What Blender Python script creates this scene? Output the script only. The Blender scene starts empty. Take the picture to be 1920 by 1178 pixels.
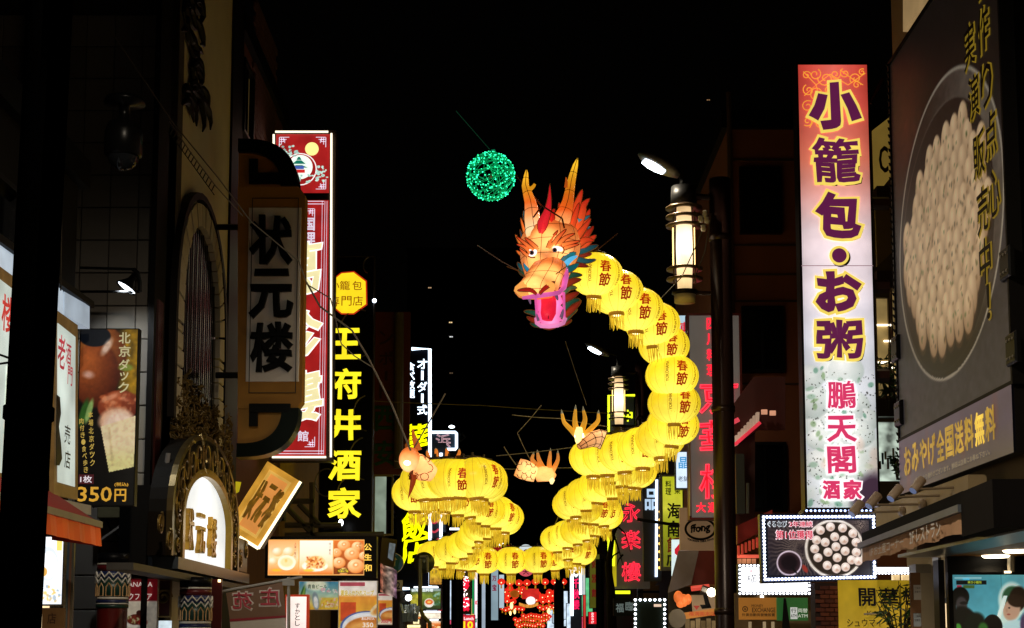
import bpy, math, random
import numpy as np
from mathutils import Vector, Matrix
R = math.radians
SC = bpy.context.scene
COL = SC.collection
rnd = random.Random(7)

# ------------------------------------------------------------------ camera, night sky, exposure
F = 3000.0                       # focal length in pixels of a 1920 px wide frame
CAMZ = 1.6
TILT = math.atan(0.115)
SHIFT = 266.0 / F
cd = bpy.data.cameras.new('camera')
cam = bpy.data.objects.new('camera', cd); COL.objects.link(cam)
cd.sensor_width = 36.0; cd.lens = F * 36 / 1920; cd.shift_y = 266.0 / 1920
cd.clip_start = 0.1; cd.clip_end = 1500
cam.location = (0, 0, CAMZ); cam.rotation_euler = (R(90) + TILT, 0, 0)
SC.camera = cam
w = bpy.data.worlds.new('World'); SC.world = w; w.use_nodes = True
nt = w.node_tree; nt.nodes.clear()
wo = nt.nodes.new('ShaderNodeOutputWorld'); bg = nt.nodes.new('ShaderNodeBackground')
bg.inputs['Color'].default_value = (0.9, 0.75, 0.6, 1); bg.inputs['Strength'].default_value = 0.0004   # night sky over the city
nt.links.new(bg.outputs[0], wo.inputs[0])
SC.view_settings.view_transform = 'Standard'; SC.view_settings.look = 'None'
SC.view_settings.exposure = 0.0; SC.view_settings.gamma = 1.0; SC.view_settings.use_curve_mapping = False
SC.cycles.use_denoising = True
SC.cycles.max_bounces = 5; SC.cycles.diffuse_bounces = 3; SC.cycles.glossy_bounces = 3
SC.cycles.transmission_bounces = 3; SC.cycles.transparent_max_bounces = 6
SC.cycles.sample_clamp_indirect = 3.0

def lamp(name, kind, loc, energy, color=(1, 1, 1), size=0.1, target=None, spot=60, parent=None):
    d = bpy.data.lights.new(name, kind); d.energy = energy; d.color = color
    if kind == 'AREA': d.size = size
    else: d.shadow_soft_size = size
    if kind == 'SPOT': d.spot_size = R(spot); d.spot_blend = 0.5
    o = bpy.data.objects.new(name, d); COL.objects.link(o); o.location = loc
    if target is not None:
        o.rotation_euler = (Vector(target) - Vector(loc)).to_track_quat('-Z', 'Y').to_euler()
    return o

# ------------------------------------------------------------------ geometry of the view: where a sight line meets a plane of the street
ct, st = math.cos(TILT), math.sin(TILT)
CAM = Vector((0, 0, CAMZ))
def ray(px, py):
    a = (px - 960) / F; b = (589 - py) / F + SHIFT
    return Vector((a, ct - b * st, st + b * ct))
def PY(px, py, Y):
    d = ray(px, py); return CAM + d * (Y / d.y)
def PX(px, py, X):
    d = ray(px, py); return CAM + d * (X / d.x)
def S(n, Y): return n * Y / F            # n pixels at distance Y, in metres

# ------------------------------------------------------------------ colours and materials
def lin(h):
    if isinstance(h, str):
        c = [int(h[i:i + 2], 16) / 255 for i in (0, 2, 4)]
    else: c = h
    return tuple(x / 12.92 if x <= 0.04045 else ((x + 0.055) / 1.055) ** 2.4 for x in c)
MATS = {}
def _new(key):
    m = bpy.data.materials.new(key); m.use_nodes = True
    n = m.node_tree.nodes; n.clear()
    o = n.new('ShaderNodeOutputMaterial')
    return m, n, m.node_tree.links, o
def em(h, s=1.0, var=0.12, scale=3.0):
    """uneven emission over a dull body, for lamps and for parts made to glow"""
    key = 'glow_%s_%g_%g' % (h, s, var)
    if key in MATS: return MATS[key]
    m, n, l, o = _new(key); c = lin(h)
    p = n.new('ShaderNodeBsdfPrincipled'); p.inputs['Base Color'].default_value = (*[x * 0.5 for x in c], 1)
    p.inputs['Roughness'].default_value = 0.45
    p.inputs['Emission Color'].default_value = (*c, 1)
    if var:
        t = n.new('ShaderNodeTexCoord'); z = n.new('ShaderNodeTexNoise'); z.inputs['Scale'].default_value = scale
        z.inputs['Detail'].default_value = 2
        r = n.new('ShaderNodeMapRange'); r.inputs['From Min'].default_value = 0.3; r.inputs['From Max'].default_value = 0.7
        r.inputs['To Min'].default_value = s * (1 - var); r.inputs['To Max'].default_value = s * (1 + var)
        l.new(t.outputs['Object'], z.inputs['Vector']); l.new(z.outputs['Fac'], r.inputs['Value'])
        l.new(r.outputs['Result'], p.inputs['Emission Strength'])
    else: p.inputs['Emission Strength'].default_value = s
    l.new(p.outputs[0], o.inputs[0]); MATS[key] = m; return m
def pbr(h, rough=0.6, metal=0.0, var=0.25, scale=6.0, bump=0.0, alpha=1.0):
    key = 'mat_%s_%g_%g_%g_%g' % (h, rough, metal, var, scale)
    if key in MATS: return MATS[key]
    m, n, l, o = _new(key); c = lin(h)
    p = n.new('ShaderNodeBsdfPrincipled'); p.inputs['Roughness'].default_value = rough; p.inputs['Metallic'].default_value = metal
    if max(c) < .02: p.inputs['Specular IOR Level'].default_value = .12      # matt dark paint
    t = n.new('ShaderNodeTexCoord'); z = n.new('ShaderNodeTexNoise'); z.inputs['Scale'].default_value = scale; z.inputs['Detail'].default_value = 6
    mx = n.new('ShaderNodeMix'); mx.data_type = 'RGBA'
    mx.inputs[6].default_value = (*[x * (1 - var) for x in c], 1); mx.inputs[7].default_value = (*[min(1, x * (1 + var)) for x in c], 1)
    l.new(t.outputs['Object'], z.inputs['Vector']); l.new(z.outputs['Fac'], mx.inputs[0]); l.new(mx.outputs[2], p.inputs['Base Color'])
    if bump:
        b = n.new('ShaderNodeBump'); b.inputs['Strength'].default_value = bump; b.inputs['Distance'].default_value = 0.02
        l.new(z.outputs['Fac'], b.inputs['Height']); l.new(b.outputs[0], p.inputs['Normal'])
    l.new(p.outputs[0], o.inputs[0]); MATS[key] = m; return m
def printed(s=0.0, rough=0.4):
    """printed sheet: colours from the print; s > 0 adds glow, for lit boxes and screens and for unlit sheets too"""
    key = 'print_%g_%g' % (s, rough)
    if key in MATS: return MATS[key]
    m, n, l, o = _new(key)
    a = n.new('ShaderNodeAttribute'); a.attribute_name = 'print'
    p = n.new('ShaderNodeBsdfPrincipled'); p.inputs['Roughness'].default_value = rough
    l.new(a.outputs['Color'], p.inputs['Base Color'])
    if s:
        l.new(a.outputs['Color'], p.inputs['Emission Color']); p.inputs['Emission Strength'].default_value = s
    l.new(p.outputs[0], o.inputs[0]); MATS[key] = m; return m

# ------------------------------------------------------------------ mesh building
class MB:
    def __init__(s): s.v = []; s.f = []
    def add(s, vs, fs):
        b = len(s.v); s.v += [tuple(x) for x in vs]; s.f += [tuple(b + i for i in f) for f in fs]; return s
    def box(s, x0, x1, y0, y1, z0, z1):
        return s.add([(x0, y0, z0), (x1, y0, z0), (x1, y1, z0), (x0, y1, z0), (x0, y0, z1), (x1, y0, z1), (x1, y1, z1), (x0, y1, z1)],
                     [(3, 2, 1, 0), (4, 5, 6, 7), (0, 1, 5, 4), (1, 2, 6, 5), (2, 3, 7, 6), (3, 0, 4, 7)])
    def bev(s, x0, x1, y0, y1, z0, z1, b):
        """box whose +z face is bevelled"""
        return s.add([(x0, y0, z0), (x1, y0, z0), (x1, y1, z0), (x0, y1, z0), (x0, y0, z1 - b), (x1, y0, z1 - b), (x1, y1, z1 - b), (x0, y1, z1 - b),
                      (x0 + b, y0 + b, z1), (x1 - b, y0 + b, z1), (x1 - b, y1 - b, z1), (x0 + b, y1 - b, z1)],
                     [(3, 2, 1, 0), (8, 9, 10, 11), (0, 1, 5, 4), (1, 2, 6, 5), (2, 3, 7, 6), (3, 0, 4, 7), (4, 5, 9, 8), (5, 6, 10, 9), (6, 7, 11, 10), (7, 4, 8, 11)])
    def prism(s, poly, z0, z1):
        n = len(poly)
        vs = [(x, y, z0) for x, y in poly] + [(x, y, z1) for x, y in poly]
        return s.add(vs, [tuple(range(n - 1, -1, -1)), tuple(range(n, 2 * n))] + [(i, (i + 1) % n, n + (i + 1) % n, n + i) for i in range(n)])
    def ring(s, outer, inner, z0, z1, closed=True):
        """band between two outlines of equal length, with depth"""
        n = len(outer); vs = []
        for z in (z0, z1): vs += [(x, y, z) for x, y in outer] + [(x, y, z) for x, y in inner]
        fs = []
        for i in range(n if closed else n - 1):
            j = (i + 1) % n
            fs += [(2 * n + i, 2 * n + j, 3 * n + j, 3 * n + i), (i, n + i, n + j, j), (i, j, 2 * n + j, 2 * n + i), (n + i, 3 * n + i, 3 * n + j, n + j)]
        if not closed: fs += [(0, 2 * n, 3 * n, n), (n - 1, 2 * n - 1, 4 * n - 1, 3 * n - 1)]
        return s.add(vs, fs)
    def tube(s, pts, r, k=6, caps=True, closed=False, flat=None):
        pts = [Vector(p) for p in pts]; n = len(pts)
        rs = r if isinstance(r, (list, tuple)) else [r] * n
        up = None; vs = []
        for i, p in enumerate(pts):
            if closed: d = pts[(i + 1) % n] - pts[i - 1]
            else: d = pts[min(i + 1, n - 1)] - pts[max(i - 1, 0)]
            if d.length < 1e-9: d = Vector((0, 0, 1))
            d.normalize()
            if up is None:
                up = Vector((0, 0, 1)) if abs(d.z) < 0.9 else Vector((1, 0, 0))
            a = d.cross(up)
            if a.length < 1e-6: a = d.cross(Vector((0.3, 1, 0.2)))
            a.normalize(); b = a.cross(d).normalized(); up = b
            for q in range(k):
                t = 2 * math.pi * q / k
                vs.append(p + a * (rs[i] * math.cos(t)) + b * (rs[i] * math.sin(t) * (flat or 1)))
        fs = []
        for i in range(n if closed else n - 1):
            for q in range(k):
                j = (i + 1) % n
                fs.append((i * k + q, i * k + (q + 1) % k, j * k + (q + 1) % k, j * k + q))
        if caps and not closed: fs += [tuple(range(k - 1, -1, -1)), tuple((n - 1) * k + q for q in range(k))]
        return s.add(vs, fs)
    def lathe(s, prof, k=16, c=(0, 0, 0), axis='z', a0=0, a1=360):
        full = abs(a1 - a0) >= 359.9; m = k if full else k + 1; vs = []
        for r, h in prof:
            for q in range(m):
                t = R(a0 + (a1 - a0) * q / k); x, y = r * math.cos(t), r * math.sin(t)
                p = (x, y, h) if axis == 'z' else ((x, h, y) if axis == 'y' else (h, x, y))
                vs.append((p[0] + c[0], p[1] + c[1], p[2] + c[2]))
        fs = []
        for i in range(len(prof) - 1):
            for q in range(k):
                j = (q + 1) % m
                fs.append((i * m + q, i * m + j, (i + 1) * m + j, (i + 1) * m + q))
        return s.add(vs, fs)
    def ell(s, c, r, k=12, rings=8):
        prof = [(math.sin(math.pi * i / rings), -math.cos(math.pi * i / rings)) for i in range(rings + 1)]
        b = len(s.v); s.lathe([(max(p, 1e-4), h) for p, h in prof], k)
        for i in range(b, len(s.v)):
            x, y, z = s.v[i]; s.v[i] = (c[0] + x * r[0], c[1] + y * r[1], c[2] + z * r[2])
        return s
    def xf(s, fn, b=0):
        for i in range(b, len(s.v)): s.v[i] = tuple(fn(*s.v[i]))
        return s
    def mesh(s, name, smooth=False):
        m = bpy.data.meshes.new(name); m.from_pydata(s.v, [], s.f)
        if smooth: m.polygons.foreach_set('use_smooth', [True] * len(m.polygons))
        return m
    def build(s, name, mat, parent=None, smooth=False, mw=None):
        return obj(name, s.mesh(name, smooth), mat, parent, mw)
def obj(name, me, mat, parent=None, mw=None):
    if mat is not None and not me.materials: me.materials.append(mat)
    o = bpy.data.objects.new(name, me); COL.objects.link(o)
    if parent is not None: o.parent = parent
    if mw is not None: o.matrix_local = mw
    return o
def tag(o, label=None, cat=None, group=None, kind=None):
    if label: o['label'] = label
    if cat: o['category'] = cat
    if group: o['group'] = group
    if kind: o['kind'] = kind
    return o
def thing(name, label, cat, mw=None, group=None):
    o = bpy.data.objects.new(name, None); COL.objects.link(o); o.empty_display_size = 0.1
    if mw is not None: o.matrix_world = mw
    return tag(o, label, cat, group)
def copy_tree(o, parent=None):
    c = o.copy(); COL.objects.link(c); c.parent = parent
    for ch in list(o.children): copy_tree(ch, c)
    return c

# ------------------------------------------------------------------ frames: a plane in the street with its own axes (a right, b up, c out of the face)
class Fr:
    def __init__(s, o, u, v=(0, 0, 1)):
        s.o = Vector(o); s.u = Vector(u).normalized(); s.v = Vector(v).normalized(); s.n = s.u.cross(s.v).normalized()
        s.m = Matrix((( s.u.x, s.v.x, s.n.x, s.o.x), (s.u.y, s.v.y, s.n.y, s.o.y), (s.u.z, s.v.z, s.n.z, s.o.z), (0, 0, 0, 1)))
    def px(s, px, py):
        d = ray(px, py); t = (s.o - CAM).dot(s.n) / d.dot(s.n); q = CAM + d * t - s.o
        return q.dot(s.u), q.dot(s.v)
def front(px, py, Y): return Fr(PY(px, py, Y), (1, 0, 0))                # faces the camera end of the street
def facer(px, py, X): return Fr(PX(px, py, X), (0, -1, 0))               # a front on the X > 0 side of the street
def facel(px, py, X): return Fr(PX(px, py, X), (0, 1, 0))                # a front on the X < 0 side

# ------------------------------------------------------------------ lettering
_GL = {}
def glyphs(txt):
    if txt not in _GL:
        c = bpy.data.curves.new('t', 'FONT'); c.body = txt; c.size = 1; c.resolution_u = 2
        o = bpy.data.objects.new('t', c); m = o.to_mesh()
        v = np.array([(q.co.x, q.co.y) for q in m.vertices]); f = [tuple(p.vertices) for p in m.polygons]
        o.to_mesh_clear(); bpy.data.objects.remove(o); bpy.data.curves.remove(c)
        e = {}
        for p in f:
            for i in range(len(p)):
                k = (p[i], p[(i + 1) % len(p)])
                e[k] = 1
        nx = {a: b for (a, b) in e if (b, a) not in e}
        loops = []; seen = set()
        for a in nx:
            if a in seen: continue
            lp = []
            while a in nx and a not in seen: seen.add(a); lp.append(a); a = nx[a]
            if len(lp) > 2: loops.append(lp)
        lo = v.min(0); hi = v.max(0)
        _GL[txt] = (v, f, loops, lo, hi)
    return _GL[txt]
def write(txt, cx, cy, w, h, z, bold=0.0, depth=0.0, neon=False, mir=False, rough=0.0, rot=0.0, slant=0.0, seed=0, cell=True, mb=None, bz=None):
    """one run of lettering fitted to w x h round (cx, cy) at height z above the face; bold widens the strokes by that many metres"""
    mb = mb or MB()
    v, f, loops, lo, hi = glyphs(txt)
    q = v.copy(); ctr = (lo + hi) / 2; q -= ctr
    sz = np.maximum(hi - lo, 1e-6)
    inw = max(w - 2 * bold, w * 0.3); inh = max(h - 2 * bold, h * 0.3)
    q *= np.array([inw / sz[0], inh / sz[1]])
    if rough:
        q[:, 0] += rough * h * np.sin(q[:, 1] * 11 / h + seed + 2 * np.sin(q[:, 0] * 7 / h)); q[:, 1] += rough * h * np.sin(q[:, 0] * 9 / h + seed * 1.7)
    if slant: q[:, 1] += q[:, 0] * slant
    if mir: q[:, 0] *= -1
    if rot:
        c, s_ = math.cos(R(rot)), math.sin(R(rot)); q = np.stack([q[:, 0] * c - q[:, 1] * s_, q[:, 0] * s_ + q[:, 1] * c], 1)
    q += np.array([cx, cy])
    fl = (lambda t: tuple(reversed(t))) if mir else (lambda t: t)
    if not neon:
        mb.add([(x, y, z) for x, y in q], [fl(t) for t in f])
        if depth:
            for lp in loops:
                n = len(lp); b = len(mb.v)
                mb.v += [(q[i][0], q[i][1], z) for i in lp] + [(q[i][0], q[i][1], z - depth) for i in lp]
                mb.f += [(b + i, b + n + i, b + n + (i + 1) % n, b + (i + 1) % n) for i in range(n)]
    if bold or neon:
        r = bold
        zz = (bz if bz is not None else (r if neon else min(r, 0.012)))
        prof = [(1, -.2), (.75, .7), (0, 1), (-.75, .7), (-1, -.2)] if not depth else [(1, -depth / zz), (1, .2), (.6, .8), (0, 1.), (-.6, .8), (-1, .2), (-1, -depth / zz)]
        if not neon: prof = [(a, b - 1.05 if b > 0 else b) for a, b in prof]
        k = len(prof)
        for lp in loops:
            P = q[lp]; keep = [0]
            for i in range(1, len(P)):
                if np.hypot(*(P[i] - P[keep[-1]])) > r * 0.25: keep.append(i)
            P = P[keep]
            n = len(P)
            if n < 3: continue
            d = np.roll(P, -1, 0) - P; d /= np.maximum(np.hypot(d[:, 0], d[:, 1])[:, None], 1e-9)
            dp = np.roll(d, 1, 0); t = d + dp; L = np.hypot(t[:, 0], t[:, 1]); t = np.where(L[:, None] < 0.2, d, t / np.maximum(L[:, None], 1e-9))
            nr = np.stack([-t[:, 1], t[:, 0]], 1)
            cs = np.clip((nr * np.stack([-d[:, 1], d[:, 0]], 1)).sum(1), 0.7, 1)
            b = len(mb.v)
            for i in range(n):
                for a, c in prof: mb.v.append((P[i][0] + nr[i][0] * a * r / cs[i], P[i][1] + nr[i][1] * a * r / cs[i], z + c * zz))
            for i in range(n):
                j = (i + 1) % n
                for a in range(k - 1): mb.f.append((b + i * k + a, b + i * k + a + 1, b + j * k + a + 1, b + j * k + a))
    return mb

# ------------------------------------------------------------------ printed pictures: a sheet with its colours stored at the points of a fine net
class Print:
    def __init__(s, w, h, nx, ny, base='ffffff'):
        s.w, s.h, s.nx, s.ny = w, h, nx, ny
        s.X, s.Y = np.meshgrid(np.linspace(0, 1, nx + 1) * 100 * w / h, np.linspace(100, 0, ny + 1)); s.W = 100 * w / h   # 100 units tall, y downwards
        s.c = np.zeros((ny + 1, nx + 1, 3)); s.c[:] = s.rgb(base); s.rs = np.random.RandomState(3)
    def rgb(s, h): return np.array([int(h[i:i + 2], 16) / 255 for i in (0, 2, 4)]) if isinstance(h, str) else np.array(h)
    def mix(s, m, h): m = np.clip(m, 0, 1)[..., None]; s.c = s.c * (1 - m) + s.rgb(h) * m; return s
    def grad(s, stops, axis='y'):
        t = s.Y / 100 if axis == 'y' else s.X / s.W
        xs = [a for a, _ in stops]; cs = np.array([s.rgb(b) for _, b in stops])
        for k in range(3): s.c[..., k] = np.interp(t, xs, cs[:, k])
        return s
    def d(s, cx, cy, rx, ry, ang=0):
        c, n = math.cos(R(ang)), math.sin(R(ang)); x, y = s.X - cx, s.Y - cy
        return np.hypot((x * c + y * n) / rx, (-x * n + y * c) / ry)
    def ell(s, cx, cy, rx, ry, h, soft=.08, ang=0, a=1): return s.mix((1 + soft / 2 - s.d(cx, cy, rx, ry, ang)) / soft * a if a == 1 else np.clip((1 + soft / 2 - s.d(cx, cy, rx, ry, ang)) / soft, 0, 1) * a, h)
    def ringp(s, cx, cy, rx, ry, wd, h, a=1, ang=0): return s.mix(np.clip(1.3 - np.abs(s.d(cx, cy, rx, ry, ang) - 1) / wd, 0, 1) * a, h)
    def rect(s, x0, y0, x1, y1, h, a=1): return s.mix(((s.X >= x0) & (s.X <= x1) & (s.Y >= y0) & (s.Y <= y1)) * float(a), h)
    def ball(s, cx, cy, rx, ry, hi, lo, lx=-.3, ly=-.4, ang=0):
        dd = s.d(cx, cy, rx, ry, ang); sh = np.clip(1 - np.hypot((s.X - cx) / rx - lx, (s.Y - cy) / ry - ly) / 1.5, 0, 1)[..., None]
        m = np.clip((1 - dd) / .1, 0, 1)[..., None]; col = s.rgb(lo) * (1 - sh) + s.rgb(hi) * sh; s.c = s.c * (1 - m) + col * m; return s
    def noise(s, amp, cell=6):
        h, w = s.c.shape[:2]; acc = np.zeros((h, w))
        for k in (1, 2):
            g = s.rs.rand(max(2, h * k // cell) + 2, max(2, w * k // cell) + 2) - .5
            yi = np.linspace(0, g.shape[0] - 1.01, h); xi = np.linspace(0, g.shape[1] - 1.01, w)
            y0 = yi.astype(int); x0 = xi.astype(int); fy = (yi - y0)[:, None]; fx = (xi - x0)[None]
            acc += (g[y0][:, x0] * (1 - fy) * (1 - fx) + g[y0 + 1][:, x0] * fy * (1 - fx) + g[y0][:, x0 + 1] * (1 - fy) * fx + g[y0 + 1][:, x0 + 1] * fy * fx) / k
        s.c = np.clip(s.c * (1 + amp * acc[..., None]), 0, 1); return s
    def dots(s, n, box, r, cols, a=.8):
        for _ in range(n):
            x = box[0] + s.rs.rand() * (box[2] - box[0]); y = box[1] + s.rs.rand() * (box[3] - box[1])
            s.ell(x, y, r * (.5 + s.rs.rand()), r * (.4 + .6 * s.rs.rand()), cols[s.rs.randint(len(cols))], .6, s.rs.rand() * 180, a)
        return s
    def build(s, name, x0, y0, z, mat, parent, warp=None):
        """lower corner at (x0, y0) of the parent's face; the sheet stands z in front"""
        ny, nx = s.ny + 1, s.nx + 1
        xs = x0 + np.linspace(0, s.w, nx); ys = y0 + np.linspace(0, s.h, ny)
        gx, gy = np.meshgrid(xs, ys); gz = np.full_like(gx, z)
        if warp is not None: gx, gy, gz = warp(gx, gy, gz)
        v = np.stack([gx, gy, gz], -1).reshape(-1, 3)
        i = np.arange(ny * nx).reshape(ny, nx); f = np.stack([i[:-1, :-1], i[:-1, 1:], i[1:, 1:], i[1:, :-1]], -1).reshape(-1, 4)
        m = bpy.data.meshes.new(name); m.from_pydata(v.tolist(), [], f.tolist())
        c = np.clip(s.c, 0, 1); c = np.where(c <= .04045, c / 12.92, ((c + .055) / 1.055) ** 2.4)
        at = m.color_attributes.new('print', 'FLOAT_COLOR', 'POINT')
        at.data.foreach_set('color', np.concatenate([c.reshape(-1, 3), np.ones((ny * nx, 1))], 1).astype(np.float32).ravel())
        return obj(name, m, mat, parent)
# ------------------------------------------------------------------ the street and the buildings
def struct(name, mb, mat): return tag(mb.build(name, mat), kind='structure')
struct('ground', MB().box(-300, 300, -60, 700, -0.5, -0.02), pbr('2c2a28', .9))
struct('road', MB().box(-3.0, 3.0, -20, 200, -0.02, 0.0), pbr('3a3a3c', .55, 0, .3, 9, .2))
struct('pavement', MB().box(-5.0, -3.12, -20, 200, -0.02, 0.12), pbr('6a6460', .7, 0, .3, 5, .2))
struct('pavement', MB().box(3.12, 5.0, -20, 200, -0.02, 0.12), pbr('6a6460', .7, 0, .3, 5, .2))
struct('kerb', MB().box(-3.12, -3.0, -20, 200, -0.02, 0.125), pbr('77736c', .8))
struct('kerb', MB().box(3.0, 3.12, -20, 200, -0.02, 0.125), pbr('77736c', .8))

BR = pbr('6b5a48', .85, 0, .3, 2, .2); DK = pbr('0c0a09', .8); DARKMETAL = pbr('0c0c0d', .45, .3); CREAM = pbr('c8bfa8', .8, 0, .15, 1.5, .15)
GLASSD = pbr('08090b', .15, 0, .1)
def building(name, label, x0, x1, y0, y1, h, mat, group=None):
    m = Matrix.Translation((( x0 + x1) / 2, y0, 0)); r = thing(name, label, 'building', m, group)
    w2 = (x1 - x0) / 2
    MB().box(-w2, w2, 0, y1 - y0, -0.1, h).build('wall', mat, r)
    MB().box(-w2 - .12, w2 + .12, -.12, y1 - y0 + .12, h, h + .35).build('parapet', DARKMETAL, r)
    return r
def local(r, p): return r.matrix_world.inverted() @ Vector(p)
def windows(r, spots, glass, frame=DARKMETAL, depth=.12):
    """spots: (frame plane Fr, a0, a1, b0, b1): a framed window with its pane on the wall, as parts of r"""
    for fr, a0, a1, b0, b1, g in spots:
        mw = r.matrix_world.inverted() @ fr.m
        t = .06
        f = MB().ring([(a0, b0), (a1, b0), (a1, b1), (a0, b1)], [(a0 + t, b0 + t), (a1 - t, b0 + t), (a1 - t, b1 - t), (a0 + t, b1 - t)], -.03, depth)
        f.box((a0 + a1) / 2 - .02, (a0 + a1) / 2 + .02, b0 + t, b1 - t, .0, depth * .7)
        wn = f.build('window', frame, r, mw=mw)
        MB().box(a0 + t, a1 - t, b0 + t, b1 - t, .004, .02).build('pane', g or glass, wn)

# first shop on the X < 0 side (the shop with the light boxes and the red awning)
b = building('shop_building', 'dark shop building with light boxes and a red awning beside the black pole', -13, -5.4, 9, 19.4, 7.2, DK)
windows(b, [(Fr((-5.4, y, 0), (0, 1, 0)), 0, 1.5, 5.0, 6.4, None) for y in (11, 13.5, 16)], GLASSD)
SHOPFILL = em('ffdca8', 1.3, .35, 1.5)
windows(b, [(Fr((-5.4, y, 0), (0, 1, 0)), 0, 1.45, .45, 2.1, SHOPFILL) for y in (12.2, 13.9, 15.6, 17.3)], GLASSD)       # unseen street-level windows, added to light the lower fronts
# tiled side wall behind the duck poster, each slab a piece
b = building('tiled_building', 'building with a side wall of pale stone tiles behind the roast duck poster', -13, -4.86, 22.03, 22.9, 15, pbr('3a3430', .9))
fr = Fr((-4.84, 22.0, 0), (1, 0, 0)); mw = b.matrix_world.inverted() @ fr.m
tmats = [pbr(c, .75, 0, .12, 4, .1) for c in ('8c857c', '958d82', '847c73', '90887a')]
tile_me = []
for k in range(4): tile_me.append(MB().bev(.006, .394, .006, .46, 0, .03, .008).mesh('tile'))
for k in range(4): tile_me[k].materials.append(tmats[k])
for j in range(21):
    for i in range(8):
        o = bpy.data.objects.new('tile', tile_me[rnd.randrange(4)]); COL.objects.link(o); o.parent = b
        o.matrix_local = mw @ Matrix.Translation((-.42 - .4 * i + (-.0), .6 + j * .47, rnd.uniform(-.004, .004)))
# a dark downpipe and conduit on that wall
MB().box(-.42 - 1.66, -.42 - 1.60, 0, 11, .03, .1).build('downpipe', DARKMETAL, b, mw=mw)

# arched building of the restaurant with the hanging brush-written board
A = building('arched_building', 'cream walled building with a tall arched window and a gilded carving below it', -13, -4.9, 22.95, 28.0, 17, CREAM)
fr = facel(300, 1200, -4.88); mw = A.matrix_world.inverted() @ fr.m
def q(px, py): return fr.px(px, py)
a0 = q(322, 600)[0]; a1 = q(428, 600)[0]
for (p0, p1, col) in ((286, 321, '080606'), (426, 446, '060505')):
    MB().box(q(p0, 600)[0], q(p1, 600)[0], -1, 15.5, -.06, .02).build('pilaster', pbr(col, .6), A, mw=mw)
# glossy maroon strip beside the near pilaster
MB().box(q(290, 600)[0], q(300, 600)[0], 1.5, q(290, 560)[1], .02, .05).build('lacquer_strip', pbr('3a1410', .2), A, mw=mw)
c0, _ = q(334, 500); c1, _ = q(404, 500); ac = (c0 + c1) / 2; aw = (c1 - c0) / 2
ztop = q(350, 400)[1]; zbot = q(340, 800)[1]; zs = ztop - aw * 1.25
def arch(w_, top, n=18, base=None):
    bz = zbot if base is None else base
    pts = [(ac - w_, bz)]
    for i in range(n + 1):
        t = math.pi * (1 - i / n); pts.append((ac + w_ * math.cos(t), zs + (top - zs) * math.sin(t) ** .8))
    return pts + [(ac + w_, bz)]
MB().ring(arch(aw * 1.42, ztop + .5), arch(aw * 1.32, ztop + .4), 0, .12, closed=False).build('arch_moulding', pbr('1c1712', .6), A, mw=mw)
# voussoirs round the arch
vo, vi = arch(aw * 1.28, ztop + .34, 24), arch(aw * 1.0, ztop, 24)
vm = pbr('b0a794', .8, 0, .2, 5, .2)
for i in range(1, 25):
    g = .06
    L = lambda a, c, t: (a[0] + (c[0] - a[0]) * t, a[1] + (c[1] - a[1]) * t)
    P = [L(vi[i], vi[i + 1], g), L(vi[i], vi[i + 1], 1 - g), L(vo[i], vo[i + 1], 1 - g), L(vo[i], vo[i + 1], g)]
    MB().prism(list(reversed(P)), 0, .1 + rnd.uniform(0, .015)).build('arch_stone', vm, A, mw=mw)
for sgn in (-1, 1):
    zz = zbot
    while zz < zs - .05:
        hh = .26; x0 = ac + sgn * aw * 1.0; x1 = ac + sgn * aw * 1.28
        MB().bev(min(x0, x1), max(x0, x1), zz + .012, min(zz + hh, zs) - .012, 0, .1 + rnd.uniform(0, .02), .015).build('jamb_stone', vm, A, mw=mw); zz += hh
MB().prism(list(reversed(arch(aw * .99, ztop - .02))), .0, .03).build('arched_window', pbr('070606', .2), A, mw=mw)
for i in range(1, 9):
    x = ac - aw + 2 * aw * i / 9; y = zs + (ztop - zs) * max(0, 1 - ((x - ac) / aw) ** 2) ** .45 - .05
    MB().tube([(x, zbot, .045), (x, y, .045)], .011, 5).build('window_bar', pbr('120c08', .9), A, mw=mw)
# bronze relief lettering high on the wall (dark cursive strokes)
m = MB()
for i in range(26):
    cx = q(366 + rnd.uniform(-16, 16), 100)[0]; cy = q(372, 250 - i * 10)[1]
    pts = []; a = rnd.uniform(0, 6.28); wv = rnd.uniform(.12, .4)
    for k in range(7):
        pts.append((cx + wv * 1.6 * math.cos(a + k * .55) + rnd.uniform(-.08, .08), cy + wv * .7 * math.sin(a + k * .55), .04))
    m.tube(pts, [.02, .055, .075, .08, .07, .05, .015], 6, flat=.6)
m.build('relief_writing', pbr('0d0a07', .5), A, mw=mw)
# gilded carving under the window
m = MB(); gold = pbr('5e4a1e', .5, .3, .8, 9)
zc1, zc0 = q(360, 730)[1], q(360, 845)[1]
for i in range(380):
    x = rnd.uniform(c0 - .4, c1 + 1.3); y = zc0 + (zc1 - zc0) * rnd.random() ** 1.3 * (1.1 if rnd.random() < .3 else .8)
    rr = rnd.uniform(.03, .11); a = rnd.uniform(0, 6.28); pts = []
    for k in range(6): pts.append((x + rr * (1 - k * .12) * math.cos(a + k), y + rr * (1 - k * .12) * math.sin(a + k) * 1.2, .02 + rnd.uniform(0, .12)))
    m.tube(pts, [.012, .02, .024, .02, .016, .006], 5)
tag(m.build('gilded_carving', gold, A, mw=mw), kind='stuff')

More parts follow.
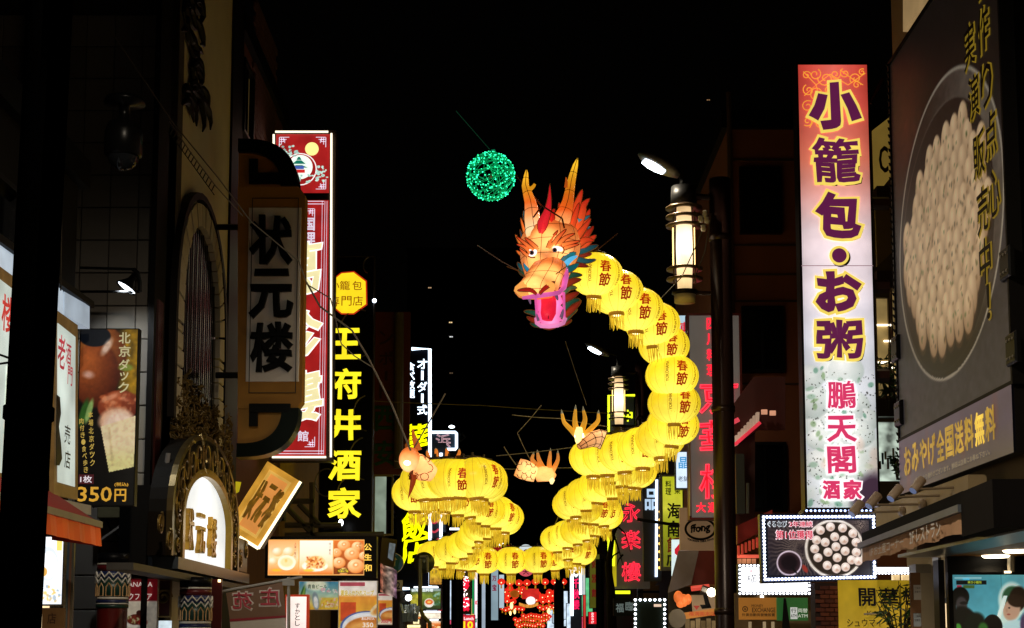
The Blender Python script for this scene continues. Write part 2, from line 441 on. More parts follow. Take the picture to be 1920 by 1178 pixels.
# further buildings on the X < 0 side
b = building('brick_building', 'dim reddish building whose lit window shows above the hanging brush board', -13, -4.95, 28.1, 33.5, 12.6, pbr('5b2a1c', .85, 0, .3, 6))
fr = facel(440, 1200, -4.95)
windows(b, [(fr, fr.px(447, 200)[0], fr.px(466, 200)[0], fr.px(455, 262)[1], fr.px(455, 120)[1], em('8a7240', .14, .3, 2)),
            (fr, fr.px(480, 200)[0], fr.px(500, 200)[0], fr.px(490, 500)[1], fr.px(490, 380)[1], None)], GLASSD)
brick_me = MB().bev(.01, .39, .01, .14, 0, .03, .006).mesh('brick'); brick_me.materials.append(pbr('4a2015', .85, 0, .3, 9))
mwb = b.matrix_world.inverted() @ fr.m
ab = fr.px(470, 200)[0]
for j in range(18):
    for i in range(7):
        o = bpy.data.objects.new('brick', brick_me); COL.objects.link(o); o.parent = b
        o.matrix_local = mwb @ Matrix.Translation((ab + .05 + i * .4 + (.2 if j % 2 else 0), fr.px(480, 262)[1] + j * .15, .002))
b = building('ochre_building', 'ochre rendered building between the red vertical sign and the black one', -13, -4.9, 33.6, 43.5, 11.8, pbr('8a6a3a', .85, 0, .25, 2, .2))
fr = facel(600, 1200, -4.9)
windows(b, [(fr, 2 + 2.4 * i, 3.5 + 2.4 * i, 5 + 3 * j, 6.9 + 3 * j, None) for i in range(3) for j in range(2)], GLASSD)
MB().box(-4.05 + 8.1, -4.05 + 8.2, 0, .3, 4.1, 4.3).build('ledge', DARKMETAL, b)
b = building('shuttered_building', 'dark brown building with a grey downpipe behind the unlit board with green letters', -13, -4.7, 43.6, 60, 11.0, pbr('3a2418', .85))
MB().tube([(8.3 / 2 + .12, -.15, 0), (8.3 / 2 + .12, -.15, 10.6)], .11, 10).build('downpipe', pbr('5e5550', .5), b)
fr = facel(700, 1200, -4.7)
windows(b, [(fr, 1 + 3 * i, 3 + 3 * i, 5 + 3 * j, 7 + 3 * j, None) for i in range(4) for j in range(2)], GLASSD)
for k, (y0, y1, h, c) in enumerate(((60.2, 80, 9.5, '2a2420'), (80.3, 110, 10.5, '30261e'), (110.5, 150, 9.0, '241e1c'))):
    b = building('street_building', 'unlit low building far down the street past the %s' % ('white neon sign', 'red bulb sign', 'last black poles')[k], -16, -4.8 + .3 * k, y0, y1, h, pbr(c, .85), 'far buildings along the street')
    fr = Fr((-4.8 + .3 * k, y0, 0), (0, 1, 0))
    windows(b, [(fr, 2 + 4 * i, 4.4 + 4 * i, 4.5, 6.5, None) for i in range(4)], GLASSD)
# X > 0 side
R1 = building('corner_restaurant', 'restaurant building carrying the big dumpling billboard and the brown awning', 5.3, 14, 12, 21.5, 16, pbr('8d7d5c', .8, 0, .15, 1.5, .1))
windows(R1, [(Fr((5.3, y, 0), (0, -1, 0)), 0, 1.45, .45, 2.1, SHOPFILL) for y in (18.2, 20.0, 21.4)], GLASSD)  # unseen glowing windows added here too, for low street light
R2 = building('brown_building', 'tall dim brown building with dark windows behind the tall dumpling sign', 4.16, 14, 30, 40, 11.4, pbr('7c4422', .85, 0, .2, 2, .15))
fr = front(1375, 1200, 29.99)
windows(R2, [(fr, fr.px(1380, 0)[0], fr.px(1456, 0)[0], fr.px(0, y1)[1], fr.px(0, y0)[1], None) for y0, y1 in ((316, 440), (576, 700), (830, 960))], GLASSD)
mw = R2.matrix_world.inverted() @ fr.m
for py in (300, 460, 515, 565, 720): MB().box(.02, 1.9, fr.px(1400, py)[1] - .015, fr.px(1400, py)[1] + .015, -.01, .03).build('string_course', pbr('3a2416', .8), R2, mw=mw)
MB().tube([(.06, 2, .1), (.06, 10.5, .1)], .05, 8).build('downpipe', pbr('4a3426', .5), R2, mw=mw)
for k, (y0, y1, h, c, t) in enumerate(((40.3, 60, 9.0, '2e241c', 'red neon restaurant sign'), (60.3, 85, 9.6, '2a221e', 'yellow green neon frame'), (85.4, 150, 8.6, '241c18', 'far red lantern rows'))):
    b = building('street_building', 'unlit low building set back behind the %s' % t, 5.0, 15, y0, y1, h, pbr(c, .85), 'far buildings along the street')
    fr = Fr((5.0, y1, 0), (0, -1, 0))
    windows(b, [(fr, 2 + 4 * i, 4.4 + 4 * i, 4.5, 6.5, None) for i in range(4)], GLASSD)
b = building('end_tower', 'black office tower closing the end of the street with a few lit windows', -12, 9, 180, 200, 46, pbr('0c0b0b', .9))
fr = front(960, 1200, 179.98)
for px, py, c in ((845, 605, 'e8c890'), (846, 632, 'd0d0d0'), (806, 540, 'a08060'), (1328, 188, '806040'), (846, 700, '504030')):
    a, bb = fr.px(px, py)
    windows(b, [(fr, a - .25, a + .25, bb - .14, bb + .14, em(c, 1.2, .2))], GLASSD)
# ------------------------------------------------------------------ paper lanterns
def lantern_shade(h, s):
    """lit paper: brightest round the bulb in the lower middle, fading with the distance from it"""
    m, n, l, o = _new('lantern_paper_' + h); c = lin(h)
    p = n.new('ShaderNodeBsdfPrincipled'); p.inputs['Base Color'].default_value = (*[x * .6 for x in c], 1); p.inputs['Roughness'].default_value = .35
    cr = n.new('ShaderNodeValToRGB'); e = cr.color_ramp.elements; e.new(.4); e.new(.7)
    hot = (min(1, c[0] * 1.06), min(1, c[1] * 1.25), min(1, c[2] + .13 * c[1])); cold = (c[0] * .86, c[1] * .72, c[2] * .7)
    for k_, (a_, h_) in enumerate(((.0, hot), (.4, c), (.72, c), (1.0, cold))): e[k_].position = a_; e[k_].color = (*h_, 1)
    t = n.new('ShaderNodeTexCoord'); d = n.new('ShaderNodeVectorMath'); d.operation = 'DISTANCE'; d.inputs[1].default_value = (0, -.1, -.12)
    r = n.new('ShaderNodeMapRange'); r.inputs['From Min'].default_value = .15; r.inputs['From Max'].default_value = .62
    r.inputs['To Min'].default_value = s * 1.4; r.inputs['To Max'].default_value = s * .6
    rc = n.new('ShaderNodeMapRange'); rc.inputs['From Min'].default_value = .18; rc.inputs['From Max'].default_value = .62; l.new(d.outputs['Value'], rc.inputs['Value']); l.new(rc.outputs[0], cr.inputs[0]); l.new(cr.outputs[0], p.inputs['Emission Color'])
    z = n.new('ShaderNodeTexNoise'); z.inputs['Scale'].default_value = 5; z.inputs['Detail'].default_value = 3
    k = n.new('ShaderNodeMath'); k.operation = 'MULTIPLY'; k2 = n.new('ShaderNodeMapRange'); k2.inputs['To Min'].default_value = .75; k2.inputs['To Max'].default_value = 1.25
    oi = n.new('ShaderNodeObjectInfo'); k3 = n.new('ShaderNodeMapRange'); k3.inputs['To Min'].default_value = .85; k3.inputs['To Max'].default_value = 1.12; k4 = n.new('ShaderNodeMath'); k4.operation = 'MULTIPLY'
    l.new(t.outputs['Object'], d.inputs[0]); l.new(d.outputs['Value'], r.inputs['Value']); l.new(t.outputs['Object'], z.inputs['Vector'])
    l.new(z.outputs['Fac'], k2.inputs['Value']); l.new(r.outputs[0], k.inputs[0]); l.new(k2.outputs[0], k.inputs[1])
    l.new(oi.outputs['Random'], k3.inputs['Value']); l.new(k.outputs[0], k4.inputs[0]); l.new(k3.outputs[0], k4.inputs[1])
    l.new(k4.outputs[0], p.inputs['Emission Strength']); l.new(p.outputs[0], o.inputs[0]); return m
PAPER = lantern_shade('f9d826', 1.0)
RAD, ASP, RIBS = .39, .80, 16
def shade_r(t):      # t from 0 (bottom) to 1 (top): radius and height of the shade
    a = math.pi * (.07 + .845 * t); return RAD * math.sin(a) ** .92, -RAD * ASP * math.cos(a)
def make_lantern():
    r = thing('paper_lantern', 'x', 'lantern')
    m = MB(); k = RIBS * 3; vs = []; n = 12
    for i in range(n + 1):
        rr, h = shade_r(i / n)
        for q in range(k):
            t = 2 * math.pi * q / k; f = 1 - .022 * abs(math.cos(t * RIBS / 2)) ** 3
            vs.append((rr * f * math.cos(t), rr * f * math.sin(t), h))
    m.add(vs, [(i * k + q, i * k + (q + 1) % k, (i + 1) * k + (q + 1) % k, (i + 1) * k + q) for i in range(n) for q in range(k)])
    m.build('shade', PAPER, r, True)
    m = MB()
    for q in range(RIBS):
        t = 2 * math.pi * q / RIBS
        m.tube([(shade_r(i / 12)[0] * .984 * math.cos(t), shade_r(i / 12)[0] * .984 * math.sin(t), shade_r(i / 12)[1]) for i in range(13)], .0019, 4, caps=False)
    m.build('wire_ribs', em('a8801a', .45, .1), r)
    zb = shade_r(0)[1]; rb = shade_r(0)[0]
    MB().lathe([(rb + .012, zb - .045), (rb + .018, zb - .03), (rb + .018, zb + .012), (rb + .004, zb + .02), (rb - .004, zb + .01), (rb - .01, zb - .03), (rb - .01, zb - .045), (rb + .012, zb - .045)], 16).build('bottom_ring', em('b88018', .4, .2), r, True)
    MB().ell((0, 0, zb - .01), (rb - .02, rb - .02, .035), 10, 5).build('bulb', em('ffeeb8', 3.0, 0), r, True)
    zt = shade_r(1)[1]; rt = shade_r(1)[0]
    MB().lathe([(rt + .012, zt - .02), (rt + .016, zt + .02), (rt - .02, zt + .03), (.02, zt + .034), (.02, zt + .09), (0.0, zt + .09)], 12).build('top_cap', pbr('4a3a1c', .5, .3), r, True)
    m = MB()
    for q in range(20):
        t = 2 * math.pi * q / 20; L = .17 + .07 * rnd.random(); x, y = (rb + .006) * math.cos(t), (rb + .006) * math.sin(t); dx, dy = rnd.uniform(-.02, .02), rnd.uniform(-.02, .02)
        wv = .009; tx, ty = -math.sin(t) * wv, math.cos(t) * wv
        a = [(x - tx, y - ty, zb - .03), (x + tx, y + ty, zb - .03), (x + tx + dx * .5, y + ty + dy * .5, zb - .03 - L * .6), (x + dx + tx * .5, y + dy + ty * .5, zb - .03 - L), (x + dx - tx * .5, y + dy - ty * .5, zb - .03 - L), (x - tx + dx * .5, y - ty + dy * .5, zb - .03 - L * .6)]
        m.add(a, [(0, 1, 2, 5), (5, 2, 3, 4)])
    m.build('fringe', em('e4bc28', .72, .3, 8), r)
    # printing, wrapped round the shade: two big characters and the place names up each side
    def wrap(mb, off):
        def f(x, y, z):
            yy = max(-RAD * ASP * .93, min(RAD * ASP * .93, y)); a = math.acos(-yy / (RAD * ASP)) if abs(yy) < RAD * ASP else 0
            rr = RAD * math.sin(a) ** .92 + .006; th = -math.pi / 2 + off + x / RAD
            return rr * math.cos(th), rr * math.sin(th), yy
        return mb.xf(f)
    m = MB()
    write('春', 0, .085, .17, .17, 0, .0045, rough=.02, mb=m); write('節', 0, -.11, .18, .18, 0, .005, rough=.02, mb=m)
    m.v = [(x, y, 0) for x, y, z in m.v]; wrap(m, .3).build('characters', em('c03008', .6, .3), r)
    for t_, x_, w_ in (('CHINATOWN', .235, .33), ('YOKOHAMA', -.225, .3)):
        m = write(t_, x_, 0, w_, .05, 0, .0012, rot=90)
        m.v = [(x, y, 0) for x, y, z in m.v]; wrap(m, .3).build('place_name', em('8a4a10', .5, .1), r)
    return r
LAN = make_lantern()
# centre (px, py) and width in the photograph, and the distance; in order from the head to the tail
body = [(1117, 515, 22.0), (1155, 548, 22.25), (1193, 581, 22.5), (1224, 608, 22.75), (1245, 648, 23.0), (1260, 705, 23.0), (1264, 757, 23.2), (1262, 797, 23.5), (1238, 822, 23.8), (1205, 840, 24.2), (1168, 848, 24.6), (1138, 853, 25.0), (1112, 858, 25.4)]
n_head = len(body)
coil1 = [(1140, 872, 26.4), (1163, 878, 27.0), (1183, 881, 27.5), (1192, 884, 28.0), (1172, 894, 28.6), (1148, 902, 29.2), (1122, 912, 29.8), (1098, 926, 30.4), (1078, 940, 31.0), (1073, 946, 31.6), (1094, 952, 32.2), (1114, 954, 32.8), (1130, 958, 33.2), (1135, 967, 33.8), (1118, 978, 34.4), (1100, 987, 35.0), (1082, 995, 35.6), (1064, 1002, 36.2), (1044, 1010, 36.8)]
coil2 = [(1064, 1024, 37.6), (1082, 1031, 38.2), (1088, 1036, 38.8), (1066, 1042, 39.2), (1040, 1046, 39.6)]
row = [(1008, 1050, 39.4), (958, 1051, 39.4), (908, 1051, 39.4)]
coil3 = [(884, 1046, 39.2), (866, 1045, 38.8), (846, 1043, 38.4), (829, 1041, 38.0), (812, 1039, 37.6), (846, 1030, 37.0), (868, 1022, 36.4), (884, 1012, 35.8), (893, 1000, 35.2), (900, 990, 34.6), (916, 982, 34.0), (932, 979, 33.4), (944, 976, 32.8), (946, 970, 32.2), (930, 960, 31.6), (910, 956, 31.0), (893, 950, 30.4)]
coil4 = [(878, 940, 29.6), (858, 934, 28.8), (836, 928, 28.2), (812, 924, 27.6), (792, 926, 27.2), (778, 924, 26.8)]
top = [(796, 900, 25.6), (818, 898, 25.2), (842, 897, 25.0), (866, 896, 24.9), (890, 896, 24.9), (905, 899, 25.1), (908, 908, 25.6)]
head_txt = ['yellow paper lantern directly behind the dragon head mane', 'yellow paper lantern second behind the dragon head', 'yellow paper lantern third behind the dragon head', 'yellow paper lantern fourth from the head, over the outer bend',
            'yellow paper lantern fifth from the head where the body turns down', 'yellow paper lantern on the outermost bulge of the neck, sixth from the head', 'yellow paper lantern seventh from the head, beside the pink neon sign', 'yellow paper lantern eighth from the head, lowest of the vertical stretch',
            'yellow paper lantern where the neck turns back under itself', 'yellow paper lantern second past the lower bend of the neck', 'yellow paper lantern just before the raised claw hand cuff', 'yellow paper lantern directly below the raised claw hand', 'yellow paper lantern at the tip of the fold under the raised claw hand']
grp = 'yellow paper lanterns forming the dragon body'
first = True
def put_lantern(px, py, Y, label, sc=1.0, rz=None, tilt=None):
    global first
    o = LAN if first else copy_tree(LAN); first = False
    o.location = PY(px, py, Y); o.rotation_euler = (R(rnd.uniform(-6, 6)) if tilt is None else tilt, R(rnd.uniform(-5, 5)), R(rnd.uniform(-14, 14)) if rz is None else rz)
    o.scale = (sc * rnd.uniform(.97, 1.03),) * 3; tag(o, label, 'lantern', grp); return o
BODY_PTS = []
for i, (px, py, Y) in enumerate(body):
    put_lantern(px, py, Y, head_txt[i], 1.0, R(rnd.uniform(-6, 4) - (10 if i > 8 else 0)))
ORD = 'first second third fourth fifth sixth seventh eighth ninth tenth eleventh twelfth thirteenth fourteenth fifteenth sixteenth seventeenth eighteenth nineteenth twentieth'.split()
for lst, lab, ro in ((coil1, 'yellow paper lantern, %s below the raised claw fold, in the coils above the red neon', -12), (coil2, 'yellow paper lantern, %s in the lowest coil leading to the hanging three', 0),
                     (coil3, 'yellow paper lantern, %s of the zigzag after the hanging three, by the yellow neon writing', 12), (coil4, 'yellow paper lantern, %s in the coil passing under the orange scaly leg', 10), (top, 'yellow paper lantern, %s from the orange scaly leg along the thick upper fold', 14)):
    for i, (px, py, Y) in enumerate(lst): put_lantern(px, py, Y, lab % ORD[i], 1.0 if lst is not coil1 or Y > 29 else .98, R(ro + rnd.uniform(-30, 30)))
for (px, py, Y), lab in zip(row, ('yellow paper lantern of the hanging three, beside the lowest coil with tassels', 'yellow paper lantern in the middle of the hanging three', 'yellow paper lantern of the hanging three, touching the zigzag coil')):
    put_lantern(px, py, Y, lab, 1.05, R(rnd.uniform(-4, 6)), 0.0)
# carrying cable of the body
def cable(name, label, pts, r, mat, sag=0.0, group=None, cat='cable'):
    P = [Vector(p) for p in pts]; out = []
    for a, b in zip(P[:-1], P[1:]):
        for i in range(12):
            t = i / 12; p = a.lerp(b, t); p.z -= sag * 4 * t * (1 - t); out.append(p)
    out.append(P[-1]); base = out[0].copy()
    o = MB().tube([p - base for p in out], r, 5).build(name, mat, None); o.location = base
    return tag(o, label, cat, group)
allp = body + coil1 + coil2 + row + coil3 + coil4 + top[:1] + top
P = [PY(px, py, Y) + Vector((0, 0, .345)) for px, py, Y in allp]
m = MB().tube([p - P[0] for p in P], .012, 5); o = m.build('suspension_cable', pbr('2a2620', .5)); o.location = P[0]
tag(o, 'thin dark cable threading through the tops of the dragon lanterns', 'cable')

# ------------------------------------------------------------------ the dragon head: a lit silk lantern on a wire frame
YH = 21.3
K = YH / F
HO = PY(1030, 480, YH)
head = thing('dragon_head_lantern', 'glowing orange dragon head lantern with horns, red mane and open pink mouth', 'lantern figure', Matrix.Translation(HO))
def H(px, py, d=0.0):            # a point of the head; d metres towards the camera
    return PY(px, py, YH - d) - HO
def silk(key, stops, s, axis='Z', lo=-1, hi=1, bulbs=(), reach=.4):
    """dyed silk lit from inside: the dye runs along one axis of the part"""
    m, n, l, o = _new('silk_' + key)
    t = n.new('ShaderNodeTexCoord'); x = n.new('ShaderNodeSeparateXYZ'); r = n.new('ShaderNodeMapRange'); r.inputs['From Min'].default_value = lo; r.inputs['From Max'].default_value = hi
    cr = n.new('ShaderNodeValToRGB'); e = cr.color_ramp.elements
    while len(e) < len(stops): e.new(.5)
    for k, (a, h) in enumerate(stops): e[k].position = a; e[k].color = (*lin(h), 1)
    z = n.new('ShaderNodeTexNoise'); z.inputs['Scale'].default_value = 4; z.inputs['Detail'].default_value = 3
    k2 = n.new('ShaderNodeMapRange'); k2.inputs['From Min'].default_value = .3; k2.inputs['From Max'].default_value = .7; k2.inputs['To Min'].default_value = s * .8; k2.inputs['To Max'].default_value = s * 1.2
    p = n.new('ShaderNodeBsdfPrincipled'); p.inputs['Roughness'].default_value = .4
    l.new(t.outputs['Object'], x.inputs[0]); l.new(x.outputs[axis], r.inputs['Value']); l.new(r.outputs[0], cr.inputs[0])
    l.new(cr.outputs[0], p.inputs['Emission Color']); l.new(cr.outputs[0], p.inputs['Base Color'])
    l.new(t.outputs['Object'], z.inputs['Vector']); l.new(z.outputs['Fac'], k2.inputs['Value']); out = k2.outputs[0]
    best = None
    for b in bulbs:                       # the silk is brightest where a bulb stands close behind it
        d = n.new('ShaderNodeVectorMath'); d.operation = 'DISTANCE'; d.inputs[1].default_value = b; l.new(t.outputs['Object'], d.inputs[0])
        r_ = n.new('ShaderNodeMapRange'); r_.interpolation_type = 'SMOOTHSTEP'; r_.inputs['From Min'].default_value = .06; r_.inputs['From Max'].default_value = reach; r_.inputs['To Min'].default_value = 1.9; r_.inputs['To Max'].default_value = .7
        l.new(d.outputs['Value'], r_.inputs['Value'])
        if best is None: best = r_.outputs[0]
        else:
            q = n.new('ShaderNodeMath'); q.operation = 'MAXIMUM'; l.new(best, q.inputs[0]); l.new(r_.outputs[0], q.inputs[1]); best = q.outputs[0]
    if best is not None:
        mr = n.new('ShaderNodeMapRange'); mr.inputs['From Min'].default_value = .6; mr.inputs['From Max'].default_value = 1.5; mr.inputs['To Min'].default_value = .7; mr.inputs['To Max'].default_value = 0; l.new(best, mr.inputs['Value'])
        mx = n.new('ShaderNodeMix'); mx.data_type = 'RGBA'; mx.inputs[7].default_value = (*lin('e0561c'), 1); l.new(mr.outputs[0], mx.inputs[0]); l.new(cr.outputs[0], mx.inputs[6]); l.new(mx.outputs[2], p.inputs['Emission Color'])
        q = n.new('ShaderNodeMath'); q.operation = 'MULTIPLY'; l.new(best, q.inputs[0]); l.new(out, q.inputs[1]); out = q.outputs[0]
    l.new(out, p.inputs['Emission Strength']); l.new(p.outputs[0], o.inputs[0]); return m
WIRE = pbr('5a2a10', .6)
def loft(rows, k=16):
    """rows: (px, py, half width px, depth of centre m, half depth m)"""
    vs = []; n = len(rows)
    for (px, py, hw, d, hd) in rows:
        c = H(px, py, d)
        for q in range(k):
            t = 2 * math.pi * q / k; vs.append((c.x + hw * K * math.cos(t), c.y - hd * math.sin(t), c.z))
    fs = [(i * k + (q + 1) % k, i * k + q, (i + 1) * k + q, (i + 1) * k + (q + 1) % k) for i in range(n - 1) for q in range(k)]
    fs += [tuple(range(k)), tuple((n - 1) * k + q for q in range(k - 1, -1, -1))]
    return vs, fs, k
def wires(vs, k, n, step=2, every=1, grow=1.0, r=.0036):
    m = MB()
    for q in range(0, k, step): m.tube([Vector(vs[i * k + q]) for i in range(n)], r, 4, caps=False)
    for i in range(0, n, every): m.tube([Vector(vs[i * k + q]) for q in range(k)], r, 4, closed=True)
    return m
sk = [(1034, 408, 10, .0, .1), (1034, 418, 34, .0, .25), (1033, 432, 50, .0, .36), (1032, 446, 56, .0, .42), (1032, 460, 58, .02, .45), (1031, 474, 57, .03, .46), (1029, 488, 54, .06, .46), (1027, 502, 48, .08, .42), (1026, 518, 42, .1, .38), (1026, 532, 36, .08, .32)]
vs, fs, k = loft(sk, 20)
MB().add(vs, fs).build('skull', silk('skull', [(0, 'f08a3c'), (.4, 'fab468'), (.7, 'f8a858'), (1, 'e8702c')], 1.0, 'Z', -.4, .5, [tuple(H(1022, 448, .45)), tuple(H(1060, 486, .45)), tuple(H(996, 500, .45))], .3), head, True)
wires(vs, k, len(sk), 2, 2).build('skull_wires', WIRE, head)
sn = [(1034, 486, 14, .40, .1), (1031, 494, 30, .44, .22), (1027, 506, 35, .54, .3), (1020, 518, 36, .66, .32), (1013, 530, 37, .76, .32), (1007, 540, 40, .84, .3), (1005, 549, 39, .86, .26), (1004, 556, 32, .84, .2)]
vs, fs, k = loft(sn, 18)
MB().add(vs, fs).build('snout', silk('snout', [(0, 'f8b060'), (.5, 'f08c40'), (1, 'f09a4c')], 1.0, 'Z', -.52, .02, [tuple(H(1026, 513, .9)), tuple(H(994, 540, 1.1))], .32), head, True)
wires(vs, k, len(sn), 2, 3).build('snout_wires', WIRE, head)
nl = [(983, 530, 8, .95, .06), (980, 538, 14, 1.0, .12), (979, 546, 15, 1.0, .12), (982, 553, 9, .98, .07)]
vs, fs, k = loft(nl, 12); MB().add(vs, fs).build('nostril', em('f8a850', 1.0), head, True)
vs, fs, k = loft([(x + 46, y - 4, h, d, e) for x, y, h, d, e in nl], 12); MB().add(vs, fs).build('nostril', em('f8a850', 1.0), head, True)
# glowing bulb showing through the silk
MB().ell(H(1026, 513, .93), (.045, .03, .045), 10, 8).build('bulb_spot', em('fffaf0', 5, 0), head, True)
# eyes
for (ex, ey, ew, eh, d, tl) in ((999, 474, 10.5, 7.5, .42, 6), (1042, 469, 14, 8, .44, 0)):
    b = MB().ell((0, 0, 0), (ew * K, .07, eh * K), 16, 10).build('eyeball', em('fff4e8', 1.3, .05), head, True); b.matrix_local = Matrix.Translation(H(ex, ey, d)) @ Matrix.Rotation(R(tl), 4, 'Y')
    o = MB().ell((0, 0, 0), (4.6 * K, .02, 4.6 * K), 14, 8).build('iris', em('6a5a6a', .5, .0), head, True); o.location = H(ex - 2, ey, d + .066)
    o = MB().ell((0, 0, 0), (2.8 * K, .012, 2.8 * K), 12, 8).build('pupil', pbr('0c0a0a', .2), head, True); o.location = H(ex - 2, ey, d + .082)
    m = MB().tube([H(ex + ew * 1.12 * math.cos(t), ey + eh * 1.25 * math.sin(t), d + .02) for t in [2 * math.pi * i / 20 for i in range(20)]], .009, 5, closed=True); m.build('eye_rim', pbr('7a2408', .5), head)
# flames, leaves and horns: curved tapering tongues with a raised spine and a wire edge
def tongue(name, pts, w, mat, d0, d1, thick=.05, edge=None, parent=None, prof=None):
    """pts: px points from base to tip; w: half width px at the base; swells then tapers"""
    C = []; n = len(pts)
    N = 10; cum = [0]
    for a, b in zip(pts[:-1], pts[1:]): cum.append(cum[-1] + math.hypot(b[0] - a[0], b[1] - a[1]))
    def at(t):
        s = t * cum[-1]
        for i in range(n - 1):
            if s <= cum[i + 1] + 1e-6: u = (s - cum[i]) / max(1e-6, cum[i + 1] - cum[i]); break
        p0 = pts[max(i - 1, 0)]; p1 = pts[i]; p2 = pts[i + 1]; p3 = pts[min(i + 2, n - 1)]
        f = lambda a, b, c, d: .5 * (2 * b + (c - a) * u + (2 * a - 5 * b + 4 * c - d) * u * u + (3 * b - a - 3 * c + d) * u ** 3)
        return f(p0[0], p1[0], p2[0], p3[0]), f(p0[1], p1[1], p2[1], p3[1])
    vs = []; L = []; Rr = []
    for i in range(N + 1):
        t = i / N; x, y = at(t); x2, y2 = at(min(1, t + .03)); x1, y1 = at(max(0, t - .03)); dx, dy = x2 - x1, y2 - y1; q = math.hypot(dx, dy) or 1
        nx, ny = -dy / q, dx / q; ww = w * (prof(t) if prof else (.75 + .6 * t) * (1 - t) ** .75 * 1.15 + .01); d = d0 + (d1 - d0) * t
        a = H(x + nx * ww, y + ny * ww, d); b = H(x - nx * ww, y - ny * ww, d); c = H(x, y, d + thick * (1 - t)); e = H(x, y, d - thick * (1 - t))
        vs += [a, c, b, e]; L.append(a); Rr.append(b)
    fs = []
    for i in range(N):
        for j in range(4): fs.append((i * 4 + j, i * 4 + (j + 1) % 4, (i + 1) * 4 + (j + 1) % 4, (i + 1) * 4 + j))
    fs.append((3, 2, 1, 0))
    if isinstance(mat, tuple):            # dyed silk: one dye at the root running into another at the tip
        o = MB().add(vs, fs).build(name, printed(mat[2], .4), parent or head); at_ = o.data.color_attributes.new('print', 'FLOAT_COLOR', 'POINT'); c0, c1 = lin(mat[0]), lin(mat[1]); cc = []
        for i in range(N + 1):
            u = (i / N) ** .8
            for j in range(4): f_ = 1.15 if j in (1, 3) else .85; cc += [f_ * (a * (1 - u) + b * u) for a, b in zip(c0, c1)] + [1]
        at_.data.foreach_set('color', cc)
    else: o = MB().add(vs, fs).build(name, mat, parent or head)
    if edge: MB().tube(L + Rr[::-1], .006, 4).build('edge_wire', edge, o)
    return o
EDG = pbr('b89050', .5); RED = ('ec6028', 'a81812', .9); RED2 = ('d04420', '84140f', .8); ORG = ('f09038', 'd05820', .95); TEAL = ('4a98a0', '1a5060', .7); TEAL2 = ('2a7078', '0e3844', .6); GRN = ('2a6a50', '12382a', .6); MAR = ('b03a20', '641410', .7)
def horn(pts, mat, d):
    C = []; rs = []
    for i, (x, y, r) in enumerate(pts): C.append(H(x, y, d - .25 * i / len(pts))); rs.append(r * K)
    m = MB().tube(C, rs, 12); o = m.build('horn', mat, head, True)
    mw_ = MB()
    for q in range(0, 12, 3): mw_.tube([Vector(m.v[i * 12 + q]) for i in range(len(pts))], .004, 4, caps=False)
    for i in range(1, len(pts), 2): mw_.tube([Vector(m.v[i * 12 + q]) for q in range(12)], .004, 4, closed=True)
    mw_.build('wire', WIRE, o); return o
HORN = silk('horn', [(0, 'ffa050'), (.12, 'ffd898'), (.25, 'f8a860'), (.42, 'd85418'), (.62, 'b85810'), (.8, 'd08818'), (1, 'f0b828')], 1.1, 'Z', .1, 1.25)
HORN2 = silk('horn_short', [(0, 'ffa050'), (.2, 'ffe0a8'), (.4, 'f8a060'), (.6, 'd86020'), (.8, 'c88018'), (1, 'f0b028')], 1.05, 'Z', .1, 1.1)
o = horn([(1003, 448, 19), (1001, 430, 16), (998, 410, 15), (997, 395, 13.5), (994, 378, 11), (989, 362, 9), (985, 348, 7), (986, 335, 5.2), (987, 325, 3.5), (987, 319, 1.2)], HORN2, .2)
tongue('horn_branch', [(994, 355), (1000, 350), (1003, 345)], 3.5, em('d89018', .9), .2, .2, .025, None, o, lambda t: 1.2 - .5 * t)
o = horn([(1040, 446, 20), (1046, 428, 19), (1054, 410, 17), (1060, 395, 14), (1065, 378, 11), (1068, 360, 9.5), (1071, 342, 8), (1075, 325, 6.8), (1079, 310, 5), (1082, 300, 2.2), (1083, 297, .6)], HORN, .2)
tongue('horn_branch', [(1061, 352), (1062, 340), (1061, 332)], 3.5, em('b85014', .8), .2, .2, .03, None, o)
tongue('crest_flame', [(1014, 438), (1018, 418), (1026, 398), (1030, 375), (1031, 344)], 10, ('e02430', 'a81018', 1.0), .45, .15, .09, EDG, prof=lambda t: min(1, .22 + 4.5 * t) * 1.25 * (1 - t) ** 1.0 + .02)
tongue('crest_flame', [(1034, 420), (1036, 400), (1040, 392)], 7, ('d02018', 'a01010', .9), .3, .2, .06, EDG)
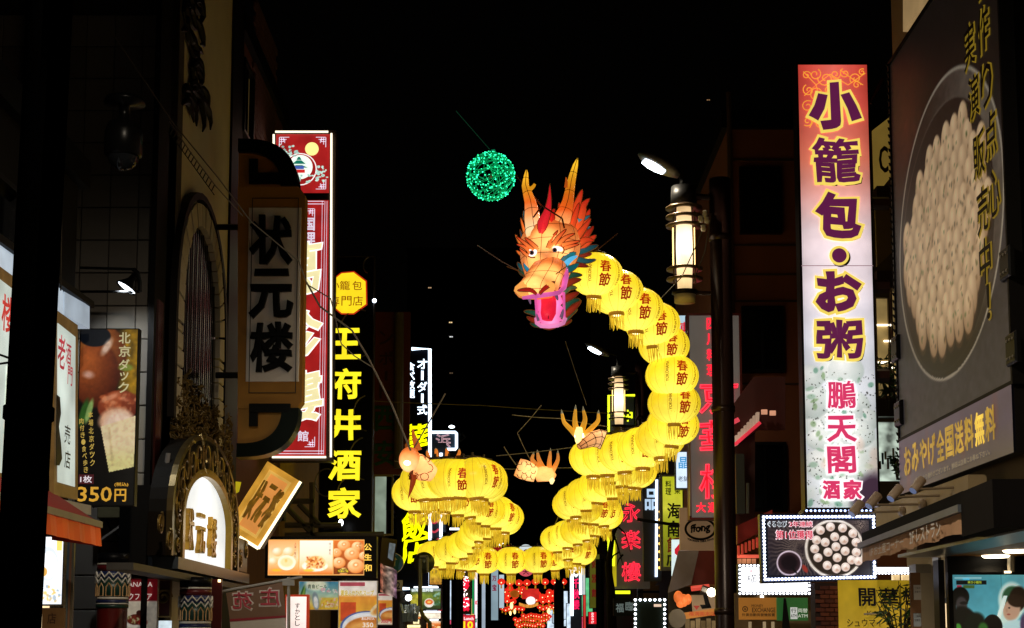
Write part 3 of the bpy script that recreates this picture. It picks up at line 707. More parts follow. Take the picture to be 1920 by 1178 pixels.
# mane behind the head
mane = [([(1068, 420), (1078, 395), (1092, 355)], 10, RED), ([(1078, 430), (1090, 400), (1094, 385), (1106, 372)], 12, RED), ([(1085, 440), (1096, 420), (1101, 405), (1106, 392)], 10, RED), ([(1066, 430), (1076, 405), (1081, 385)], 7, em('b08838', .7, .4)),
        ([(1072, 440), (1082, 415), (1084, 398)], 6, em('d88028', .9, .3)), ([(1084, 414), (1096, 410), (1107, 404)], 5, TEAL), ([(1083, 436), (1092, 430), (1108, 426)], 6, TEAL), ([(1086, 450), (1100, 440), (1113, 424)], 8, RED2), ([(1086, 462), (1100, 455), (1118, 441)], 9, RED),
        ([(1082, 472), (1098, 468), (1122, 460)], 8, TEAL2), ([(1082, 486), (1100, 490), (1118, 487)], 6, TEAL2), ([(1078, 480), (1095, 478), (1110, 476)], 7, MAR), ([(1060, 500), (1080, 496), (1104, 500)], 7, MAR), ([(1058, 520), (1074, 516), (1092, 516)], 7, GRN),
        ([(1056, 535), (1072, 528), (1090, 524)], 8, MAR), ([(1056, 548), (1068, 540), (1082, 540)], 7, GRN), ([(1054, 562), (1070, 556), (1086, 548)], 8, MAR), ([(1056, 578), (1070, 566), (1088, 562)], 8, GRN), ([(1056, 592), (1072, 580), (1090, 564)], 8, MAR),
        ([(1056, 602), (1068, 590), (1083, 580)], 7, GRN), ([(1050, 608), (1062, 606), (1072, 600)], 5, MAR), ([(1008, 590), (996, 586), (982, 584)], 6, GRN), ([(1010, 602), (998, 600), (988, 594)], 6, MAR), ([(1014, 610), (1002, 610), (994, 606)], 5, GRN),
        ([(992, 452), (984, 436), (976, 408)], 4, ORG), ([(990, 470), (980, 448), (975, 430)], 4, TEAL2), ([(984, 505), (976, 500), (970, 492)], 6, TEAL2), ([(990, 515), (978, 512), (972, 505)], 6, GRN), ([(984, 396), (983, 410), (990, 420)], 3, TEAL2), ([(1040, 612), (1030, 616), (1018, 615)], 4, MAR)]
for i, (p, wd, mt) in enumerate(mane): tongue('mane_leaf', p, wd, mt, -.05 - .02 * (i % 3), -.2 - .05 * (i % 4), .04, EDG)
for p_, w_ in (([(1000, 440), (992, 420), (982, 402)], 6), ([(1012, 432), (1006, 412), (1004, 392)], 6), ([(1050, 430), (1052, 405), (1048, 380)], 7), ([(1066, 440), (1074, 418), (1086, 380)], 8), ([(1076, 452), (1092, 432), (1108, 410)], 8), ([(1080, 462), (1098, 450), (1114, 452)], 8), ([(988, 470), (976, 456), (966, 440)], 5), ([(990, 486), (978, 478), (968, 470)], 5)):
    tongue('mane_leaf', p_, w_, RED if w_ > 6 else ORG, .05, -.12, .05, EDG)
# ear fins
tongue('ear', [(1055, 500), (1064, 484), (1080, 474)], 11, em('18808a', .8, .3), .56, .3, .05, EDG); tongue('ear_lining', [(1061, 495), (1071, 486), (1083, 480)], 6, em('58b8e8', 1.1, .2), .62, .42, .03)
tongue('ear', [(1054, 506), (1070, 504), (1086, 494)], 8, em('107078', .65, .3), .6, .35, .04, EDG)
tongue('ear', [(994, 508), (986, 498), (984, 490)], 7, em('2888a8', .8, .3), .35, .2, .04, EDG)
# brows
for p, wd in (([(1028, 466), (1034, 450), (1046, 432)], 5), ([(1038, 458), (1048, 444), (1062, 430)], 5), ([(1048, 458), (1060, 446), (1078, 438)], 5), ([(1054, 460), (1068, 456), (1088, 452)], 4.5), ([(1058, 466), (1070, 462), (1086, 458)], 4), ([(1030, 464), (1040, 456), (1060, 462)], 4)):
    tongue('brow_flame', p, wd, ('f08a40', 'c02810', 1.0), .5, .42, .05, pbr('7a2408', .5))
for p, wd in (([(1006, 466), (996, 456), (984, 446)], 5), ([(1000, 470), (986, 458), (968, 444)], 4.5), ([(994, 474), (984, 464), (968, 458)], 4.5), ([(990, 480), (980, 472), (974, 466)], 4), ([(1010, 468), (1000, 460), (990, 458)], 4)):
    tongue('brow_flame', p, wd, ('f08a40', 'c02810', 1.0), .46, .36, .05, pbr('7a2408', .5))
# moustache
tongue('moustache', [(1012, 552), (1020, 542), (1040, 528)], 4.5, em('b01c14', .7, .2), 1.24, 1.02, .03, EDG, prof=lambda t: (.35 + 2.2 * t) * (1 - t) ** .8 + .02)
tongue('moustache', [(1006, 552), (994, 544), (970, 545)], 4.5, em('b01c14', .7, .2), 1.24, 1.16, .03, EDG, prof=lambda t: (.35 + 2.2 * t) * (1 - t) ** .8 + .02)
for pts in ([(985, 520, .9), (972, 508, .95), (950, 500, 1.0)], [(1033, 522, .9), (1048, 510, .95), (1062, 500, 1.0)]):
    MB().tube([H(*p) for p in pts], .007, 5).build('whisker', pbr('8a5a28', .5), head)
# mouth: a lit pink box with lip bars, tongue and teeth
PINK = silk('mouth', [(0, 'e838a0'), (.5, 'ffa8e0'), (1, 'e030a0')], 1.0, 'X', -.2, .25)
def mpoly(pts): return [tuple(H(x, y, -.35).xz) for x, y in pts]
cav = mpoly([(1003, 552), (1056, 545), (1060, 604), (1055, 610), (1010, 612), (1006, 606)])
m = MB().prism([(x, z) for x, z in cav], .30, .35); m.xf(lambda x, y, z: (x, z, y)).build('mouth_lining', PINK, head)
for a, b_, c in (((1004, 552), (1008, 608), 5), ((1057, 548), (1058, 604), 6)):
    m = MB().tube([H(*a, .75), H((a[0] + b_[0]) / 2, (a[1] + b_[1]) / 2, .72), H(*b_, .7)], .02, 6); m.build('mouth_bar', em('e860b0', .8), head)
    P4 = [H(*a, .75), H(*b_, .7), H(b_[0], b_[1], .4), H(a[0], a[1], .4)]
    MB().add([p + Vector((dx, 0, 0)) for dx in (-.012, .012) for p in P4], [(0, 1, 2, 3), (7, 6, 5, 4), (0, 4, 5, 1), (1, 5, 6, 2), (2, 6, 7, 3), (3, 7, 4, 0)]).build('cheek', em('d84090', .55, .2), head)
m = MB().tube([H(1006, 596, .74), H(1007, 606, .74), H(1014, 611, .76), H(1030, 612, .78), H(1046, 610, .76), H(1056, 606, .74), H(1060, 596, .74)], .03, 8); m.build('lower_lip', em('e888c0', .8, .3), head, True)
m = MB().tube([H(980, 559, 1.22), H(1000, 556, 1.18), H(1030, 552, 1.06), H(1048, 549, .9), H(1057, 540, .74), H(1061, 518, .6), H(1061, 500, .5)], [.02, .03, .03, .03, .035, .04, .03], 8); m.build('upper_lip', em('e060b0', .75, .3), head, True)
m = MB().tube([H(1028, 552, .55), H(1029, 570, .72), H(1028, 588, .8), H(1026, 600, .84)], [.1, .1, .1, .07], 12, flat=.45); m.build('tongue', em('e01838', .95, .15), head, True)
m = MB().tube([H(1028.5, 552, .62), H(1029, 575, .79), H(1028, 598, .875)], .005, 4); m.build('tongue_seam', pbr('5a0812', .5), head)
for (x, y, dx, dy, wd) in ((991, 558, 4, 13, 3), (1042, 552, 4, 12, 4), (1052, 596, 4, -17, 4), (1010, 602, -4, -14, 3)):
    tongue('fang', [(x, y), (x + dx * .6, y + dy * .5), (x + dx, y + dy)], wd, em('8a6a90', .45, .3), .92, .92, .03, None)
# hanging wires of the head
cable('hanging_wire', 'dark wire running from the green ball down to the dragon horns', [PY(967, 328, 21.5), PY(1015, 385, 21.2)], .012, pbr('6a4a30', .5))
cable('hanging_wire', 'thin wire from the dragon cheek up towards empty sky', [PY(972, 508, 20.6), PY(940, 490, 20.6), PY(895, 460, 20.6)], .008, pbr('6a4a30', .5))
cable('hanging_wire', 'thin wire rising behind the dragon neck towards the lamp', [PY(1118, 470, 21.7), PY(1158, 438, 21.9)], .008, pbr('6a4a30', .5))
m = MB()
for a, b_ in (((1000, 408), (1016, 386)), ((1016, 386), (1054, 410)), ((1054, 410), (1058, 428))): m.tube([H(*a, .42), H(*b_, .42)], .012, 5)
m.build('tie_wire', pbr('5a2c10', .5), head)

# ------------------------------------------------------------------ legs: scaly cuffs with clawed hands
SKIN = em('f8a858', 1.0, .2, 4); SKIN2 = em('e88848', .85, .25, 4)
def leg(name, label, Y, ox, oy, build):
    O = PY(ox, oy, Y); r = thing(name, label, 'lantern figure', Matrix.Translation(O))
    def G(px, py, d=0.0):
        return PY(px, py, Y - d) - O
    build(r, G, Y / F); return r
def finger(r, G, k, pts, rads, mat):
    P_, R_ = [], []; n_ = len(pts)
    for i in range(n_ - 1):
        for u in (0, .25, .5, .75):
            q = [pts[max(i - 1, 0)], pts[i], pts[i + 1], pts[min(i + 2, n_ - 1)]]; f_ = lambda a, b, c, d: .5 * (2 * b + (c - a) * u + (2 * a - 5 * b + 4 * c - d) * u * u + (3 * b - a - 3 * c + d) * u ** 3)
            P_.append([f_(*[v[j] for v in q]) for j in range(len(pts[0]))]); R_.append((rads[i] * (1 - u) + rads[i + 1] * u) * k)
    P_.append(pts[-1]); R_.append(rads[-1] * k)
    f = MB().tube([G(*p) for p in P_], R_, 10).build('finger', mat, r, True)
    a, b_ = pts[-2], pts[-1]
    MB().tube([G(*b_), G(b_[0] + (b_[0] - a[0]) * .35, b_[1] + (b_[1] - a[1]) * .55, b_[2] if len(b_) > 2 else 0)], [rads[-1] * k * 1.05, .1 * k], 8).build('claw', em('8a8468', .6), f, True)
FG = silk('finger', [(0, 'ffe088'), (.4, 'd09020'), (1, 'b88428')], .95, 'Z', -.1, .4)
def hand_up(r, G, k):
    for pts, rr in (([(1082, 818), (1070, 805), (1058, 792), (1054, 776)], [6, 5, 4, 2.6]), ([(1084, 812), (1079, 798), (1078, 785), (1079, 768)], [6, 5.5, 4.5, 2.6]), ([(1090, 812), (1094, 798), (1097, 786), (1094, 770)], [6, 5.5, 4.5, 2.6]), ([(1094, 818), (1108, 804), (1121, 790), (1122, 776)], [6, 5, 4.2, 2.6])):
        finger(r, G, k, [(x, y, .05) for x, y in pts], rr, FG)
    m = MB().tube([G(1086, 803, .05), G(1085, 815, .06), G(1086, 826, .05), G(1088, 838, 0)], [11 * k, 15 * k, 13 * k, 7 * k], 14, flat=.6); m.build('palm', em('ffe890', 1.5, .2), r, True)
    MB().ell(G(1086, 817, .1), (9 * k, .04, 8 * k), 12, 8).build('bulb_spot', em('fff8e0', 4, 0), r, True)
    m = MB().tube([G(1086, 838, .12), G(1094, 832, .1), G(1108, 824, .05), G(1122, 822, 0), G(1132, 826, 0)], [8 * k, 14 * k, 20 * k, 24 * k, 25 * k], 14, flat=.7); o = m.build('cuff', silk('cuff', [(0, 'b05828'), (.5, 'f0a868'), (1, 'ffc890')], .9, 'X', -.2, .4), r, True)
    w_ = MB()
    for i in range(5): w_.tube([Vector(m.v[i * 14 + q]) for q in range(14)], .006, 4, closed=True)
    for q in range(0, 14, 2): w_.tube([Vector(m.v[i * 14 + q]) for i in range(5)], .006, 4)
    w_.build('cuff_wires', WIRE, r)
leg('dragon_hand_lantern', 'glowing claw hand raised with four fingers above the yellow lantern fold', 23.6, 1095, 825, hand_up)
def hand_mid(r, G, k):
    FM = silk('finger_mid', [(0, 'f8b868'), (.5, 'd07828'), (1, 'b87838')], .9, 'Z', -.1, .3)
    for pts, rr in (([(1012, 884), (1006, 872), (998, 862), (1000, 852)], [5, 4.5, 4, 2.2]), ([(1020, 882), (1014, 870), (1010, 860), (1008, 849)], [5.5, 5, 4, 2.2]), ([(1030, 880), (1030, 868), (1031, 857), (1032, 846)], [5.5, 4.5, 3.6, 1.8]), ([(1034, 886), (1041, 874), (1046, 862), (1046, 850)], [5.5, 4.5, 3.6, 2])):
        finger(r, G, k, [(x, y, .05) for x, y in pts], rr, FM)
    m = MB().tube([G(1006, 890), G(1018, 888, .03), G(1030, 890, .03), G(1038, 896, 0)], [14 * k, 15 * k, 14 * k, 8 * k], 14); m.build('palm', silk('palm', [(0, 'f8b068'), (1, 'f09a50')], .95, 'Z', -.2, .2, [tuple(G(1022, 890, .15))], .3), r, True)
    m = MB().tube([G(1032, 893, .06), G(1035, 902, .06), G(1034, 908, .05)], [6 * k, 5 * k, 2 * k], 8); m.build('thumb', em('ffe0a0', 1.5, .1), r, True)
    m = MB().tube([G(970, 876), G(980, 880), G(994, 885), G(1006, 890)], [17 * k, 19 * k, 18 * k, 15 * k], 16); o = m.build('forearm', silk('forearm', [(0, 'f8b870'), (1, 'f8c078')], .95, 'X', -.3, .3, [tuple(G(994, 884, .2))], .4), r, True)
    s = MB()
    for i in range(12):
        cx = 974 + (i % 4) * 8.5; cy = 868 + (i // 4) * 12 + (i % 2) * 5; s.tube([G(cx - 5, cy - 3, .15), G(cx - 2, cy + 3, .16), G(cx + 3, cy + 3, .16), G(cx + 5, cy - 2, .15)], .007, 4)
    s.build('scale_outlines', WIRE, r)
leg('dragon_hand_lantern', 'glowing orange scaly forearm with a clawed hand hanging alone in the dark', 27.5, 1005, 885, hand_mid)
def leg_left(r, G, k):
    m = MB().tube([G(757, 872, .1), G(768, 866, .12), G(780, 872, .1), G(796, 882, .05), G(812, 890, 0)], [17 * k, 25 * k, 28 * k, 27 * k, 18 * k], 16, flat=.8); m.build('thigh', silk('thigh', [(0, 'f09850'), (1, 'f8b070')], .95, 'X', -.3, .3, [tuple(G(785, 868, .25)), tuple(G(800, 884, .2))], .3), r, True)
    MB().ell(G(768, 862, .25), (20 * k, .16, 24 * k), 16, 12).build('knee', silk('knee', [(0, 'ffc888'), (.5, 'f8b070'), (1, 'e88840')], .95, 'Z', -.2, .2, [tuple(G(764, 868, .38))], .26), r, True)
    MB().ell(G(764, 868, .38), (7 * k, .04, 5 * k), 12, 8).build('bulb_spot', em('fff4e0', 3.5, 0), r, True)
    s = MB()
    for cx, cy, rr in ((790, 862, 9), (786, 882, 10), (803, 878, 9), (775, 892, 9), (796, 894, 8), (800, 862, 6)):
        s.tube([G(cx + rr * math.cos(t), cy + rr * .9 * math.sin(t), .24) for t in [6.283 * i / 8 for i in range(8)]], .006, 4, closed=True)
    s.build('scale_outlines', pbr('8a3410', .5), r)
    def tg(name, pts, w_, mt, d):
        n = len(pts); v = []
        for i, (x, y) in enumerate(pts):
            t = i / (n - 1); a = pts[min(i + 1, n - 1)]; b_ = pts[max(i - 1, 0)]; L = math.hypot(a[0] - b_[0], a[1] - b_[1]) or 1; nx, ny = -(a[1] - b_[1]) / L, (a[0] - b_[0]) / L; ww = w_ * (1 - t ** 1.6) + .2
            v += [G(x + nx * ww, y + ny * ww, d), G(x, y, d + .05 * (1 - t)), G(x - nx * ww, y - ny * ww, d), G(x, y, d - .05 * (1 - t))]
        f = [(i * 4 + j, i * 4 + (j + 1) % 4, i * 4 + 4 + (j + 1) % 4, i * 4 + 4 + j) for i in range(n - 1) for j in range(4)] + [(3, 2, 1, 0)]
        MB().add(v, f).build(name, mt, r)
    tg('spur', [(784, 845), (780, 830), (775, 815), (774, 800)], 7, em('c86020', .7, .2), .05)
    tg('spur', [(765, 850), (762, 835), (768, 820)], 4, em('a05018', .5, .2), .0)
    tg('spur', [(776, 890), (774, 905), (770, 920), (765, 936)], 6, em('a83c10', .6, .2), .32)
    tg('spur', [(770, 900), (772, 885), (776, 878)], 4, em('6a2408', .4, .2), .3)
leg('dragon_leg_lantern', 'glowing orange scaly dragon leg bent over the yellow lantern coil', 24.2, 785, 875, leg_left)
def hand_back(r, G, k):
    FB = em('d87828', .85, .2)
    for pts, rr in (([(812, 870), (806, 862), (802, 852), (801, 846)], [4, 4, 3.5, 2]), ([(822, 866), (819, 856), (818, 846), (817, 842)], [4.2, 4, 3.5, 2]), ([(836, 866), (838, 856), (838, 848), (837, 842)], [4.2, 4, 3.5, 2]), ([(848, 868), (856, 860), (861, 850), (861, 844)], [4.2, 4, 3.2, 2])):
        finger(r, G, k, pts, rr, FB)
    MB().tube([G(812, 874), G(830, 872), G(848, 874)], [8 * k, 11 * k, 8 * k], 12).build('palm', em('e89040', .9, .2), r, True)
leg('dragon_hand_lantern', 'four orange claw fingers poking up behind the yellow lantern fold', 26.5, 830, 872, hand_back)

# ------------------------------------------------------------------ green wire ball
YB = 23.5; BC = PY(920, 331, YB); RB = 47 * YB / F
ball = thing('light_ball', 'green wire ball covered in tiny lights hanging in the black sky', 'light ball', Matrix.Translation(BC))
m = MB(); led = MB()
G1 = em('00c070', .5, .3)
def leds(p, s): led.add([(p[0] + s, p[1], p[2]), (p[0] - s, p[1], p[2]), (p[0], p[1] + s, p[2]), (p[0], p[1] - s, p[2]), (p[0], p[1], p[2] + s), (p[0], p[1], p[2] - s)], [(0, 2, 4), (2, 1, 4), (1, 3, 4), (3, 0, 4), (2, 0, 5), (1, 2, 5), (3, 1, 5), (0, 3, 5)])
for i in range(30):
    ax = Vector((rnd.gauss(0, 1), rnd.gauss(0, 1), rnd.gauss(0, 1))).normalized(); a = ax.orthogonal().normalized(); b_ = ax.cross(a)
    off = rnd.uniform(-.75, .75) * RB; rr = math.sqrt(RB * RB - off * off); P = []
    for q in range(22):
        t = 6.283 * q / 22; p = ax * off + (a * math.cos(t) + b_ * math.sin(t)) * rr * rnd.uniform(.965, 1.0); P.append(p)
        if rnd.random() < .5: leds(p * 1.012, rnd.uniform(.007, .014))
    m.tube(P, .005, 4, closed=True)
m.build('wire_cage', G1, ball); tag(led.build('led_lights', em('30ffb0', 3.0, .5, 30), ball), kind='stuff')
MB().tube([Vector((0, 0, RB * .97)), Vector((.02, 0, RB * 1.08)), Vector((.05, 0, RB * 1.1)), Vector((.07, 0, RB * .98))], .02, 6).build('hanging_loop', em('109060', .5), ball)
MB().ell((0, -.02, 0), (.03, .03, .03), 8, 6).build('core', pbr('b0a090', .5), ball)
cable('hanging_wire', 'thin wire from which the green light ball hangs', [PY(918, 280, YB), PY(855, 208, YB)], .006, em('0a3a26', .5))
# ------------------------------------------------------------------ signs: everything is set out in the sign's own plane
class Sg:
    def __init__(s, name, label, cat, fr, px=None, py=None, group=None):
        s.fr = fr; s.r = thing(name, label, cat, fr.m, group)
    def p(s, x, y): return s.fr.px(x, y)
    def rc(s, x0, y0, x1, y1):
        xm, ym = (x0 + x1) / 2, (y0 + y1) / 2
        return s.p(x0, ym)[0], s.p(x1, ym)[0], s.p(xm, y1)[1], s.p(xm, y0)[1]
    def box(s, name, mat, x0, y0, x1, y1, z0, z1, bev=None, parent=None):
        a0, a1, b0, b1 = s.rc(x0, y0, x1, y1)
        m = MB().bev(a0, a1, b0, b1, z0, z1, bev) if bev else MB().box(a0, a1, b0, b1, z0, z1)
        return m.build(name, mat, parent or s.r)
    def poly(s, name, mat, pts, z0, z1, parent=None):
        P = [s.p(*q) for q in pts]
        if sum(P[i][0] * P[(i + 1) % len(P)][1] - P[(i + 1) % len(P)][0] * P[i][1] for i in range(len(P))) < 0: P = P[::-1]
        return MB().prism(P, z0, z1).build(name, mat, parent or s.r)
    def frame(s, name, mat, x0, y0, x1, y1, t, z0, z1):
        a0, a1, b0, b1 = s.rc(x0, y0, x1, y1); u0, u1, v0, v1 = s.rc(x0 + t, y0 + t, x1 - t, y1 - t)
        return MB().ring([(a0, b0), (a1, b0), (a1, b1), (a0, b1)], [(u0, v0), (u1, v0), (u1, v1), (u0, v1)], z0, z1).build(name, mat, s.r)
    def text(s, txt, x, y, w, h, z, bold=.03, mb=None, **k):
        a0, a1, b0, b1 = s.rc(x - w / 2, y - h / 2, x + w / 2, y + h / 2)
        return write(txt, (a0 + a1) / 2, (b0 + b1) / 2, a1 - a0, b1 - b0, z, bold * (b1 - b0) * (1 if k.get('neon') else .42), mb=mb, **k)
    def tx(s, c, x, y, w, h, z, b, name, mat, **k):
        return s.text(c, x, y, w + 2 * b, h + 2 * b, z, b / (.42 * (h + 2 * b)), **k).build(name, mat, s.r)
    def chars(s, name, mat, items, z, bold=.05, each=False, **k):
        """items: (text, x, y, w, h) in photograph pixels"""
        if each:
            for i, (t, x, y, w, h) in enumerate(items): s.text(t, x, y, w, h, z, bold, seed=i, **k).build(name, mat, s.r)
        else:
            m = MB()
            for i, (t, x, y, w, h) in enumerate(items): s.text(t, x, y, w, h, z, bold, mb=m, seed=i, **k)
            return m.build(name, mat, s.r)
    def tube(s, name, mat, pts, r, z, closed=False, k=6):
        return MB().tube([(*s.p(*q), z) for q in pts], r, k, closed=closed).build(name, mat, s.r)
    def bulbs(s, name, mat, path, step, r, z, closed=True):
        m = MB(); path = list(path) + ([path[0]] if closed else []); P = [s.p(*q) for q in path]
        for a, b, c, d in zip(P[:-1], P[1:], path[:-1], path[1:]):
            L = math.hypot(d[0] - c[0], d[1] - c[1]); n = max(1, round(L / step))
            for i in range(n): m.ell((a[0] + (b[0] - a[0]) * i / n, a[1] + (b[1] - a[1]) * i / n, z), (r, r, r), 6, 4)
        return tag(m.build(name, mat, s.r), kind='stuff')
    def pic(s, name, x0, y0, x1, y1, z, paint, glow=0.0, res=.8, rough=.4, parent=None):
        a0, a1, b0, b1 = s.rc(x0, y0, x1, y1)
        p = Print(a1 - a0, b1 - b0, max(6, int(abs(x1 - x0) * res)), max(6, int(abs(y1 - y0) * res))); paint(p)
        return p.build(name, a0, b0, z, printed(glow, rough), parent or s.r)
    def bracket(s, x0, x1, y, z=-.1, r=.03):
        return s.tube('bracket', DARKMETAL, [(x0, y), (x1, y)], r, z)

BLACK = pbr('0a0a0b', .3, 0, .2); WHITEM = pbr('d8d4cc', .5, 0, .08)
# ---- near black lamp post
def tall_post(name, label, X, Y, r, h, mat, rings=(), lean=0.0, group=None):
    t = thing(name, label, 'street lamp' if 'lamp' in name else 'post', Matrix.Translation((X, Y, .12)) @ Matrix.Rotation(lean, 4, 'Y'), group)
    MB().lathe([(r * 1.5, 0), (r * 1.5, .5), (r * 1.15, .6), (r, .75), (r * .97, h - .1), (r * .97, h), (0, h)], 20).build('pole', mat, t, True)
    for z in rings: MB().lathe([(r * 1.0, z - .05), (r * 1.12, z - .04), (r * 1.12, z + .04), (r * 1.0, z + .05)], 20).build('collar', mat, t, True)
    return t
cable('guard_wire', 'thin pale edge of a wire beside the thick black lamp post', [PY(116, 330, 11), PY(114, 545, 11)], .006, pbr('7a7060', .4))
# ---- shop light boxes (on the shop front, under the eave)
s = Sg('shop_fascia', 'white light strip and brown framed picture boxes above the red awning', 'shop sign', facel(0, 900, -4.98))
eave = [(-40, 425), (170, 560)]
def strip(x0, x1, yt0, yt1, yb0, yb1, z0, z1, mat, name): return s.poly(name, mat, [(x0, yt0), (x1, yt1), (x1, yb1), (x0, yb0)], z0, z1)
strip(-60, 172, 398, 566, 415, 578, -.4, .03, pbr('0c0b0b', .6), 'eave')
strip(-60, 118, 416, 545, 465, 588, -.3, .0, em('c8d8e8', .62, .15), 'light_strip'); strip(121, 168, 547, 574, 590, 617, -.3, .0, em('b8c8d8', .58, .15), 'light_strip')
wood = pbr('7a5a30', .5, 0, .3, 8)
for (x0, x1, t0, t1, b0, b1) in ((-60, 30, 460, 526, 905, 914), (96, 141, 578, 610, 928, 937)):
    s.poly('board_frame', em('8a6836', .25, .35, 7), [(x0, t0), (x1, t1), (x1, b1), (x0, b0)], -.02, .03)
    s.poly('lit_face', em('c0ccc4', .95, .35, 1.2), [(x0 + 6, t0 + 28), (x1 - 6, t1 + 22), (x1 - 7, b1 - 24), (x0 + 6, b0 - 24)], .032, .04)
s.chars('lettering', em('c03830', .8, .3), [('楼', 7, 590, 24, 70)], .045, .05, rough=.01)
s.chars('character', em('b03040', .8, .3), [('老', 108, 660, 14, 64), ('酒', 121, 664, 10, 40), ('門', 124, 705, 9, 36)], .045, .03, each=True)
s.chars('lettering', em('141412', .2, 0), [('売', 119, 815, 11, 36), ('店', 119, 862, 11, 34)], .045, .02, rough=.01)
def food1(p):
    p.grad([(0, 'c8d4c8'), (.35, 'e8f0d0'), (.5, 'd8a868'), (.8, 'b87838'), (1, 'e8a838')]); p.noise(.5, 9)
    for i in range(10): p.ball(p.rs.rand() * p.W, 45 + p.rs.rand() * 50, 12, 9, 'f0c890', '8a4a20')
    p.dots(40, (0, 40, p.W, 100), 3, ['4a7a28', 'e8e0c0', '8a3018'])
s.pic('food_picture', 0, 690, 24, 885, .046, food1, .7)
s.poly('black_swirl', BLACK, [(98, 740), (104, 745), (106, 775), (102, 800), (106, 830), (108, 860), (103, 873), (97, 873)], .045, .05)
strip(-60, 163, 900, 948, 922, 966, -.2, .05, pbr('b4b0b0', .4), 'gutter')
# ---- awning
s = Sg('red_awning', 'short red awning with an orange valance over the shop entrance', 'awning', facel(100, 1200, -4.5))
A0, A1 = s.p(-80, 900)[0], s.p(184, 980)[0]; zr = s.p(182, 983)[1]; zt = zr + .33; zvb = s.p(184, 1025)[1] - zr
m = MB().add([(A0, zt, -.5), (A1, zt, -.5), (A1, zt - .33, .0), (A0, zt - .33, .0)], [(0, 3, 2, 1)]); m.add([(A0, zt + .02, -.5), (A1, zt + .02, -.5), (A1, zt - .31, .01), (A0, zt - .31, .01)], [(0, 1, 2, 3)])
m.build('canopy', pbr('8a1c14', .7, 0, .2), s.r)
MB().box(A0, A1, zt - .37, zt - .30, -.05, .05).build('front_rail', pbr('8a8078', .4), s.r)
v = MB(); n = 30
for i in range(n + 1):
    x = A0 + (A1 - A0) * i / n; zz = .02 + .015 * math.sin(i * 1.9)
    v.v += [(x, zt - .37, zz), (x, zr + zvb, zz + .02)]
v.f = [(2 * i, 2 * i + 1, 2 * i + 3, 2 * i + 2) for i in range(n)]
v.build('valance', em('d04818', .34, .35, 1.5), s.r)
MB().add([(A1, zt, -.5), (A1, zt - .33, 0), (A1, zr + zvb, .02), (A1, zt - .5, -.5)], [(0, 1, 2, 3)]).build('side_flap', pbr('8a1c14', .7), s.r)
# ---- menu light box under the awning
s = Sg('menu_box', 'bright white menu light box with a bowl picture under the red awning', 'light box', front(98, 1180, 17.6))
s.box('housing', pbr('4a4440', .5), 60, 1003, 119, 1136, -.12, 0)
def bowl(p):
    p.grad([(0, 'f4f8ff'), (1, 'e4ecf4')]); p.ell(20, 40, 16, 26, 'c8d0d8'); p.ell(22, 42, 12, 20, 'fafcff'); p.ell(14, 52, 6, 7, 'c89848'); p.dots(20, (4, 70, p.W, 96), 3, ['d8b058', '8a9aa8', 'b8a070']); p.rect(p.W - 10, 0, p.W - 2, 20, 'e8c868')
s.pic('lit_face', 64, 1007, 117, 1133, .004, bowl, 1.5)
s = Sg('wooden_stand', 'narrow wooden notice stand with a drawn figure under the menu box', 'stand', front(98, 1200, 17.5)); s.box('board', pbr('8a6a40', .6, 0, .3, 9), 78, 1140, 120, 1230, -.05, 0); s.chars('lettering', pbr('4a2a14', .6), [('店', 97, 1160, 16, 20)], .005, .03)
# plastic sheet and poles beside the entrance
s = Sg('entrance_curtain', 'clear striped plastic curtain edge beside the bright menu box', 'curtain', front(128, 1200, 18.3))
for i, c in enumerate(('5a5a50', '3a4a5a', '6a4a3a', '4a4a44')): s.box('strip', pbr(c, .3), 119 + i * 4.5, 1014, 123 + i * 4.5, 1220, -.02 - .01 * i, .0)
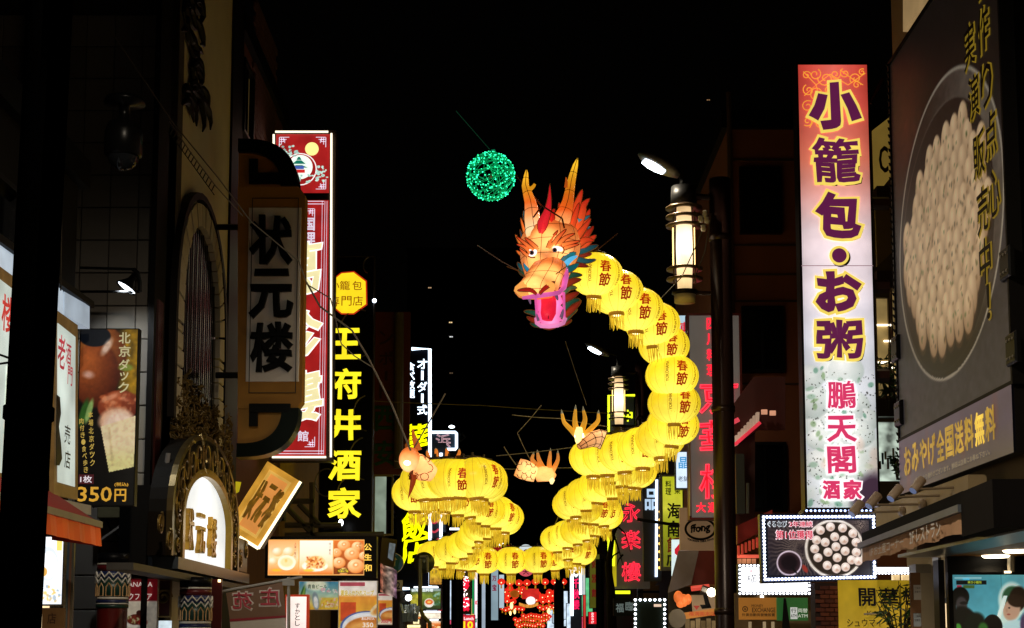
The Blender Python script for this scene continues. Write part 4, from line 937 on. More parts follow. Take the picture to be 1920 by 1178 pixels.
# ---- duck poster
s = Sg('duck_poster', 'hanging roast duck poster showing the price of three hundred and fifty yen', 'poster sign', front(198, 1200, 19.3))
s.box('sign_box', pbr('1a1a1a', .4), 145, 616, 256, 949, -.14, 0)
def duck(p):
    p.grad([(0, '080606'), (1, '050404')]); W = p.W
    p.mix(np.clip((p.X - W * .62) / 6, 0, 1) * np.clip((44 - p.Y) / 6, 0, 1), '8a6a14'); p.noise(.6, 8)
    p.ball(12, 16, 15, 20, 'c87838', '4a1c08'); p.ball(9, 26, 14, 20, 'b8602c', '3a1006'); p.ell(8, 4, 9, 6, '10141c'); p.ell(15, 10, 2, 5, 'f0d8c8', .8, 30, .8); p.ell(5, 26, 3, 2, 'e8c0b8', 1, 10, .7)
    p.ell(3, 48, 2.2, 8, '2c5a20', .5, 14); p.ell(6, 47, 1.6, 7, '86a860', .5, 14); p.ell(26, 22, 4, 2, '7a8a38', .5)
    p.ball(22.5, 44, 12.5, 9.5, 'b45a34', '5a1c10', -.3, -.5, -8); p.ell(18, 39, 5, 1.4, 'e8a888', .9, -25, .6); p.ell(26, 40, 4, 1.2, 'd88868', .9, 10, .6); p.dots(40, (12, 37, 33, 46), 1.4, ['7a2c18', 'c86a40', 'e09a70'], .4)
    p.ell(21, 52, 9.5, 7, 'd8a888', .3, -10); p.ell(23, 54, 8.5, 7, 'ecd0bc', .5, -10)
    t = np.clip((p.Y - 53) / 28, 0, 1); p.mix((p.X > 12.2 + 6 * t) & (p.X < 33.2 - 1.5 * t) & (p.Y > 56 - .32 * (p.X - 12)) & (p.Y < 82 - .22 * (p.X - 16)), 'ead8b0'); p.mix(((p.X > 12.2 + 6 * t) & (p.X < 33.2 - 1.5 * t) & (p.Y > 66) & (p.Y < 82 - .22 * (p.X - 16))) * np.clip((p.Y - 66) / 12, 0, .8), 'dcd890'); p.mix(np.clip(1 - np.abs(p.X - 17.5 - (p.Y - 56) * .12) / 1.2, 0, 1) * (p.Y > 56) * (p.Y < 78) * .4, 'b8a070'); p.noise(.16, 4)
    p.rect(0, 82.5, W, 100, '040404')
s.pic('printed_face', 147, 618, 254, 947, .004, duck, .42)
GOLD = em('d8b858', .6, .2)
s.chars('lettering', em('d8d0a0', .55, .15), [('北', 234, 634, 22, 21), ('京', 234, 659, 22, 21), ('ダ', 233, 684, 20, 20), ('ッ', 233, 706, 16, 16), ('ク', 232, 727, 20, 20)], .008, .05, each=True)
s.chars('lettering', GOLD, [(c, 170 + i * .6, 778 + i * 15, 9, 12) for i, c in enumerate('本場北京ダック')] + [(c, 153 + i * 1.2, 790 + i * 13, 8, 11) for i, c in enumerate('肉付き・食べ歩き')], .008, .02)
s.box('price_tag', em('5a2028', .4, .1), 148, 890, 176, 908, .006, .012, .004); s.chars('lettering', em('e8e0e8', .8, 0), [('1枚', 162, 899, 22, 13)], .016, .05)
s.chars('lettering', em('e0a838', .7, .2), [('350', 178, 927, 64, 28), ('円', 226, 929, 22, 24), ('(税込)', 228, 909, 26, 8)], .012, .05, each=True)
# grey bracket box and conduits below the poster
s = Sg('junction_box', 'small beige junction box under the duck poster with a cable leaving it', 'junction box', front(215, 1000, 21.9)); s.box('case', pbr('6a6244', .6), 188, 950, 242, 974, -.05, .18, .02); s.box('lid', pbr('746c4c', .6), 190, 952, 240, 972, .18, .19)
cable('conduit', 'thick grey conduit sweeping along the tiled wall towards the arched sign', [PY(185, 1018, 21.6), PY(225, 990, 21.6), PY(262, 962, 21.5), PY(285, 948, 21.5), PY(300, 925, 21.4), PY(312, 880, 21.3), PY(316, 850, 21.3)], .035, pbr('77706a', .5))
cable('conduit', 'thin black cable drooping under the junction box', [PY(200, 975, 21.8), PY(210, 1000, 21.8), PY(240, 1010, 21.7), PY(262, 970, 21.6)], .012, DARKMETAL)
# ---- gooseneck lamp
s = Sg('wall_lamp', 'black cone wall lamp on two thin arms lighting the tiled wall', 'lamp', front(250, 530, 20.6))
s.tube('arm', DARKMETAL, [(150, 502), (250, 505)], .018, 0); s.tube('arm', DARKMETAL, [(150, 547), (262, 547)], .018, 0)
a, b = s.p(255, 515); c, d = s.p(248, 538)
ax = Vector((c - a - .05, d - b, .04)).normalized(); B = MB().lathe([(.03, 0), (.05, .02), (.06, .1), (.15, .22), (.15, .235), (.14, .225), (.05, .1), (0, .09)], 16)
mm = Matrix.Translation((a, b, 0)) @ ax.to_track_quat('Z', 'Y').to_matrix().to_4x4()
B.build('shade', pbr('101010', .4, .4), s.r, True, mm); MB().lathe([(.13, .215), (.0, .222)], 16).build('lit_disc', em('e8f4ff', 4, 0), s.r, False, mm)
s.tube('knuckle', DARKMETAL, [(250, 505), (258, 512), (262, 530), (262, 547)], .03, 0)
lamp('wall_lamp_light', 'SPOT', s.r.matrix_world @ Vector((c - .12, d - .02, .05)), 150, (.9, .97, 1), .06, PY(278, 780, 22.0), 100)
# ---- round dark bell lamp / camera high by the tiled wall
s = Sg('dome_camera', 'black dome camera hanging on a bracket high before the tiled wall', 'camera', front(235, 320, 16.5))
a, b = s.p(232, 250)
MB().lathe([(.0, .42), (.2, .40), (.22, .34), (.06, .32), (.06, .14), (.17, .12), (.2, .02), (.2, -.22), (.17, -.24)], 20, (a, 0, 0), 'y').xf(lambda x, y, z: (x, y + b - .02, z)).build('housing', pbr('0a0a0a', .3, .3), s.r, True)
MB().ell((a, b - .24, 0), (.165, .17, .165), 18, 10).build('dome', pbr('15171a', .05, .1), s.r, True)
# ---- canopy with arched sign
XC = -4.5
s = Sg('arched_sign', 'carved black canopy with a white lit arch and gilded characters', 'shop sign', facel(380, 1200, XC))
p = s.p; AX0, AX1 = p(322, 1000)[0], p(457, 1000)[0]; ay0 = p(330, 1046)[1]; mid = (p(334, 1000)[0] + p(424, 1000)[0]) / 2; hw = (p(424, 1000)[0] - p(334, 1000)[0]) / 2
ayt = p(385, 893)[1]; ays = ay0 + (ayt - ay0) * .45; otop = p(375, 820)[1]; osh = p(330, 965)[1]
def arc(w_, spr, top, bot, n=24, pw=1.0):
    return [(mid - w_, bot)] + [(mid - w_ * math.cos(math.pi * i / n), spr + (top - spr) * math.sin(math.pi * i / n) ** pw) for i in range(n + 1)] + [(mid + w_, bot)]
BZ = pbr('33230f', .35, .55, .3, 9)
outer = arc(hw * 1.38, ays, otop, ay0); inner = arc(hw * 1.0, ays, ayt, ay0)
MB().ring(outer, inner, -.25, .03, closed=False).build('arch_frame', pbr('14100b', .7), s.r)
MB().ring(arc(hw * 1.42, ays, otop + .05, ay0), arc(hw * 1.36, ays, otop - .02, ay0), .0, .08, closed=False).build('rim', pbr('5a4a2a', .35, .7), s.r)
MB().ring(arc(hw * 1.06, ays, ayt + .08, ay0), arc(hw * .98, ays, ayt - .03, ay0), -.02, .09, closed=False).build('inner_rim', pbr('8a6c20', .3, .7), s.r)
m = MB().prism(list(reversed(arc(hw * .985, ays, ayt - .03, ay0))), -.03, -.005); m.build('lit_panel', em('f0f4f4', 1.0, .25, .8), s.r)
for sx in (-1, 1):
    x0, x1 = (AX0, mid - hw * 1.4) if sx < 0 else (mid + hw * 1.4, AX1)
    MB().bev(x0, x1, ay0, ays - .02, -.25, .07, .02).build('side_panel', pbr('1a130c', .4, .3), s.r)
SCM = pbr('8a7240', .35, .7)
def spiral(cx, cy, r, dirn, a0, turns=1.6, n=26, z=.075, root=None, mt=None):
    pts = []
    for i in range(n): t = i / (n - 1); a = a0 + dirn * turns * 6.283 * t; rr = r * (1 - .85 * t); pts.append((cx + rr * math.cos(a), cy + rr * math.sin(a), z))
    MB().tube(pts, .02, 5).build('scroll', mt or SCM, root or s.r)
for i in range(12):
    t = math.pi * (i + .5) / 12; rx = hw * 1.2; spiral(mid - rx * math.cos(t), ays + ((ayt + otop) / 2 - ays) * math.sin(t), hw * .15 + .1 * (otop - ayt) * math.sin(t), 1 if i % 2 else -1, t * 1.3)
for sx in (-1, 1):
    for k in range(2): spiral(mid + sx * hw * (1.52 + .3 * k if sx > 0 else 1.5 + .3 * k), ay0 + (ays - ay0) * (.35 + .3 * k), .16, sx, 1.0)
    spiral(mid + sx * hw * 1.2, ay0 + (ays - ay0) * .3, .15, sx, 2.0); spiral(mid + sx * hw * 1.2, ay0 + (ays - ay0) * .75, .15, -sx, 0)
goldl = pbr('a87c1c', .3, .5, .3, 8)
for i, c in enumerate('状元楼'):
    x = 352 + i * 21.5; s.text(c, x - 2, 992 + i * 8, 11.5, 78 - i * 2, .07, .03, depth=.07, seed=i, rough=.012).build('character', goldl, s.r)
MB().box(AX0 - .02, AX1 + .05, ay0 - .16, ay0 - .002, -.3, .1).build('base_beam', pbr('4a525a', .35, .4), s.r)
MB().box(AX0 - .0, AX1 + .02, ay0 - .155, ay0 + .95, -.7, -.26).build('canopy_box', pbr('0e0c0a', .7), s.r)
lamp('arched_sign_light', 'AREA', s.r.matrix_world @ Vector((mid, ays, .6)), 4, (1, .95, .85), .5, s.r.matrix_world @ Vector((mid, ays + .3, 0)))
# ---- side panel of the canopy towards us, with a raised floral roundel
s = Sg('carved_end_board', 'dark carved end panel with a scroll roundel at the near end of the arched sign', 'panel', front(300, 1065, 21.15))
s.box('board', pbr('0c0a09', .4), 262, 960, 322, 1066, -.05, 0, .02)
spiral(*s.p(309, 1020), .14, 1, .5, z=.01); spiral(*s.p(309, 990), .12, -1, 2, z=.01)
s.box('trim', pbr('6a5a34', .4, .4), 294, 960, 298, 1066, .0, .03)
s = Sg('canopy_roof', 'flat grey canopy edge running under the arched sign with hidden lamps', 'canopy', facel(330, 1090, -4.42)); a0, a1 = s.p(240, 1070)[0], s.p(455, 1090)[0]
MB().box(a0, a1, s.p(330, 1085)[1], s.p(330, 1073)[1], -.25, .06).build('slab', pbr('3c3a38', .5, .2), s.r)
# columns under the canopy with zigzag bands (painted capital)
for i, (px, lab) in enumerate(((205, 'round column with a zigzag painted band before the tiled wall'), (362, 'round column with a zigzag painted band under the arched sign'))):
    Yc = (20.3, 22.0)[i]; O = PY(px, 1330, Yc); O.z = .12; t = thing('painted_column', lab, 'column', Matrix.Translation(O), 'painted columns of the restaurant'); rr = S(28, Yc); ztop = PY(px, 1040 if i == 0 else 1085, Yc).z - .12
    MB().lathe([(rr, 0), (rr, ztop - .0)], 24).build('shaft', pbr('5a1410', .3), t, True)
    z = lambda q: ztop - S(q, Yc)
    for c, q0, q1 in (('0c0c10', -2, 16), ('e0dcd4', 17, 20), ('5a1418', 21, 30), ('1c2a5a', 32, 46), ('143c34', 46, 80), ('d8d4cc', 80, 84), ('1c2450', 85, 91), ('d8d4cc', 91, 93), ('12342c', 94, 100)):
        MB().lathe([(rr + .004, z(q1)), (rr + .012, z(q1)), (rr + .012, z(q0)), (rr + .004, z(q0))], 24).build('painted_band', pbr(c, .4, 0, .1), t, True)
    for q, cc in ((34, 'e8e4dc'), (44, 'd8d4cc')):
        P = [((rr + .02) * math.cos(6.283 * j / 24), (rr + .02) * math.sin(6.283 * j / 24), z(q + (9 if j % 2 else 0))) for j in range(24)]; MB().tube(P, .014, 5, closed=True).build('zigzag', pbr(cc, .5), t)
    for j in range(12):
        an = 6.283 * j / 12; c, n = math.cos(an), math.sin(an); e = Vector((-n, c, 0)); o = Vector((c, n, 0)) * (rr + .014)
        P = [o + e * x + Vector((0, 0, z(y))) for x, y in ((-.035, 78), (.035, 78), (.035, 62), (0, 54), (-.035, 62))]; MB().tube(P, .010, 4, closed=True).build('painted_arch', pbr('c8a070', .5), t)
# ---- CANADA poster, red framed menu
s = Sg('red_poster', 'red and cream poster reading CANADA with a dish photo between the painted columns', 'poster', front(265, 1200, 21.4))
s.box('board', pbr('c8c0b4', .6), 228, 1084, 296, 1215, -.03, 0)
def can(p):
    p.grad([(0, '8a1420'), (.32, '8a1420'), (.33, 'e0d8c8'), (1, 'd8cdb8')]); p.ell(18, 62, 18, 10, 'f0ece4'); p.ell(20, 60, 14, 8, '5a1c10'); p.ell(14, 60, 7, 5, '7a2818', .4); p.ell(26, 50, 6, 4, '3a0c08'); p.dots(16, (8, 54, 30, 66), 2, ['b8c890', '8a3020', 'e8d8c0']); p.ell(30, 64, 7, 5, '8a1814', .4); p.noise(.15, 5)
s.pic('printed_face', 230, 1086, 294, 1213, .004, can, .18)
s.chars('lettering', em('d8c8c0', .6, 0), [('CANADA', 259, 1096, 54, 9), ('ックフェア', 258, 1119, 54, 13)], .008, .02)
s = Sg('framed_menu', 'dark red framed menu board with a gold roundel beside the red poster', 'menu board', front(308, 1180, 21.8)); s.frame('frame', pbr('8a6a38', .5), 296, 1086, 322, 1158, 3, -.02, .03); s.box('board', pbr('4a1210', .5), 299, 1089, 319, 1155, -.02, 0)
spiral(*s.p(307, 1120), .11, 1, 0, z=.01)
s = Sg('lit_notice', 'small bright notice glowing at the foot of the framed menu', 'notice', front(308, 1200, 21.6)); s.box('lit_face', em('d8e8f0', .9, .3, 6), 297, 1164, 321, 1210, -.02, 0)
s = Sg('lacquered_door', 'dark red lacquered door panel beside the painted column', 'door', front(393, 1300, 22.8)); s.box('leaf', pbr('4a100c', .3), 378, 1086, 414, 1330, -.05, 0); s.box('lamp', em('ffe0a0', 3, 0), 410, 1087, 414, 1092, 0, .06)
# ---- hanging brush board
s = Sg('hanging_board', 'unlit ochre hanging board with three black raised brush characters', 'shop sign', front(507, 600, 25.0))
OC = pbr('b07c24', .6, 0, .2, 3); och = pbr('9a7024', .6, 0, .15, 3)
s.poly('board', OC, [(446, 350), (560, 350), (572, 366), (566, 752), (556, 766), (446, 766)], -.35, 0)
s.box('white_panel', pbr('f0ece6', .55, 0, .06, 2), 464, 390, 563, 716, .0, .025, .008)
s.frame('panel_line', pbr('3a2e18', .6), 470, 372, 558, 738, 1.5, .026, .034)
for i, (c, y) in enumerate((('状', 452), ('元', 553), ('楼', 652))): s.text(c, 510, y, 80, 92, .1, .075, depth=.09, rough=.012, seed=i + 2).build('character', pbr('050505', .5), s.r)
def quarter(y0, y1, top):
    P = []; c = s.p(446, y1 if top else y0); e = s.p(560, y0 if top else y1); w_, h_ = e[0] - c[0], e[1] - c[1]
    for i in range(15): t = math.pi / 2 * i / 14; P.append((c[0] + w_ * math.cos(t) ** .7, c[1] + h_ * math.sin(t) ** .9))
    return c, P, w_, h_
for top, (y0, y1) in ((True, (262, 350)), (False, (766, 858))):
    c, P, w_, h_ = quarter(y0, y1, top); inn = [(c[0] + (x - c[0]) * .72, c[1] + (y - c[1]) * .72) for x, y in P]
    a = (P, inn) if top else (P[::-1], inn[::-1])
    MB().ring(a[0], a[1], -.35, .06, closed=False).build('curved_bracket', pbr('0c140c', .3, .3), s.r)
    poly = [c] + inn; MB().prism(poly if top else poly[::-1], -.3, -.03).build('infill', OC, s.r)
    k1, k2 = (468, 498) if top else (460, 540)
    s.box('key_motif', pbr('060806', .5), 468, (326 if top else 758), 545, (346 if top else 774), .0, .07); s.box('key_motif', pbr('060806', .5), 468, (300 if top else 775), 484, (325 if top else 800), .0, .07)
for y in (420, 700): s.tube('bracket', DARKMETAL, [(400, y), (450, y)], .05, -.2)
# ---- red vertical sign with the white line border
s = Sg('red_vertical_sign', 'tall lit red vertical sign with white lines, a pagoda emblem and glowing white edge', 'shop sign', front(567, 870, 31.0))
s.box('housing', pbr('3a2a20', .4), 509, 244, 626, 864, -.4, -.01)
RF = em('b42222', .74, .25, 2.5)
s.box('upper_face', RF, 517, 252, 618, 362, -.005, .012); s.box('lower_face', RF, 512, 376, 614, 856, -.005, .012); s.box('gap_band', pbr('1a0a08', .5), 517, 363, 616, 375, -.005, .01)
W1 = em('fff0d0', 1.8, .05)
for pts in (((517, 249), (616, 249)), ((514, 254), (514, 300)), ((622, 252), (621, 858)), ((511, 858), (612, 858))): s.tube('edge_tube', W1, pts, .02, .06)
LN = em('e8dcf0', .9, .1)
m = MB()
def ln(x0, y0, x1, y1, t=1.5):
    if abs(x0 - x1) < .1 and abs(y1 - y0) > 60: a = (s.p(x0, 555)[0], s.p(x0, y0)[1]); b = (a[0], s.p(x0, y1)[1])
    else: a = s.p(x0, y0); b = s.p(x1, y1)
    h = S(t, 31) / 2; m.box(min(a[0], b[0]) - h, max(a[0], b[0]) + h, min(a[1], b[1]) - h, max(a[1], b[1]) + h, .013, .018)
for x in (602, 607, 611): ln(x, 378, x, 852, .8)
for y in (378, 383): ln(520, y, 607, y, 1.3)
for y in (846, 851): ln(517, y, 606, y, 1.3)
def corner(cx, cy, dx, dy):
    for k in range(3): ln(cx + dx * k * 4, cy + dy * 1, cx + dx * k * 4, cy + dy * (18 - k * 5), 1.2); ln(cx + dx * 1, cy + dy * k * 4, cx + dx * (18 - k * 5), cy + dy * k * 4, 1.2)
    ln(cx + dx * 4, cy + dy * 4, cx + dx * 10, cy + dy * 4, 1.2); ln(cx + dx * 10, cy + dy * 4, cx + dx * 10, cy + dy * 10, 1.2)
corner(524, 258, 1, 1); corner(611, 258, -1, 1); corner(611, 355, -1, -1); corner(590, 392, -1, 1); corner(590, 838, -1, -1); corner(523, 838, 1, -1)
m.build('line_border', LN, s.r)
def disc(name, mat, x, y, r, z0, z1, k=28): a, b = s.p(x, y); rr = S(r, 31); MB().prism([(a + rr * math.cos(6.283 * i / k), b + rr * math.sin(6.283 * i / k)) for i in range(k)], z0, z1).build(name, mat, s.r)
disc('emblem_ring', em('f0e8e8', 1.2, .1), 563, 318, 32, .012, .016); disc('emblem_field', RF, 563, 318, 30, .012, .020); disc('emblem_disc', em('e8f4e8', 1.2, .1), 563, 314, 24, .012, .024); disc('moon', em('f0e890', 1.2, .05), 585, 280, 13, .013, .028)
m = MB()
for (x, y, w_, h_, c) in ((561, 298, 10, 6, 0), (561, 305, 26, 7, 0), (561, 313, 34, 5, 0)):
    a, b = s.p(x, y); hw_, hh = S(w_, 31) / 2, S(h_, 31) / 2; m.prism([(a - hw_, b - hh), (a + hw_, b - hh), (a + hw_ * .35, b + hh), (a - hw_ * .35, b + hh)], .026, .03)
m.build('pagoda_roof', em('18806a', .9, .1), s.r)
s.box('pagoda_body', em('4a68c0', .9, .1), 553, 312, 570, 318, .025, .032); s.box('pagoda_base', em('d82828', 1, .1), 551, 319, 572, 325, .025, .032)
m = MB()
for (cx, cy, sx, sy) in ((538, 280, 13, 14), (545, 290, 16, 6), (603, 325, 12, 14), (592, 335, 16, 8), (552, 335, 14, 8)):
    for i in range(14): a, b = s.p(cx + rnd.uniform(-1, 1) * sx, cy + rnd.uniform(-1, 1) * sy); m.ell((a, b, .03), (S(rnd.uniform(1.5, 4), 31), S(rnd.uniform(1.2, 3), 31), .006), 6, 4)
tag(m.build('pine_and_crane', em('b8dcd0', 1.0, .5, 14), s.r), kind='stuff')
s.chars('small_characters', LN, [('国', 580, 421, 21, 24), ('理', 580, 448, 23, 24)], .016, .06)
for c, y in (('萬', 505), ('珍', 630), ('樓', 745)):
    s.tx(c, 553, y, 96, 92, .02, 4.5, 'halo', em('ffffff', 1.1, .0), rough=.02, slant=.1, seed=y); s.tx(c, 553, y, 96, 92, .036, 2.2, 'character', em('f4e8b0', 1.0, .08), rough=.02, slant=.1, seed=y)
s.chars('small_characters', LN, [('新', 540, 818, 20, 20), ('館', 568, 818, 21, 20)], .016, .05)
s.tube('bracket', DARKMETAL, [(480, 400), (512, 400)], .06, -.2); s.tube('bracket', DARKMETAL, [(480, 800), (512, 800)], .06, -.2)
# ---- black sign with yellow characters
s = Sg('black_vertical_sign', 'tall black sign with glowing yellow characters and a yellow octagon at the top', 'shop sign', front(650, 1010, 36.0))
s.box('housing', pbr('08080a', .25), 600, 482, 699, 1008, -.3, 0)
s.frame('edge', pbr('4a4238', .35, .5), 600, 481, 700, 1009, 1.6, -.3, .03)
m = MB()
for (x, y, r) in ((694, 498, 16), (672, 625, 46), (690, 775, 34), (686, 860, 40), (612, 905, 26), (660, 930, 36)):
    a, b = s.p(x, y); rr = S(r, 36); pts = []
    for i in range(15):
        t = 1.2 + 4.0 * i / 14; qx = a + rr * .8 * math.cos(t); qy = b + rr * math.sin(t)
        if s.p(602, 0)[0] < qx < s.p(697, 0)[0]: pts.append((qx, qy, .01))
    if len(pts) > 2: MB().tube(pts, .018, 5).build('silver_swirl', pbr('6a6458', .3, .6), s.r)
o8 = [(640, 511), (664, 509), (688, 527), (689, 572), (664, 590), (640, 590), (618, 572), (617, 529)]
s.poly('octagon_rim', em('c83014', .8, .1), o8, .004, .02); s.poly('octagon_face', em('f8d820', 1.1, .15, 2), [(652 + (x - 652) * .93, 550 + (y - 550) * .94) for x, y in o8], .012, .028)
s.chars('octagon_lettering', em('a84c10', .55, 0), [('小', 628, 536, 17, 17), ('籠', 647, 536, 19, 17), ('包', 670, 536, 18, 17), ('専', 628, 566, 17, 19), ('門', 650, 565, 19, 18), ('店', 671, 565, 19, 18)], .031, .012)
YL = em('f4e024', 1.25, .12, 2)
for c, y in (('王', 645), ('府', 720), ('井', 797), ('酒', 872), ('家', 944)): s.text(c, 646, y, 62, 58, .04, .075, depth=.03, rough=.008, seed=y).build('character', YL, s.r)
s = Sg('sign_spotlight', 'small dark spotlight with a white lit lens at the foot of the black sign', 'lamp', front(640, 1000, 35.3)); s.tube('body', pbr('2a2624', .6), [(606, 988), (632, 984)], .07, -.08, k=12); a, b = s.p(640, 981); MB().ell((a, b, .1), (.055, .08, .05), 10, 8).build('lens', em('f4f8ff', 5, 0), s.r, True)
o = MB().ell((0, 0, 0), (.05, .05, .05), 8, 6).build('marker_light', em('dce8ff', 6, 0)); o.location = PY(702, 564, 35.8); tag(o, 'tiny white point light on the edge of the black sign', 'lamp')
# ---- unlit board with green letters
s = Sg('unlit_board', 'unlit reddish vertical board with large green characters beside a grey pipe', 'shop sign', front(728, 890, 42.0)); s.box('board', pbr('6a2814', .6, 0, .2), 699, 585, 768, 890, -.2, 0)
s.chars('character', pbr('0c4a1c', .5), [('西', 722, 785, 42, 48), ('安', 722, 850, 42, 48)], .02, .07, each=True); s.chars('lettering', pbr('3a1008', .5), [('ン', 724, 634, 26, 26), ('ポ', 724, 672, 26, 26), ('ー', 724, 705, 6, 20), ('ト', 722, 735, 22, 26)], .02, .05)
s.tube('downpipe', pbr('6a6258', .5), [(750, 590), (748, 880)], .12, .2, k=10)
# ---- lit stair window strip beside the black sign
s = Sg('lit_window_strip', 'pale lit strip window beside the foot of the black sign', 'window', front(712, 1000, 41.6)); s.frame('frame', pbr('8a8060', .5), 699, 890, 738, 1005, 4, -.05, .04); s.box('pane', em('a8bca8', .5, .4, 2), 703, 894, 724, 1001, -.02, 0); s.box('mullion', DARKMETAL, 724, 940, 738, 957, .0, .03)
# ---- white neon sign
s = Sg('white_neon_sign', 'tall black sign outlined in white neon with yellow brush characters below', 'neon sign', front(785, 1100, 48.0))
s.box('housing', pbr('0a0c12', .3), 745, 656, 806, 1110, -.4, 0); WN = em('d8ecff', 3.0, .03)
s.tube('neon_tube', WN, [(772, 655), (806, 655), (807, 1104), (745, 1104)], .05, .06); s.tube('neon_tube', WN, [(806, 1104), (780, 1104)], .05, .09)
WNL = em('e0f0ff', 2.2, .05)
s.chars('character', WNL, [(c, 792, 683 + i * 21.5, 19 if c != 'ー' else 5, 19) for i, c in enumerate('オーダー式')], .04, .05, each=True)
s.chars('character', WNL, [(c, 770, 688 + i * 17, 16, 16) for i, c in enumerate('食べ放題')], .04, .06, each=True)
YN = em('f0f000', 1.6, .1)
for c, y in (('華', 822), ('飯', 985), ('店', 1030)): s.tx(c, 778, y, 50, 50, .05, 1.1, 'character', YN, rough=.03, slant=.2, seed=y)
s = Sg('blue_white_sign', 'narrow sign between two white neon uprights behind the lantern coils', 'neon sign', front(825, 1100, 50.0)); s.box('housing', pbr('28343e', .5), 806, 830, 836, 1030, -.3, 0)
s.tube('neon_tube', WN, [(801, 1028), (801, 850)], .05, .05); s.tube('neon_tube', WN, [(827, 1030), (827, 850)], .05, .05)
m = MB()
for y in (975, 992, 1009): a, b = s.p(814, y); m.tube([(a - .14 + .28 * i / 6, b - .1 * math.sin(math.pi * i / 6), .03) for i in range(7)], .035, 5)
m.build('bowl_neon', em('c83848', .9, .1), s.r); s.text('王', 814, 945, 18, 22, .02, .05).build('character', em('e8d828', 1.0, .1), s.r)
# ---- small neon sign in a white box outline
s = Sg('small_neon_sign', 'small dark sign with a pale red outlined character in a white neon box', 'neon sign', front(832, 860, 52.0)); s.box('board', pbr('2c3c48', .4), 810, 811, 855, 843, -.2, 0)
s.tube('neon_tube', WN, [(809, 811), (854, 811), (856, 813), (856, 840), (854, 843), (838, 843)], .045, .05); s.tube('neon_tube', WN, [(832, 843), (808, 843)], .045, .05); s.tube('neon_tube', WN, [(826, 845), (826, 872)], .06, .05)
s.text('浜', 831, 827, 28, 25, .03, .02, neon=True).build('character', em('e0b0b8', .9, .1), s.r)
o = Sg('rooftop_mast', 'grey mast with a small white beacon behind the small neon sign', 'mast', front(850, 870, 60)); o.tube('mast', pbr('4a5258', .5), [(848, 806), (848, 880)], .3, 0); a, b = o.p(847, 801); MB().ell((a, b, .1), (.12, .06, .1), 8, 6).build('beacon', em('e8f4ff', 5, 0), o.r)
o.tube('aerial', pbr('4a5258', .5), [(866, 812), (872, 820), (864, 828), (862, 812)], .05, 0)
# ---- tilted gold plaque
Yp = 27.0
fr = Fr(PY(443, 1002, Yp), PY(497, 1021, Yp) - PY(443, 1002, Yp), PY(503, 866, Yp) - PY(443, 1002, Yp))
uu = (PY(563, 903, Yp) - PY(503, 866, Yp)).normalized(); vv = (PY(563, 903, Yp) - PY(497, 1021, Yp)).normalized(); vv = (vv - uu * vv.dot(uu)).normalized()
fr = Fr(PY(443, 1000, Yp), uu, vv); s = Sg('tilted_plaque', 'tilted gold framed plaque with gilded brush characters glowing beside the arched sign', 'plaque', fr)
q0 = s.p(503, 866); q1 = s.p(563, 903); q2 = s.p(497, 1021)
x0, x1, y0, y1 = min(q0[0], s.p(443, 990)[0]) , max(q1[0], q2[0]), min(q2[1], 0.0), max(q0[1], q1[1]); x0 = q0[0]; x1 = q1[0]
GF = em('d89c38', .75, .3, 4)
MB().ring([(x0, y0), (x1, y0), (x1, y1), (x0, y1)], [(x0 + .1, y0 + .1), (x1 - .1, y0 + .1), (x1 - .1, y1 - .1), (x0 + .1, y1 - .1)], -.06, .08).build('gold_frame', GF, s.r)
MB().ring([(x0 + .1, y0 + .1), (x1 - .1, y0 + .1), (x1 - .1, y1 - .1), (x0 + .1, y1 - .1)], [(x0 + .15, y0 + .15), (x1 - .15, y0 + .15), (x1 - .15, y1 - .15), (x0 + .15, y1 - .15)], -.05, .05).build('inner_moulding', em('e8b858', .7, .2, 4), s.r)
MB().box(x0 + .15, x1 - .15, y0 + .15, y1 - .15, -.05, .0).build('panel', em('e09448', .8, .25, 1.5), s.r)
MB().box(x0 - .0, x1, y0, y1, -.5, -.07).build('back_box', pbr('060505', .5), s.r)
for pa, pb in (((x1 + .02, y0 - .02), (x1 + .02, y1)), ((x0 + .45 * (x1 - x0), y0 - .02), (x1 + .02, y0 - .02))): MB().tube([(*pa, .08), (*pb, .08)], .025, 6).build('light_tube', em('ffecc0', 2.2, .05), s.r)
for i, c in enumerate('状元楼'): write(c, x0 + (x1 - x0) * (.26 + .24 * i), (y0 + y1) / 2, (x1 - x0) * .2, (y1 - y0) * .56, .07, .012, depth=.06, rough=.02, seed=i).build('character', em('9a6c1c', .35, .5, 8), s.r)
# ---- food light boxes
s = Sg('food_light_box', 'long black light box with three lit dumpling photographs and three gold characters', 'light box', front(602, 1085, 28.0)); s.box('housing', pbr('0c0a08', .4), 497, 1006, 706, 1084, -.3, 0)
def dump1(p):
    p.grad([(0, 'f0a868'), (.5, 'ffd8a8'), (1, 'e88838')])
    for x, y, r in ((26, 34, 16), (60, 34, 18), (14, 62, 14), (76, 66, 12)): p.ball(x, y, r, r * .85, 'fff8e8', 'f0a860')
    p.ell(54, 66, 26, 22, 'fff4e0'); p.ell(54, 64, 20, 15, 'f8d8a0', .4); p.ell(52, 60, 4, 5, 'e8c070', .6); p.ell(24, 88, 14, 4, 'f0b030', .5)
def dump2(p):
    p.grad([(0, 'fff0e0'), (.4, 'ffe8d0'), (.75, 'ffd0a0'), (1, 'd87028')])
    p.ell(46, 76, 38, 16, 'fff4e4'); p.ell(48, 64, 26, 18, 'e8a050', .3); p.dots(90, (22, 48, 76, 82), 4, ['c86828', 'f0b868', 'ffe0a8', 'a84818', 'f8d090']); p.ell(28, 88, 16, 4, 'f0c040', .5)
